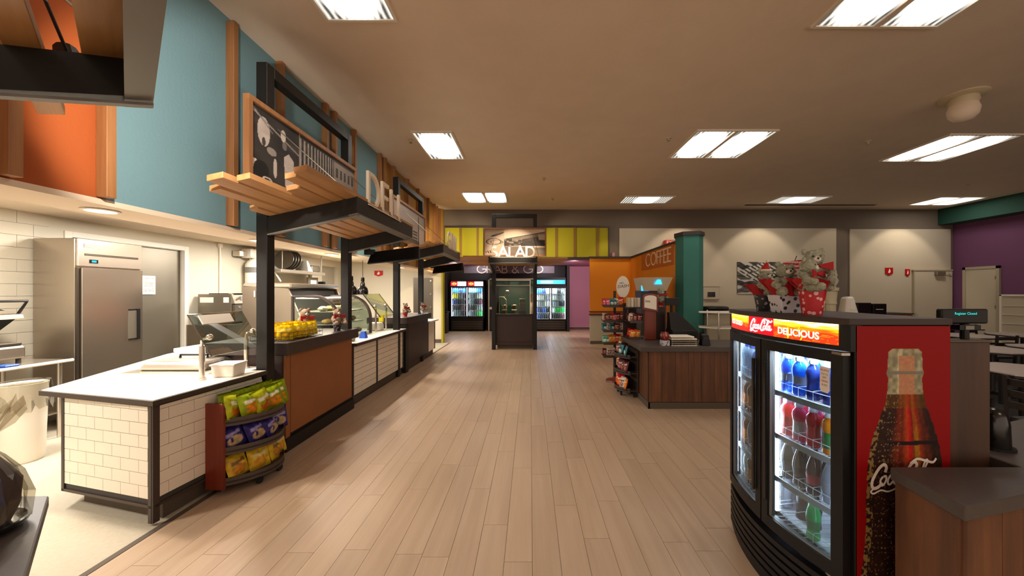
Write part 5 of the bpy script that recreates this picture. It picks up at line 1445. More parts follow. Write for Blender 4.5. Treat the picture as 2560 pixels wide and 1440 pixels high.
for k, (y, c, lab) in enumerate(((3.86, 'blue_paint', 'small blue cloth lying on the prep table edge'), (4.1, 'white_plastic', 'small white knob lying on the prep table edge'))):
    tag(MB().box(-5.64, -5.50, y - .05, y + .06, .906, .925).build('cloth', c, bevel=.008) if k == 0 else MB().ball((-5.6, 3.72, .935), .03).build('knob', c, smooth=True), lab, 'kitchen item')
# white bin with bag
q = (-5.12, 3.66)
BN = thing('waste_bin', 'tall white waste bin with a clear bag folded over its rim', 'bin', (q[0], q[1], 0))
MB().lathe([(.135, 0), (.145, .02), (.165, .74), (.17, .78), (.158, .78), (.155, .70)], (q[0], q[1], 0), 28).build('drum', 'white_plastic', BN, smooth=True)
m = MB(); n = 36; vs = []; fs = []
for j, (r, z) in enumerate(((.14, .70), (.165, .79), (.182, .80), (.192, .72), (.188, .60), (.196, .52))):
    for k in range(n):
        a = 2 * PI * k / n; rr = r + .008 * math.sin(k * 2.7 + j) * (j > 1) * j / 2; zz = z + (.03 * math.sin(k * 1.3) + .02 * math.sin(k * 3.1)) * (j > 3)
        vs.append((q[0] + rr * math.cos(a), q[1] + rr * math.sin(a), zz))
for j in range(5):
    for k in range(n): fs.append((j * n + k, j * n + (k + 1) % n, (j + 1) * n + (k + 1) % n, (j + 1) * n + k))
mat('bag_film', (236, 234, 226), .25)
m.add(vs, fs).build('bin_bag', 'film_clear', BN, smooth=True)
MB().lathe([(.155, .71), (.001, .70)], (q[0], q[1], 0), 28).build('bin_opening', 'rubber', BN)
# gift basket in cellophane on corner counter, bottom left
cx, cy = -1.76, 1.14
GB = thing('gift_basket', 'cellophane wrapped gift basket on a black tray at the bottom left corner', 'gift basket', (cx, cy, zF))
MB().lathe([(.09, 0), (.11, .012), (.118, .03), (.108, .03), (.09, .015)], (cx, cy, zF), 24).build('tray', 'black_gloss', GB, smooth=True)
MB().lathe([(.075, .016), (.095, .07), (.10, .15), (.075, .20), (.05, .24)], (cx, cy, zF), 18).build('dark_contents', 'dark_trim', GB, smooth=True)
MB().ball((cx + .04, cy - .02, zF + .13), .05, 10, 8).ball((cx - .03, cy - .04, zF + .17), .045, 10, 8).ball((cx + .02, cy - .05, zF + .09), .04, 10, 8).build('treats', 'bread', GB, smooth=True)
m = MB(); n = 30; vs = []; fs = []
for j, (r, z) in enumerate(((.105, .02), (.108, .10), (.09, .18), (.06, .24), (.028, .28), (.045, .31), (.075, .36), (.10, .40))):
    for k in range(n):
        a = 2 * PI * k / n; rr = r * (1 + .10 * math.sin(k * 3.3 + j * .7) + .06 * math.sin(k * 5.1)); zz = z + (.03 * math.sin(k * 2.1) if j > 5 else 0)
        vs.append((cx + rr * math.cos(a), cy + rr * math.sin(a), zF + zz))
for j in range(7):
    for k in range(n): fs.append((j * n + k, j * n + (k + 1) % n, (j + 1) * n + (k + 1) % n, (j + 1) * n + k))
m.add(vs, fs).build('cellophane', 'film_clear', GB)
MB().lathe([(.031, .275), (.034, .282), (.031, .29)], (cx, cy, zF), 14).build('tie', 'steel_bright', GB)

# things on counter A
zw = zA
PN = thing('chafing_pan', 'large covered steel pan sunk in the white tiled counter', 'pan', (-3.35, 3.78, zw))
def slab(cx, cy, w, l, z0, z1, rz, mt, nm, par, top=1.0, bev=.012):
    c, s = math.cos(rz), math.sin(rz)
    def pt(x, y, z): return (cx + x * c - y * s, cy + x * s + y * c, z)
    b = [pt(-w / 2, -l / 2, z0), pt(w / 2, -l / 2, z0), pt(w / 2, l / 2, z0), pt(-w / 2, l / 2, z0)]
    t = [pt(-w / 2 * top, -l / 2 * top, z1), pt(w / 2 * top, -l / 2 * top, z1), pt(w / 2 * top, l / 2 * top, z1), pt(-w / 2 * top, l / 2 * top, z1)]
    return MB().hexa(b, t).build(nm, mt, par, bevel=bev, bev_seg=2)
pc = P(470, 925, 3.72)
slab(-3.44, 3.72, .84, .62, zw, zw + .014, .0, 'steel_bright', 'rim', PN, 1.0, .004)
slab(-3.46, 3.74, .66, .50, zw + .014, zw + .10, .0, 'steel_bright', 'lid', PN, .86, .03)
MB().tube([(-3.60, 3.74, zw + .10), (-3.60, 3.74, zw + .13), (-3.32, 3.74, zw + .13), (-3.32, 3.74, zw + .10)], .011, 8).build('handle', 'black_plastic', PN)
for k, (x, y, r) in enumerate(((-3.45, 4.25, .25),)):
    SK = thing('skillet_lid', 'black handled flat pan lid behind the covered steel pan', 'pan lid', (x, y, zw))
    MB().lathe([(.20, 0), (.22, .02), (.20, .04), (.001, .055)], (x, y, zw), 24).build('lid', 'steel_dark', SK, smooth=True)
    MB().tube([(x - .3, y - .03, zw + .075), (x, y, zw + .09), (x + .42, y - .05, zw + .075)], .018, 8).build('handle', 'black_plastic', SK)
# sneeze guard
SG = thing('sneeze_guard', 'low tilted glass sneeze guard on two chrome posts over the tiled counter', 'sneeze guard', (-3.1, 3.9, zw))
g1 = P(508, 950, 3.25); g2 = P(637, 870, 4.05)
pa = Vector((-2.89, 3.20, zw)); pb = Vector((-2.89, 3.70, zw))
for p in (pa, pb):
    MB().cyl(p, p + Vector((0, 0, .30)), .021, n=16).cyl(p, p + Vector((0, 0, .02)), .03, n=16).build('post', 'steel_bright', SG, smooth=True)
    MB().tube([p + Vector((0, 0, .30)), p + Vector((0, 0, .345)), p + Vector((.01, .01, .36)), p + Vector((.035, .02, .37))], .012, 8).ball(p + Vector((.05, .02, .375)), .028, 10, 8).build('clamp', 'chrome', SG, smooth=True)
ga = pa + Vector((-.17, .0, .52)); gb = pb + Vector((-.17, .0, .52)); gc = pb + Vector((.16, 0, .10)); gd = pa + Vector((.16, 0, .10))
ga = Vector((-2.97, 3.15, 1.50)); gb = Vector((-2.97, 3.74, 1.50)); gc = Vector((-2.76, 3.74, 1.14)); gd = Vector((-2.76, 3.15, 1.14))
MB().extrude([ga, gb, gc, gd], (.005, 0, .005)).build('glass', 'glass_clear', SG)
MB().tube([gb, ga, gd], .006, 6).build('glass_edge', 'steel_dark', SG)
MB().tube([ga, gb], .007, 6).build('glass_edge', 'chrome', SG)
o = MB().extrude([ga + Vector((.015, .08, -.012)), ga + Vector((.015, .42, -.012)), ga + Vector((.06, .42, -.09)), ga + Vector((.06, .08, -.09))], (.004, 0, .004)).build('allergen_card', 'paper_white', SG)
TB = thing('food_tub', 'small white lidded food tub on the tiled counter', 'tub', (-2.80, 3.42, zw))
slab(-2.80, 3.38, .17, .17, zw, zw + .105, .15, 'white_plastic', 'tub', TB, 1.12, .008)
slab(-2.80, 3.38, .205, .205, zw + .105, zw + .12, .15, 'white_plastic', 'lid', TB, 1.0, .004)
SP = thing('serving_ledge', 'white raised serving ledge behind the covered pan', 'ledge', (-4.2, 4.9, zw))
MB().box(-4.58, -4.30, 4.66, 5.25, zw, zw + .05).build('ledge', 'white_solid', SP, bevel=.006)

# ovens on the back wall
OV = thing('speed_oven', 'stainless rapid cook oven with touch panel and tray handle', 'oven', (-5.95, 7.1, 1.1))
MB().box(-6.25, -5.62, 6.83, 7.50, 1.10, 1.66).build('case', 'steel_dull', OV, bevel=.008)
MB().hexa([(-5.62, 6.84, 1.48), (-5.56, 6.84, 1.48), (-5.56, 7.49, 1.48), (-5.62, 7.49, 1.48)], [(-5.68, 6.84, 1.68), (-5.62, 6.84, 1.66), (-5.62, 7.49, 1.66), (-5.68, 7.49, 1.68)]).build('control_panel', 'steel_bright', OV)
MB().box(-5.62, -5.57, 6.86, 7.47, 1.14, 1.46).build('door', 'steel', OV, bevel=.006)
MB().tube([(-5.57, 6.95, 1.42), (-5.52, 6.96, 1.40), (-5.52, 7.38, 1.40), (-5.57, 7.39, 1.42)], .012, 8).build('door_handle', 'chrome', OV)
MB().box(-5.595, -5.575, 7.0, 7.2, 1.53, 1.62).build('screen', 'grey_plastic', OV)
MB().box(-5.60, -5.575, 7.28, 7.42, 1.56, 1.60).cyl((-5.6, 6.93, 1.57), (-5.56, 6.93, 1.57), .02).build('buttons', 'steel_dull', OV)
for (y, z, w) in ((6.826, 1.55, .2), ): MB().box(-6.2, -5.95, 6.822, 6.83, 1.50, 1.60).box(-5.76, -5.66, 6.822, 6.83, 1.5, 1.6).build('sticker', 'paper_white', OV)
MB().box(-6.1, -5.6, 6.9, 7.3, 1.66, 1.675).build('tray_on_top', 'black_plastic', OV)
OB = thing('oven_stand', 'stainless cabinet stand under the rapid cook oven', 'stand', (-5.9, 7.1, 0))
MB().box(-6.27, -5.52, 6.62, 7.62, .70, 1.10).build('upper_cabinet', 'steel', OB, bevel=.004)
MB().box(-6.2, -5.6, 6.75, 7.6, 0.1, .70).build('lower_cabinet', 'steel_dull', OB)
for x in (-6.2, -5.6):
    for y in (6.7, 7.55): MB().cyl((x, y, 0), (x, y, .7), .02).build('leg', 'steel', OB)
# suppression tank, control box and conduit
ST = thing('water_filter_tank', 'white cylindrical tank under a white control box on the kitchen wall', 'tank', (-6.1, 8.05, 1.6))
MB().lathe([(.04, .78), (.05, .72), (.15, .66), (.19, .58), (.19, .05), (.15, 0)], (-6.08, 8.05, 1.72), 24).build('tank', 'white_plastic', ST, smooth=True)
MB().lathe([(.193, .40), (.193, .52)], (-6.08, 8.05, 1.72), 24).build('strap', 'grey_plastic', ST)
MB().box(-6.28, -6.02, 7.86, 8.22, 2.44, 2.64).build('control_box', 'white_plastic', ST, bevel=.03)
MB().box(-6.28, -6.12, 7.66, 7.86, 2.46, 2.58).build('side_box', 'steel_bright', ST, bevel=.01)
MB().cyl((-6.2, 8.05, 2.35), (-6.2, 8.05, 2.5), .03).tube([(-6.2, 8.15, 2.63), (-6.22, 8.2, 2.69)], .012).build('pipe', 'steel', ST)
MB().tube([(-6.05, 8.3, 2.5), (-5.9, 8.6, 1.95)], .018, 8).build('hose', 'white_plastic', ST)
tag(MB().cyl((-6.27, 7.35, 1.2), (-6.27, 7.35, 2.62), .012).box(-6.29, -6.25, 7.31, 7.39, 2.60, 2.68).build('conduit', 'white_plastic'), 'thin vertical conduit on the kitchen wall left of the tank', 'conduit')
# wall shelf with pans
WS = thing('steel_shelf', 'stainless wall shelf on rods behind the first post', 'shelf', (-5.9, 9.4, 2.1))
MB().box(-6.28, -5.75, 8.4, 10.2, 2.16, 2.24).build('board', 'steel_bright', WS, bevel=.01)
for y in (8.5, 10.1): MB().cyl((-5.8, y, 2.2), (-5.8, y, 2.69), .012).build('rod', 'steel_dull', WS)
for k, (y, r) in enumerate(((8.9, .24), (9.0, .24), (9.1, .24), (9.2, .24))):
    tag(MB().lathe([(r * .6, 0), (r, .02), (r, .03), (r * .58, .012)], (0, 0, 0), 24).build('round_pan', 'steel_dull', world=False, smooth=True), 'round steel pan leaning on edge on the wall shelf, %s in the row' % ords[k], 'pan', 'pans leaning on the wall shelf')
    o = bpy.data.objects['round_pan' + ('.%03d' % k if k else '')]; o.location = (-5.95, y - .1, 2.24 + r); o.rotation_euler = (math.radians(78), 0, 0)
tag(MB().hexa([(-6.1, 9.5, 2.24), (-5.8, 9.5, 2.24), (-5.8, 9.7, 2.24), (-6.1, 9.7, 2.24)], [(-6.15, 9.35, 2.5), (-5.75, 9.35, 2.5), (-5.75, 9.4, 2.5), (-6.15, 9.4, 2.5)]).build('steel_scoop_bin', 'white_solid'), 'bright white angled bin on the wall shelf beside the pans', 'bin')
tag(MB().box(-6.2, -5.85, 9.75, 10.15, 2.24, 2.42).build('steel_box', 'steel_dull', bevel=.03), 'grey steel box at the far end of the wall shelf', 'box')
TM = thing('kitchen_terminal', 'small framed kitchen display under the wall shelf', 'display', (-6.0, 10.0, 1.9))
MB().box(-6.0, -5.95, 9.75, 10.2, 1.72, 2.1).build('frame', 'steel_dull', TM); MB().box(-5.95, -5.94, 9.85, 10.1, 1.80, 2.02).build('screen', 'paper_white', TM); MB().box(-6.05, -6.0, 9.9, 10.0, 2.1, 2.16).build('bracket', 'steel', TM)
sg_ = thing('black_screen', 'black rounded screen near the dim doorway', 'screen', (-5.9, 10.6, 1.8))
MB().box(-6.28, -5.9, 10.42, 10.5, 1.45, 2.0).build('screen_case', 'black_plastic', sg_, bevel=.02)
# slanted merchandiser with steel hood
MC = thing('slanted_merchandiser', 'steel and black slanted food merchandiser behind the brown bar', 'merchandiser', (-4.3, 6.4, 0))
X0, X1 = -4.75, -4.0
MB().extrude([(X0, 6.0, .94), (X1 + .28, 6.0, .94), (X1 + .28, 6.0, 1.10), (X1, 6.0, 1.76), (X0, 6.0, 1.80)], (0, .03, 0)).build('side_panel', 'steel', MC)
MB().extrude([(X0, 7.5, .94), (X1 + .28, 7.5, .94), (X1 + .28, 7.5, 1.10), (X1, 7.5, 1.76), (X0, 7.5, 1.80)], (0, .03, 0)).build('side_panel', 'steel', MC)
MB().box(X0, X1 + .05, 6.0, 7.53, 1.77, 1.85).build('hood', 'steel_bright', MC, bevel=.02)
MB().extrude([(X0 + .1, 6.03, .96), (X1 + .22, 6.03, .96), (X1 - .05, 6.03, 1.76), (X0 + .1, 6.03, 1.76)], (0, 1.45, 0)).build('interior', 'black_plastic', MC)
MB().box(X0, X1 + .28, 6.0, 7.53, .5, .94).box(X0, X1 + .2, 6.0, 7.53, 0, .5).build('base', 'steel_dull', MC)
MB().box(-4.55, -4.53, 5.985, 5.998, 1.62, 1.72).build('key_tag', 'white_plastic', MC)
rg = thing('red_oven_mitt', 'red oven mitt hanging on the steel merchandiser side', 'oven mitt', (-4.42, 5.97, 1.4))
MB().ball((-4.40, 5.96, 1.33), .085, 12, 8, (1, .35, 1.2)).ball((-4.34, 5.96, 1.44), .05, 10, 8, (1, .4, 1)).build('mitt', 'red_gloss', rg, smooth=True); MB().tube([(-4.40, 5.975, 1.42), (-4.42, 5.985, 1.62)], .006, 6).build('loop', 'black_plastic', rg)
# curved glass pastry case
PC = thing('pastry_case', 'curved glass pastry display case with dark arched ends on the tiled counter', 'display case', (-3.3, 6.2, .94))
def archprof(x0, x1, z0, z1):
    pts = [(x0, z0), (x0, z1)] + [(x1 - .38 + .38 * math.sin(PI / 2 * k / 8), z1 - .42 + .42 * math.cos(PI / 2 * k / 8)) for k in range(9)] + [(x1, z0)]
    return pts
ax0, ax1 = -3.67, -2.95
for y in (5.62, 6.72):
    pr = archprof(ax0, ax1, .945, 1.63)
    m = MB(); m.tube([(x, y, z) for x, z in pr], .026, 8); m.build('end_arch', 'dark_trim', PC, smooth=True)
    MB().extrude([(x, y, z) for x, z in pr], (0, .004, 0)).build('end_glass', 'glass_clear', PC)
pr = archprof(ax0, ax1, .945, 1.63)[1:]
m = MB(); vs = []; fs = []
for x, z in pr: vs += [(x, 5.63, z), (x, 6.72, z)]
for k in range(len(pr) - 1): fs.append((2 * k, 2 * k + 1, 2 * k + 3, 2 * k + 2))
m.add(vs, fs).build('curved_glass', 'glass_clear', PC, smooth=True)
MB().box(ax0, ax1, 5.62, 6.72, .945, .985).build('deck', 'steel_bright', PC)
for z in (1.18, 1.38): MB().box(ax0 + .03, ax1 - .12, 5.68, 6.68, z, z + .012).build('glass_shelf', 'steel_bright', PC)
MB().box(ax0 + .02, ax1 - .35, 5.66, 6.70, 1.595, 1.61).build('led_strip', 'downlight_disc', PC)
rnd = random.Random(3)
for k in range(14):
    lv = k % 3; z = (.986, 1.193, 1.393)[lv]; y = 5.76 + (k // 3) * .2 + rnd.uniform(-.02, .02); x = (-3.12, -3.22, -3.28)[lv]
    o = MB().ball((0, 0, .04), .07, 12, 8, (1, 1.2, .6), .25, k).build('pastry', 'bread' if k % 2 else 'cream_plastic', world=False, smooth=True); o.location = (x, y, z)
    tag(o, 'golden pastry in the curved glass case, %s level, %s from near end' % (('lowest', 'middle', 'top')[lv], ords[k // 3]), 'pastry', 'pastries in the glass case')
# heat lamps
for k, (x, y) in enumerate(((-3.2, 6.50), (-3.28, 7.12))):
    hl = thing('heat_lamp', 'black pendant heat lamp %s' % ('partly behind the second post', 'hanging right of the second post'), 'heat lamp', (x, y, 2.32), group=None) if False else thing('heat_lamp', ('black pendant heat lamp partly behind the second post', 'black pendant heat lamp hanging right of the second post')[k], 'heat lamp', (x, y, 2.32))
    MB().tube([(x, y, 2.32), (x, y, 1.98)], .005, 6).build('cord', 'black_plastic', hl)
    MB().lathe([(.001, .34), (.03, .335), (.035, .27), (.028, .25), (.04, .22), (.045, .17), (.085, .13), (.10, .07), (.10, 0), (.09, 0), (.09, .06)], (x, y, 1.65), 24).build('shade', 'black_gloss', hl, smooth=True)
# far sneeze guard
SG2 = thing('sneeze_guard', 'tall tilted glass sneeze guard beyond the pastry case', 'sneeze guard', (-3.0, 7.1, .94))
ga = Vector((-3.15, 6.85, 1.66)); gb = Vector((-3.15, 7.58, 1.66)); gc = Vector((-2.82, 7.58, 1.22)); gd = Vector((-2.82, 6.85, 1.22))
MB().extrude([ga, gb, gc, gd], (.005, 0, .005)).build('glass', 'glass_clear', SG2)
MB().tube([ga, gd], .010, 6).tube([gb, gc], .010, 6).build('glass_edge', 'steel_dark', SG2)
for y in (6.95, 7.45): MB().cyl((-2.95, y, .94), (-2.95, y, 1.38), .018, n=12).ball((-2.97, y, 1.42), .035, 10, 8).build('post', 'steel_bright', SG2, smooth=True)
cb = thing('napkin_dispenser', 'rounded white dispenser on the white top near the third post', 'dispenser', (-3.05, 7.15, .94))
slab(-3.05, 7.18, .26, .24, .94, 1.10, 0, 'white_plastic', 'body', cb, .88, .03); MB().box(-3.0, -2.94, 7.3, 7.32, .98, 1.05).build('slot', 'grey_plastic', cb)
tag(slab(-3.0, 7.36, .10, .06, 1.16, 1.27, 0, 'yellow_paint', 'yellow_card', None, 1.0, .004) if False else MB().box(-3.05, -2.96, 7.32, 7.36, 1.10, 1.24).build('yellow_card', 'yellow_paint'), 'small yellow card standing by the white dispenser', 'card')
tag(MB().lathe([(.06, 0), (.075, .09), (.08, .09), (.07, 0.01)], (-2.78, 5.62, .94), 20).build('wire_bowl', 'steel_dull', smooth=True), 'small steel bowl on the white top beside the brown bar', 'bowl')
tag(MB().hexa([(-2.80, 5.95, .94), (-2.70, 5.95, .94), (-2.70, 6.05, .94), (-2.80, 6.05, .94)], [(-2.78, 5.97, 1.05), (-2.72, 5.97, 1.05), (-2.72, 6.03, 1.05), (-2.78, 6.03, 1.05)]).build('price_tag_clip', 'blue_paint'), 'small blue clip at the foot of the curved glass case', 'clip')
# wall notice with flame symbol on the end wall
def notice(px, py, w, h, Y, label, pent=True, n=(0, -1, 0)):
    q = P(px, py, Y); t = thing('fire_notice', label, 'notice', tuple(q))
    pts = [(q.x - w / 2, Y, q.z + h / 2), (q.x + w / 2, Y, q.z + h / 2), (q.x + w / 2, Y, q.z - h * .25), (q.x, Y, q.z - h / 2), (q.x - w / 2, Y, q.z - h * .25)]
    MB().extrude(pts[::-1], (0, -.02, 0)).build('plate', 'red_gloss', t)
    MB().extrude([(q.x - w * .18, Y - .022, q.z - h * .15), (q.x + w * .05, Y - .022, q.z - h * .2), (q.x + w * .16, Y - .022, q.z + h * .05), (q.x + w * .02, Y - .022, q.z + h * .38), (q.x - w * .12, Y - .022, q.z + h * .1)][::-1], (0, -.003, 0)).build('flame_symbol', 'paper_white', t)
    return t
notice(947, 684, .28, .19, 12.148, 'red fire notice with white symbol on the kitchen end wall')
notice(2222, 679, .25, .26, 12.16, 'larger red pentagon fire notice on the cream far wall')
notice(2268, 682, .15, .25, 12.16, 'narrow red fire notice nearer the far door')
MB()
# ================================================================== salad kiosk
SAL = canopy('black portal frame of the salad kiosk with letters and wide slats', (-1.07, 10.75, 0), -PI / 2, 1.22,
             [(.80, .10, -.75, .02, 0), (.66, .11, -.9, 2.1, .0), (.46, .12, -.6, 1.95, .0), (.28, .12, -.95, 2.05, .0), (.10, .12, -.5, 1.7, 0)], ('SALAD', .03, 1.16, .27, .05, .16))
def sal_pic():
    picture('photo panel with a food sketch and shop front above the SALAD letters', pic_salad, (-1.37, 10.66, 2.74), (1, 0, 0), 1.85, .84, (0, -1, 0), 200, 100)
sal_pic()
SB = thing('salad_bar', 'dark brown salad bar kiosk with glass case in the middle of the hall', 'kiosk', (-.45, 11.1, 0))
MB().box(-1.02, .12, 10.80, 11.75, .12, 1.0).build('base_cabinet', 'dark_brown_laminate', SB)
MB().box(-.98, .08, 10.785, 10.80, .22, .97).build('front_panel', 'dark_brown_laminate', SB, bevel=.004)
MB().box(-1.03, .13, 10.78, 11.78, 1.0, 1.04).build('worktop', 'black_steel', SB)
MB().box(-.98, .08, 10.9, 11.7, 0, .12).build('kick_plate', 'kick_brown', SB)
MB().box(-1.0, .10, 11.70, 11.74, 1.04, 2.06).build('back_panel', 'green_dark', SB)
MB().box(-1.02, .02, 10.84, 11.74, 1.90, 2.06).build('header', 'green_dark', SB, bevel=.004)
MB().box(-1.02, .02, 10.835, 10.84, 2.04, 2.07).box(-1.02, .02, 10.835, 10.84, 1.89, 1.905).box(-.01, .02, 10.83, 10.86, 1.04, 2.06).build('steel_trim', 'steel', SB)
MB().box(-.99, -.01, 10.86, 10.864, 1.05, 1.9).build('front_glass', 'glass_dark', SB)
for k, (px, r, lab) in enumerate(((1262, .09, 'pale bowl at left inside the salad kiosk'), (1286, .10, 'pale bowl in the middle inside the salad kiosk'))):
    x = P(px, 0, 11.2).x
    b_ = thing('salad_bowl', lab, 'bowl', (x, 11.2, 1.16))
    MB().lathe([(r * .4, 0), (r * .9, .08), (r, .13), (r * .92, .13), (r * .8, .07)], (x, 11.2, 1.16), 18).build('bowl', 'cream_plastic', b_, smooth=True)
    MB().ball((x, 11.2, 1.28), r * .7, 10, 8, (1, 1, .5), .3, k).build('filling', 'plush_white', b_, smooth=True)
    tag(MB().box(x - .09, x + .09, 11.1, 11.3, 1.04, 1.16).build('stand_block', 'steel_dull', bevel=.01), 'steel riser under the %s' % lab[:-22].strip(), 'riser')
cups = thing('cup_dispenser', 'pale cup dispenser with stacked cups at the right of the salad kiosk', 'dispenser', (.02, 11.0, 1.04))
for x in (.055,): MB().cyl((x, 10.98, 1.04), (x, 10.98, 1.62), .045, n=14).box(x - .06, x + .06, 10.93, 11.05, 1.42, 1.66).build('cups', 'cream_plastic', cups, smooth=True)
for k in range(3):
    z = 1.14 + k * .125
    x = P(1306, 0, 11.0).x
    tag(MB().box(x - .09, x + .09, 10.97, 11.03, z, z + .105).build('menu_card', 'cream_plastic', bevel=.003), 'small cream card in the salad kiosk, %s of the stack' % ('lowest', 'middle', 'topmost')[k], 'card')
tag(MB().box(P(1306, 0, 11).x - .11, P(1306, 0, 11).x + .11, 10.95, 11.05, 1.04, 1.135).build('dark_block', 'black_plastic', bevel=.004), 'black base under the cream cards in the salad kiosk', 'base')
rk = thing('wire_rack', 'pale wire rack with a round mirror lamp at left of the salad kiosk', 'rack', (-.9, 11.1, 1.04))
MB().tube([(-.93, 11.0, 1.04), (-.93, 11.0, 1.55), (-.80, 11.0, 1.55), (-.72, 11.0, 1.46), (-.72, 11.0, 1.04)], .014, 6).build('frame', 'cream_plastic', rk)
MB().tube([(-.80, 11.05, 1.3), (-.76, 11.05, 1.62)], .012, 6).ball((-.69, 11.05, 1.70), .06, 12, 8, (1, .4, 1)).build('lamp_head', 'steel', rk)

# ================================================================== grab and go wall
GG = thing('letter_sign', 'large pale letters reading GRAB & GO on a grey band', 'sign', (-1.0, 16.28, 2.7))
a = P(1160, 661, 16.28); b = P(1386, 683, 16.28)
MB().box(a.x, b.x, 16.29, 16.32, b.z, 2.855).build('band', 'sign_grey', GG)
stroke_sign('GRAB & GO', (P(1193, 0, 16.28).x, 16.285, 2.555), (1, 0, 0), (0, 0, 1), (0, -1, 0), .34, .045, .02, 'letter_white', GG, gap=.14, width=P(1357, 0, 16.28).x - P(1193, 0, 16.28).x)
lamp('band_lamp', 'SPOT', (-2.2, 15.6, 2.84), 12, (1, .9, .95), (-2.3, 16.3, 2.65), .03, spot=90)
lamp('band_lamp', 'SPOT', (.6, 15.6, 2.84), 12, (1, .9, .95), (.7, 16.3, 2.65), .03, spot=90)
small = {}
for key, c in (('blue', (50, 120, 230)), ('lightblue', (120, 190, 235)), ('yellow', (225, 215, 60)), ('white', (220, 225, 230)), ('dark', (34, 28, 40)), ('green', (30, 180, 80)), ('maroon', (90, 40, 60)), ('grey', (130, 140, 150)), ('navy', (40, 60, 120))):
    m_ = mat('tiny_' + key, c, .3, emit=c, emit_s=.0)
    mm = MB().lathe([(.028, 0), (.033, .02), (.033, .12), (.014, .18), (.014, .20), (.001, .201)], n=8)
    me = bpy.data.meshes.new('small_bottle'); me.from_pydata(mm.v, [], mm.f); me.update(); me.shade_smooth(); me.materials.append(m_); small[key] = me
def upright_cooler(label, px0, px1, ytop, ybot, gy0, gy1, rows, hdr_kind, short):
    Y = 15.7
    a = P(px0, ytop, Y); b = P(px1, ybot, Y)
    t = thing('upright_cooler', label, 'cooler', ((a.x + b.x) / 2, 16.0, 0))
    x0, x1 = a.x, b.x; zt_ = a.z
    g0 = P(0, gy0, Y).z; g1 = P(0, gy1, Y).z
    MB().box(x0, x1, 16.25, 16.30, 0, zt_).box(x0, x0 + .05, Y + .02, 16.25, 0, zt_).box(x1 - .05, x1, Y + .02, 16.25, 0, zt_).box(x0, x1, Y + .02, 16.25, g0 + .08, zt_).box(x0, x1, Y + .02, 16.25, 0.03, g1 - .04).build('cabinet', 'black_plastic', t)
    MB().box(x0 + .06, x1 - .06, 16.235, 16.25, g1, g0).build('liner', 'wire_white', t)
    xm = (x0 + x1) / 2
    fr_ = MB()
    for (p, q) in ((x0 + .03, xm - .01), (xm + .01, x1 - .03)):
        d = MB().box(p, p + .05, Y, Y + .03, g1 - .06, g0 + .06).box(q - .05, q, Y, Y + .03, g1 - .06, g0 + .06).box(p + .05, q - .05, Y, Y + .03, g1 - .06, g1).box(p + .05, q - .05, Y, Y + .03, g0, g0 + .06).build('door', 'black_plastic', t)
        MB().box(p + .05, q - .05, Y + .01, Y + .014, g1, g0).build('glass_pane', 'glass_clear', d)
    for x in (xm, x0 + .075, x1 - .075): MB().box(x - .01, x + .01, Y + .05, Y + .07, g1 + .02, g0 - .02).build('led_strip', 'led_white', t)
    for k in range(5): MB().box(x0 + .1, x1 - .1, Y + .005, Y + .02, .12 + k * .07, .15 + k * .07).build('grille_slat', 'steel_dark', t)
    n = len(rows); 
    for k, row in enumerate(rows):
        z = g1 + (g0 - g1) * k / n + .02
        MB().box(x0 + .06, x1 - .06, Y + .06, 16.23, z - .02, z).build('shelf', 'wire_white', t)
        for d, (p, q) in enumerate(((x0 + .10, xm - .03), (xm + .03, x1 - .10))):
            keys = row[d]; cnt = 7
            for j in range(cnt):
                x = p + (q - p) * (j + .5) / cnt
                key = keys[min(len(keys) - 1, j * len(keys) // cnt)]
                o = bpy.data.objects.new('drink_bottle', small[key]); COL.objects.link(o); o.location = (x, Y + .16, z); o.scale = (1.3, 1.3, 1.15)
                tag(o, '%s bottle, %s shelf, %s door of the %s, %s from left' % (key, ['bottom', 'fourth', 'third', 'second', 'top'][k], ('left', 'right')[d], short, ords[j]), 'bottle', 'bottles in the %s' % short)
    return t, x0, x1, zt_, Y
rowsL = [(['grey', 'dark'], ['grey', 'green']), (['dark', 'maroon'], ['dark', 'grey']), (['navy', 'dark', 'dark'], ['grey', 'dark', 'maroon']), (['yellow', 'grey', 'maroon'], ['grey', 'white']), (['blue', 'navy', 'blue'], ['lightblue', 'blue'])]
UC, x0, x1, z_, Yc = upright_cooler('black two-door upright cooler with red lit headers at the left of the recess', 1124, 1211, 700, 823, 718, 791, rowsL, 'red', 'far left cooler')
def hl_(u, v):
    w = (np.mod(u * 2, 1) < .45)
    r = np.where(w, 200, 235); g = np.where(w, 20, 225); b = np.where(w, 50, 225)
    g = np.where(w & (ell(np.mod(u * 2, 1), v, .22, .5, .16, .28)) & (np.sin(u * 220) > 0), 220, g); return r, g, b
for (p, q) in ((x0 + .05, (x0 + x1) / 2 - .03), ((x0 + x1) / 2 + .03, x1 - .05)):
    panel('lit_header', 'print_lit', lambda u, v: hl_(u / 2, v), (p, Yc - .004, P(0, 715, Yc).z), (q - p, 0, 0), (0, 0, P(0, 704, Yc).z - P(0, 715, Yc).z), 40, 8, UC)
rowsR = [(['navy', 'dark'], ['dark', 'maroon']), (['navy', 'blue', 'dark'], ['white', 'green', 'green', 'green']), (['grey', 'white'], ['grey', 'dark']), (['white', 'grey'], ['white', 'grey', 'grey']), (['blue', 'navy', 'white'], ['white', 'dark', 'grey'])]
UD, x0, x1, z_, Yc = upright_cooler('black two-door upright cooler with glowing blue header at the right of the recess', 1336, 1418, 694, 823, 720, 798, rowsR, 'blue', 'far right cooler')
a = P(1340, 700, Yc - .05); b = P(1407, 710, Yc - .05)
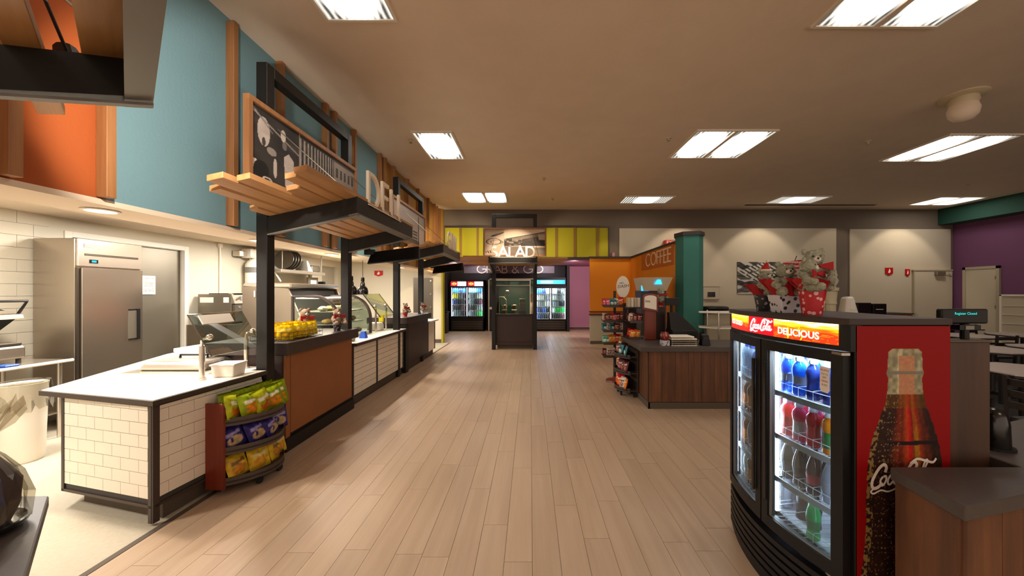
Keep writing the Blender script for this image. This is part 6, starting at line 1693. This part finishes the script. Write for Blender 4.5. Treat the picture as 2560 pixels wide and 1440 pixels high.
def hb(u, v):
    d = np.clip(1 - np.abs(u - .45) * 1.4, 0, 1)
    r = 20 + 60 * d; g = 110 + 90 * d; bb = 250 + 0 * u
    w = rect(u, v, .22, .62, .3, .75) & (np.sin(u * 120) > -.6); return np.where(w, 230, r), np.where(w, 250, g), bb
panel('lit_header', 'print_lit', hb, (a.x - .1, Yc - .05, b.z), (b.x - a.x + .2, 0, 0), (0, 0, a.z - b.z), 60, 10, UD)
MB().box(a.x - .12, b.x + .12, Yc - .045, Yc + .02, b.z - .03, a.z + .03).build('header_box', 'black_plastic', UD)
# tall steel-framed unit between the coolers, mostly behind the kiosk
MU = thing('tall_cabinet', 'dark tall cabinet with steel edge between the coolers behind the salad kiosk', 'cabinet', (-1.5, 16.0, 0))
a = P(1222, 696, 15.8)
MB().box(a.x, .15, 15.8, 16.28, 0, a.z).build('body', 'black_gloss', MU)
MB().box(a.x - .02, a.x + .03, 15.76, 15.8, 0, a.z).box(a.x - .02, .15, 15.76, 15.8, a.z - .05, a.z).build('steel_trim', 'steel', MU)
MB().box(a.x + .03, .12, 15.77, 15.8, a.z - .30, a.z - .05).build('header', 'green_dark', MU)
MB().box(a.x + .03, a.x + .2, 15.72, 15.78, .95, 1.05).build('handle', 'steel_bright', MU)
sd_ = thing('side_stand', 'small dark stand against the purple wall left of the coolers', 'stand', (P(1112, 0, 15.1).x, 15.1, 0))
xx = P(1112, 0, 15.1).x
MB().box(xx - .12, xx + .12, 14.9, 15.3, 0, .85).build('body', 'dark_cap', sd_); MB().box(xx - .16, xx + .16, 14.86, 15.34, .85, .90).build('top', 'black_plastic', sd_)

# ================================================================== snack racks at the register
R2 = half_rack('snack_rack', 'lower wheeled snack rack against the register counter side', (1.735, 6.45, 0), PI, .66, .14, .31, .80, (.12, .40, .66), cherry=False)
M2 = wmat(R2)
i = 0
for row, (z, ks) in enumerate([(.123, ['orange', 'white', 'red', 'red', 'orange', 'red']), (.403, ['maroon', 'brown', 'maroon', 'brown', 'maroon', 'brown', 'red']), (.663, ['teal', 'teal', 'brown', 'white'])]):
    for j, k_ in enumerate(ks):
        y = .66 - (.10 + j * .48 / max(1, len(ks) - 1)); x = .17 + .07 * math.sin(PI * y / .66)
        bag(k_, on_rack(M2, x, y, z), (math.radians(-14), 0, -PI / 2 + random.uniform(-.3, .5)), '%s snack bag on %s shelf of the low register rack, %s from near' % (k_, ['bottom', 'middle', 'top'][row], ords[j]), 'snack bags on the low register rack', 1.7)
tag(MB().box(1.50, 1.72, 5.95, 6.35, .665, .70).build('folded_cloth', 'black_plastic', bevel=.012), 'black folded cloth on the top shelf of the low register rack', 'cloth')
# pole rack behind it
PR = thing('pole_rack', 'free standing candy rack on a pole with round base by the register', 'candy rack', (1.66, 6.95, 0))
MB().lathe([(.17, 0), (.16, .03), (.05, .06), (.03, .09)], (1.62, 6.95, 0), 24).build('base', 'cherry_wood', PR, smooth=True)
MB().cyl((1.62, 6.95, .05), (1.62, 6.95, 1.72), .025, n=12).build('pole', 'dark_cap', PR)
pz = [.52, .76, .99, 1.17, 1.45]
for z in pz:
    sh_ = MB().hexa([(1.36, 6.72, z - .03), (1.735, 6.72, z - .03), (1.735, 6.93, z), (1.36, 6.93, z)], [(1.36, 6.72, z - .02), (1.735, 6.72, z - .02), (1.735, 6.93, z + .01), (1.36, 6.93, z + .01)]).build('shelf', 'shelf_rack', PR)
    MB().box(1.36, 1.735, 6.70, 6.72, z - .035, z + .012).build('shelf_lip', 'shelf_rack', sh_)
ov = MB(); 
n = 28; c_ = P(1557, 717, 6.9)
pts = [(c_.x + .125 * math.cos(2 * PI * k / n), 6.9, c_.z + .205 * math.sin(2 * PI * k / n)) for k in range(n)]
MB().extrude(pts, (0, -.012, 0)).build('oval_board', 'paper_white', PR, label='white oval sign board')
text_mesh('DASH', .085, 'ink_dark', (c_.x - .105, 6.885, c_.z - .03), (1, 0, .12), (0, 0, 1), PR, 'oval_lettering', ext=.0005)
text_mesh('MRS.', .045, 'ink_dark', (c_.x - .07, 6.885, c_.z + .05), (1, 0, .12), (0, 0, 1), PR, 'oval_lettering', ext=.0005)
cand = {0: ['brown', 'white', 'white', 'teal', 'teal'], 1: ['mint', 'mint', 'orange', 'orange', 'red', 'orange'], 2: ['teal', 'white', 'teal', 'brown', 'white'], 3: ['white', 'brown', 'brown', 'pink', 'maroon', 'maroon'], 4: ['pink', 'pink', 'teal', 'teal', 'white', 'red']}
for k, ks in cand.items():
    for j, k_ in enumerate(ks):
        bag(k_, (1.40 + j * .36 / len(ks), 6.78, pz[k] - .005), (math.radians(-14), random.uniform(-.15, .15), random.uniform(-.4, .4)), '%s candy bag on the %s shelf of the pole rack, %s from left' % (k_, ['lowest', 'second lowest', 'middle', 'second highest', 'highest'][k], ords[j]), 'candy bags on the pole rack', 1.35)
# counter-top rack with cherry side and curved sign
CR = thing('countertop_rack', 'cherry sided candy rack with arched price sign on the register counter', 'candy rack', (1.95, 6.1, zR))
MB().box(1.90, 2.10, 6.02, 6.05, zR, 1.62).build('side_panel', 'cherry_wood', CR, bevel=.01)
MB().box(2.10, 2.26, 6.08, 6.11, zR, 1.45).build('side_panel', 'dark_brown_laminate', CR, bevel=.004)
MB().box(1.68, 1.92, 6.55, 6.57, zR, 1.5).build('back_panel', 'dark_brown_laminate', CR)
cz = [zR + .02, 1.20]
for z in cz:
    s_ = MB().box(1.68, 1.90, 6.10, 6.55, z - .01, z).build('shelf', 'shelf_rack', CR)
    MB().box(1.68, 1.90, 6.08, 6.10, z - .02, z + .02).build('shelf_lip', 'shelf_rack', s_)
aq = P(1626, 755, 5.98)
apts = [(aq.x - .125, 5.98, aq.z - .12)] + [(aq.x + .125 * math.cos(a), 5.98, aq.z + .09 + .05 * math.sin(a)) for a in [PI - PI * k / 10 for k in range(11)]] + [(aq.x + .125, 5.98, aq.z - .16)]
MB().extrude(apts[::-1], (0, .02, 0)).build('sign_board', 'cherry_wood', CR)
apt2 = [(aq.x - .10, 5.975, aq.z - .09)] + [(aq.x + .10 * math.cos(a), 5.975, aq.z + .07 + .04 * math.sin(a)) for a in [PI - PI * k / 10 for k in range(11)]] + [(aq.x + .10, 5.975, aq.z - .13)]
sc_ = MB().extrude(apt2[::-1], (0, .004, 0)).build('sign_card', 'paper_white', CR)
text_mesh('BAR', .045, 'ink_dark', (aq.x - .085, 5.972, aq.z + .0), (1, 0, -.1), (0, 0, 1), CR, 'sign_lettering', ext=.0004)
for j, k_ in enumerate(['orange', 'orange', 'red', 'orange']):
    bag(k_, (1.73 + (j % 2) * .1, 6.16 + (j // 2) * .14, cz[0]), (math.radians(-10), .2, random.uniform(-.5, .5)), 'orange and red candy bag heaped at the counter-top rack foot, %s' % ('front left', 'front right', 'rear left', 'rear right')[j], 'candy heap at the counter-top rack', 1.25)
for j, k_ in enumerate(['white', 'brown', 'maroon', 'brown', 'white', 'maroon']):
    bag(k_, (1.71 + (j % 3) * .07, 6.16 + (j // 3) * .16, cz[1]), (math.radians(-10), .2, random.uniform(-.5, .5)), '%s candy bag on the upper shelf of the counter-top rack, %s' % (k_, ['front left', 'front middle', 'front right', 'rear left', 'rear middle', 'rear right'][j]), 'candy bags on the counter-top rack', 1.25)
for k in range(4):
    x = 1.70 + k * .055
    tag(MB().box(x, x + .045, 6.30, 6.42, 1.44 + .0, 1.60).build('bar_box', 'paper_white' if k % 2 else 'cream_plastic'), 'upright pale candy bar box above the counter-top rack, %s from left' % ords[k], 'candy box', 'candy bar boxes above the counter-top rack')
tag(MB().box(1.68, 1.94, 6.28, 6.44, 1.42, 1.44).box(1.70, 1.72, 6.35, 6.37, 1.2, 1.42).build('box_tray', 'shelf_rack'), 'narrow tray holding the upright candy boxes', 'tray')
# coffee machine on the back bar
CMc = thing('coffee_machine', 'coffee machine with flared cream hood and blue lit logo behind the candy racks', 'coffee machine', (2.6, 8.0, 0))
a = P(1602, 694, 8.0); b = P(1662, 727, 8.0)
MB().hexa([(a.x + .05, 7.95, b.z), (b.x + .02, 7.95, b.z), (b.x + .02, 8.5, b.z), (a.x + .05, 8.5, b.z)], [(a.x - .02, 7.85, a.z), (b.x + .12, 7.85, a.z), (b.x + .12, 8.5, a.z), (a.x - .02, 8.5, a.z)]).build('hood', 'cream_plastic', CMc)
MB().box(a.x + .02, b.x + .05, 8.05, 8.5, .95, b.z).build('body', 'dark_brown_laminate', CMc)
MB().box(a.x + .02, b.x + .05, 8.05, 8.5, 0, .95).build('stand', 'dark_cap', CMc)
c_ = P(1645, 705, 7.88); MB().extrude([(c_.x - .08, 7.88, c_.z - .05), (c_.x + .08, 7.88, c_.z - .05), (c_.x + .05, 7.87, c_.z + .05), (c_.x - .02, 7.87, c_.z + .05)][::1], (0, -.02, 0)).build('lit_logo', 'screen_blue', CMc)
c_ = P(1612, 717, 7.98); MB().box(c_.x - .06, c_.x + .09, 7.99, 8.04, c_.z - .09, c_.z + .06).build('lit_screen', 'screen_blue', CMc)
pot((2.07, 6.25, 1.62), .05, .08, 'red_gloss', 'red gift pot standing on the counter-top rack', tissue=False) if False else None
gp_ = P(1658, 740, 6.1)
pot((gp_.x - .04, 6.1, 1.45), .05, .085, 'pot_red_stars', 'small red pot on the dark panel beside the arched price sign', tissue=False)
bear((gp_.x - .04, 6.1, 1.53), .85, .3, 'pale green grey plush bear on top of the dark panel beside the sign', 'plush_grey', bow=True, seed=21)
# register
RG = thing('cash_register', 'black point of sale register with pole display on the register counter', 'register', (2.45, 5.75, zR))
q = P(1695, 800, 5.75)
MB().box(2.22, 2.62, 5.66, 5.95, zR + .02, zR + .20).build('base', 'black_plastic', RG, bevel=.01)
MB().hexa([(2.22, 5.72, zR + .20), (2.62, 5.72, zR + .20), (2.62, 5.90, zR + .20), (2.22, 5.90, zR + .20)], [(2.22, 5.80, zR + .47), (2.36, 5.80, zR + .47), (2.36, 5.88, zR + .47), (2.22, 5.88, zR + .47)]).build('terminal', 'black_plastic', RG)
MB().cyl((2.28, 5.86, zR + .2), (2.28, 5.86, zR + .60), .02).box(2.18, 2.40, 5.83, 5.88, zR + .58, zR + .70).build('pole_display', 'black_plastic', RG, bevel=.004)
MB().tube([(2.42, 5.70, zR + .26)] + [(2.46 + .04 * math.cos(a), 5.70, zR + .26 + .04 * math.sin(a)) for a in [PI - PI * k / 8 for k in range(9)]], .008, 6).build('cable', 'steel_bright', RG)
TR = thing('paper_tray', 'stack of white and grey paper trays on the register counter', 'tray stack', (2.3, 5.42, zR))
for k, (z, mt) in enumerate(((0, 'steel_bright'), (.03, 'steel_dull'), (.06, 'steel_dull'), (.09, 'white_plastic'), (.12, 'paper_white'))):
    MB().box(2.08, 2.46 - .03 * (k > 3), 5.34 + .03 * (k > 3), 5.62, zR + z, zR + z + .018).build('tray', mt, TR, bevel=.003)
for x in (2.09, 2.44): MB().box(x, x + .01, 5.35, 5.36, zR, zR + .12).build('side_rail', 'steel_dull', TR)
JR = thing('candy_jar', 'clear jar of pinkish round candies on a white box, register counter', 'jar', (2.0, 5.40, zR))
MB().box(1.95, 2.06, 5.35, 5.46, zR, zR + .08).build('base_box', 'pot_white_black', JR, bevel=.004)
MB().ball((2.005, 5.40, zR + .14), .062, 14, 10, (1, 1, 1), .15, 3).build('candies', 'pot_red_stars', JR, smooth=True)
MB().lathe([(.055, 0), (.068, .03), (.07, .08), (.05, .125), (.001, .13)], (2.005, 5.40, zR + .08), 18).build('globe', 'glass_clear', JR, smooth=True)
CRd = thing('card_reader', 'black payment card reader at the right of the paper trays', 'card reader', (2.63, 5.42, zR))
MB().hexa([(2.55, 5.38, zR), (2.68, 5.38, zR), (2.68, 5.5, zR), (2.55, 5.5, zR)], [(2.56, 5.40, zR + .15), (2.66, 5.40, zR + .15), (2.66, 5.46, zR + .17), (2.56, 5.46, zR + .17)]).build('body', 'black_plastic', CRd, bevel=.006)
MB().box(2.57, 2.65, 5.385, 5.392, zR + .08, zR + .13).build('screen', 'black_gloss', CRd)
# back bar with wire shelf
BB = thing('back_cabinet', 'low cream and brown cabinet behind the register counter', 'cabinet', (4.2, 8.0, 0))
MB().box(3.86, 4.35, 7.9, 8.5, 0, 1.22).build('cream_side', 'cream_paint', BB); MB().box(4.35, 5.6, 7.95, 8.5, 0, 1.26).build('brown_front', 'counter_wood', BB); MB().box(3.84, 5.65, 7.86, 8.52, 1.24, 1.30).build('top', 'dark_laminate', BB)
WR = thing('wire_shelf_stand', 'steel rod stand with two white shelves behind the register counter', 'shelf stand', (4.0, 7.2, 0))
for (x, y) in ((3.66, 7.05), (4.15, 7.05), (3.66, 7.5), (4.25, 7.5)): MB().cyl((x, y, 0), (x, y, 1.33), .014).build('rod', 'steel_bright', WR)
for z in (1.0, 1.30): MB().prism([(3.40, 7.30), (3.66, 7.05), (4.20, 7.03), (4.30, 7.5), (3.5, 7.55)], z - .02, z + .004).build('shelf', 'paper_white', WR)
hat = tag(MB().lathe([(.24, 0), (.26, .03), (.24, .07), (.20, .08), (.001, .06)], (4.14, 8.16, 1.30), 24, 1.2, 1).build('serving_tray', 'black_plastic', smooth=True), 'black oval serving tray on the back cabinet beside the teal column', 'tray')
# ================================================================== far wall details
def poster_fn(u, v):
    g = 40 + 70 * vnoise(u, v, 16, 4)
    x = u * .8 + v * .6; y = -u * .6 + v * .8
    st = (np.sin(x * 30) > .2) & (vnoise(x, y, 20, 5) > .45) & (v > .45)
    g = np.where(st, 190, g)
    g = np.where((v < .45) & (vnoise(u, v, 9, 7) > .62), 190, g)
    for i in range(3): g = np.where((np.abs(y - (.18 + i * .16)) < .055) & (x > .45) & (x < .95), np.where(np.sin(x * 90) > -.3, 200, 40), g)
    g = np.where(rect(u, v, .58, .98, .90, 1.0) & (np.sin(u * 60) > 0), 210, g)
    return bw(g, (1, .97, .92))
a = P(1843, 655, 12.15); b = P(2012, 735, 12.15)
po = thing('poster', 'black and white poster on the cream far wall behind the gift pots', 'poster', (a.x, 12.15, b.z))
MB().box(a.x, b.x, 12.146, 12.163, b.z, a.z).build('board', 'black_plastic', po)
panel('print', 'print_paper', poster_fn, (a.x, 12.144, b.z), (b.x - a.x, 0, 0), (0, 0, a.z - b.z), 150, 90, po)
th_ = thing('thermostat_plate', 'cream wall plate with small black screen left of the poster', 'wall plate', tuple(P(1777, 735, 12.15)))
a = P(1758, 717, 12.15); b = P(1797, 747, 12.15)
MB().box(a.x, b.x, 12.13, 12.165, b.z, a.z).build('plate', 'wall_cream', th_, bevel=.006); MB().box(a.x - .03, b.x + .03, 12.12, 12.165, a.z, a.z + .03).box(a.x, b.x, 12.12, 12.165, b.z - .02, b.z).build('rail', 'cream_paint', th_)
a = P(1769, 730, 12.13); b = P(1788, 742, 12.13); MB().box(a.x, b.x, 12.118, 12.13, b.z, a.z).build('screen', 'black_gloss', th_, bevel=.004)
a = P(1664, 600, 11.95); b = P(1692, 612, 11.95)
ex = thing('exit_sign', 'red exit sign peeking over the orange kiosk wall', 'sign', tuple(a))
MB().box(a.x, b.x, 11.95, 12.15, b.z, a.z).build('housing', 'red_gloss', ex)
text_mesh('EXIT', .15, 'letter_white', (a.x + .03, 11.945, b.z + .03), (1, 0, 0), (0, 0, 1), ex, 'exit_lettering', ext=.001)
# equipment seen over the cooler top, standing on a back counter
BC = thing('back_counter', 'long cream service counter with dark top behind the cooler', 'counter', (6.5, 8.4, 0))
MB().box(5.9, 8.9, 8.1, 8.8, 0, .95).build('body', 'cream_paint', BC); MB().box(5.85, 8.95, 8.05, 8.85, .95, 1.0).build('top', 'dark_laminate', BC, bevel=.004)
MB().box(8.9, 8.93, 8.1, 8.8, .0, .95).build('end_panel', 'counter_wood', BC)
def on(px, py, Y): return P(px, py, Y)
cupd = thing('cup_stack', 'stack of beige cups and lids standing right of the red starred pot', 'cup stack', (P(2078, 0, 8.3).x, 8.3, 1.0))
x = P(2078, 0, 8.3).x
MB().lathe([(.09, 0), (.11, .42), (.13, .43), (.12, .50), (.14, .72), (.16, .73), (.165, .80)], (x - .03, 8.3, 1.0), 20).build('cups', 'cream_plastic', cupd, smooth=True)
MB().lathe([(.07, 0), (.08, .40), (.09, .62)], (x - .2, 8.35, 1.0), 16).build('lids', 'cream_plastic', cupd, smooth=True)
wp = thing('receipt_printer', 'white angled receipt printer behind the cooler top', 'printer', (P(2125, 0, 8.3).x, 8.3, 1.0))
x = P(2120, 0, 8.3).x
MB().hexa([(x - .14, 8.2, 1.0), (x + .24, 8.2, 1.0), (x + .24, 8.5, 1.0), (x - .14, 8.5, 1.0)], [(x - .10, 8.2, 1.58), (x + .06, 8.2, 1.60), (x + .06, 8.4, 1.60), (x - .10, 8.4, 1.58)]).build('body', 'white_plastic', wp, bevel=.03)
MB().box(x - .04, x + .06, 8.19, 8.2, 1.30, 1.52).build('paper', 'paper_white', wp)
bt = thing('register_terminal', 'pair of black register screens on the back counter right of the printer', 'register', (P(2178, 0, 8.3).x, 8.3, 1.0))
a = P(2143, 757, 8.3); b = P(2213, 790, 8.3)
MB().box(a.x, (a.x + b.x) / 2 - .01, 8.28, 8.36, 1.12, a.z).box((a.x + b.x) / 2 + .01, b.x, 8.26, 8.34, 1.12, a.z - .02).build('screen', 'black_gloss', bt, bevel=.01); MB().box(a.x + .1, b.x - .1, 8.2, 8.5, 1.0, 1.12).build('stand', 'black_plastic', bt)
MB().box(b.x - .25, b.x - .08, 8.255, 8.26, 1.3, 1.31).build('lit_line', 'letter_white', bt)
a = P(2215, 783, 9.4); b = P(2280, 792, 9.4)
tag(MB().box(a.x, b.x, 9.4, 9.9, 0, a.z - .03).box(a.x, b.x, 9.38, 9.4, .2, a.z - .04).build('wooden_cart', 'brown_laminate'), 'orange brown wooden cart front right of the black screens', 'cart')
tag(MB().box(a.x - .02, b.x + .02, 9.36, 9.95, a.z - .03, a.z).build('cart_top', 'dark_cap'), 'dark top board of the orange brown cart', 'board')
hs = thing('sanitizer_bottle', 'small pump bottle by the cream far door', 'bottle', tuple(P(2290, 792, 9.6)))
q = P(2290, 792, 9.6); MB().cyl((q.x, 9.6, q.z - .02), (q.x, 9.6, q.z + .08), .03).cyl((q.x, 9.6, q.z + .08), (q.x, 9.6, q.z + .14), .008).build('bottle', 'glass_clear', hs)
tag(MB().box(q.x - .15, q.x + .15, 9.5, 9.7, 0, q.z - .02).build('pedestal', 'dark_cap'), 'dark pedestal under the pump bottle', 'pedestal')
# ================================================================== register gear on counter F
PD = thing('pole_display', 'black customer display reading Register Closed in teal on a stem', 'display', (2.12, 1.73, 1.475))
a = P(2349, 772, 1.74); b = P(2466, 809, 1.74)
MB().box(a.x, b.x, 1.73, 1.76, b.z, a.z).build('display_case', 'black_plastic', PD, bevel=.006)
MB().cyl((2.075, 1.735, 1.475), (2.075, 1.735, b.z), .016).box(2.03, 2.13, 1.715, 1.755, b.z - .028, b.z - .005).build('stem', 'black_plastic', PD)
MB().box(2.055, 2.095, 1.712, 1.716, b.z - .026, b.z - .008).build('label_plate', 'grey_plastic', PD)
text_mesh('Register Closed', .0165, 'screen_teal_text', ((a.x + b.x) / 2, 1.7285, (a.z + b.z) / 2 + .008), (1, 0, 0), (0, 0, 1), PD, 'display_text', ext=0, align='CENTER')
RP = thing('receipt_register', 'black register body with white paper roll behind the wood end panel', 'register', (2.5, 2.0, zF))
MB().box(2.30, 2.62, 2.08, 2.30, zF, 1.24).build('body', 'black_plastic', RP, bevel=.02)
MB().lathe([(.045, -.09), (.045, .09)], (0, 0, 0), 20).build('paper_roll', 'paper_white', RP, world=False)
o = [c for c in RP.children if c.name.startswith('paper_roll')][0]; o.rotation_euler = (0, PI / 2, .2); o.location = (-.06, .06, 1.235 - zF + .03)
SCN = thing('barcode_scanner', 'black domed barcode scanner on the near right counter', 'scanner', (2.28, 1.78, zF))
MB().lathe([(.05, 0), (.055, .02), (.052, .12), (.045, .165), (.025, .19), (.001, .197)], (2.30, 1.80, zF), 24).build('dome', 'black_gloss', SCN, smooth=True)
MB().lathe([(.07, 0), (.07, .012), (.05, .016)], (2.30, 1.80, zF), 20).build('foot', 'black_plastic', SCN)
MB().ball((2.345, 1.785, zF + .05), .012).build('button', 'steel_bright', SCN, smooth=True)
# ================================================================== seating area
def table(x, y, label, w=.95):
    t = thing('dining_table', label, 'table', (x, y, 0), group='white topped dining tables')
    c = .20; h = w / 2
    poly = [(-h + c, -h), (h - c, -h), (h, -h + c), (h, h - c), (h - c, h), (-h + c, h), (-h, h - c), (-h, -h + c)]
    MB().prism(poly, .73, .75).build('table_top', 'table_white', t, world=False)
    MB().prism([(a * 1.01, b * 1.01) for a, b in poly], .71, .735).build('edge_band', 'chair_black', t, world=False)
    MB().cyl((0, 0, .04), (0, 0, .71), .04).build('pedestal', 'chair_black', t, world=False)
    MB().box(-.32, .32, -.04, .04, 0, .045).box(-.04, .04, -.32, .32, 0, .045).build('foot', 'chair_black', t, world=False)
    return t
def chair(x, y, rz, label):
    t = thing('dining_chair', label, 'chair', (x, y, 0), rz, group='black dining chairs')
    MB().box(-.21, .21, -.2, .22, .43, .47).build('seat', 'chair_black', t, world=False, bevel=.01)
    for sx in (-.19, .19):
        MB().hexa([(sx - .018, .17, 0), (sx + .018, .17, 0), (sx + .018, .205, 0), (sx - .018, .205, 0)], [(sx - .018, .24, .88), (sx + .018, .24, .88), (sx + .018, .265, .88), (sx - .018, .265, .88)]).build('leg', 'chair_black', t, world=False)
        MB().box(sx - .018, sx + .018, -.19, -.155, 0, .43).build('leg', 'chair_black', t, world=False)
    for z in (.60, .71, .82): MB().hexa([(-.19, .215, z - .035), (.19, .215, z - .035), (.19, .24, z - .035), (-.19, .24, z - .035)], [(-.19, .225, z + .03), (.19, .225, z + .03), (.19, .25, z + .03), (-.19, .25, z + .03)]).build('back_slat', 'chair_black', t, world=False)
    MB().box(-.19, .19, -.18, -.16, .2, .225).build('stretcher', 'chair_black', t, world=False)
    MB().box(-.19, .19, .17, .19, .2, .225).build('stretcher', 'chair_black', t, world=False)
    return t
T = [(6.05, 4.45, 'nearest white dining table, right edge of the picture'), (7.75, 6.1, 'white dining table second row, left'), (9.0, 6.2, 'white dining table second row, right'),
     (9.6, 8.0, 'white dining table third row, left'), (11.0, 8.1, 'white dining table third row, right'), (11.4, 9.8, 'white dining table last row by the purple wall')]
for x, y, l in T: table(x, y, l)
CH = [(6.05, 3.6, PI, 'black dining chair on the near side of the nearest white table'), (5.3, 4.5, PI / 2, 'black dining chair at left of the nearest white table'), (6.9, 4.5, -PI / 2, 'black dining chair at right of the nearest white table'), (6.1, 5.25, 0, 'black dining chair at the far side of the nearest table'),
      (7.35, 5.35, PI, 'black chair before the left second row table'), (8.7, 5.4, PI, 'black chair before the right second row table'), (7.75, 6.95, 0, 'black chair behind the left second row table'), (9.0, 7.1, PI, 'black chair before the left third row table'),
      (10.3, 7.2, PI, 'black chair between the two third row tables'), (9.7, 8.85, 0, 'black chair behind the left third row table'), (11.1, 8.95, 0, 'black chair behind the right third row table'), (11.3, 7.25, PI, 'black chair before the right third row table'), (9.95, 6.2, -PI / 2, 'black chair right of the second row tables'),
      (4.95, 3.4, PI / 2, 'black dining chair standing alone behind the register')]
for x, y, rz, l in CH: chair(x, y, rz, l)
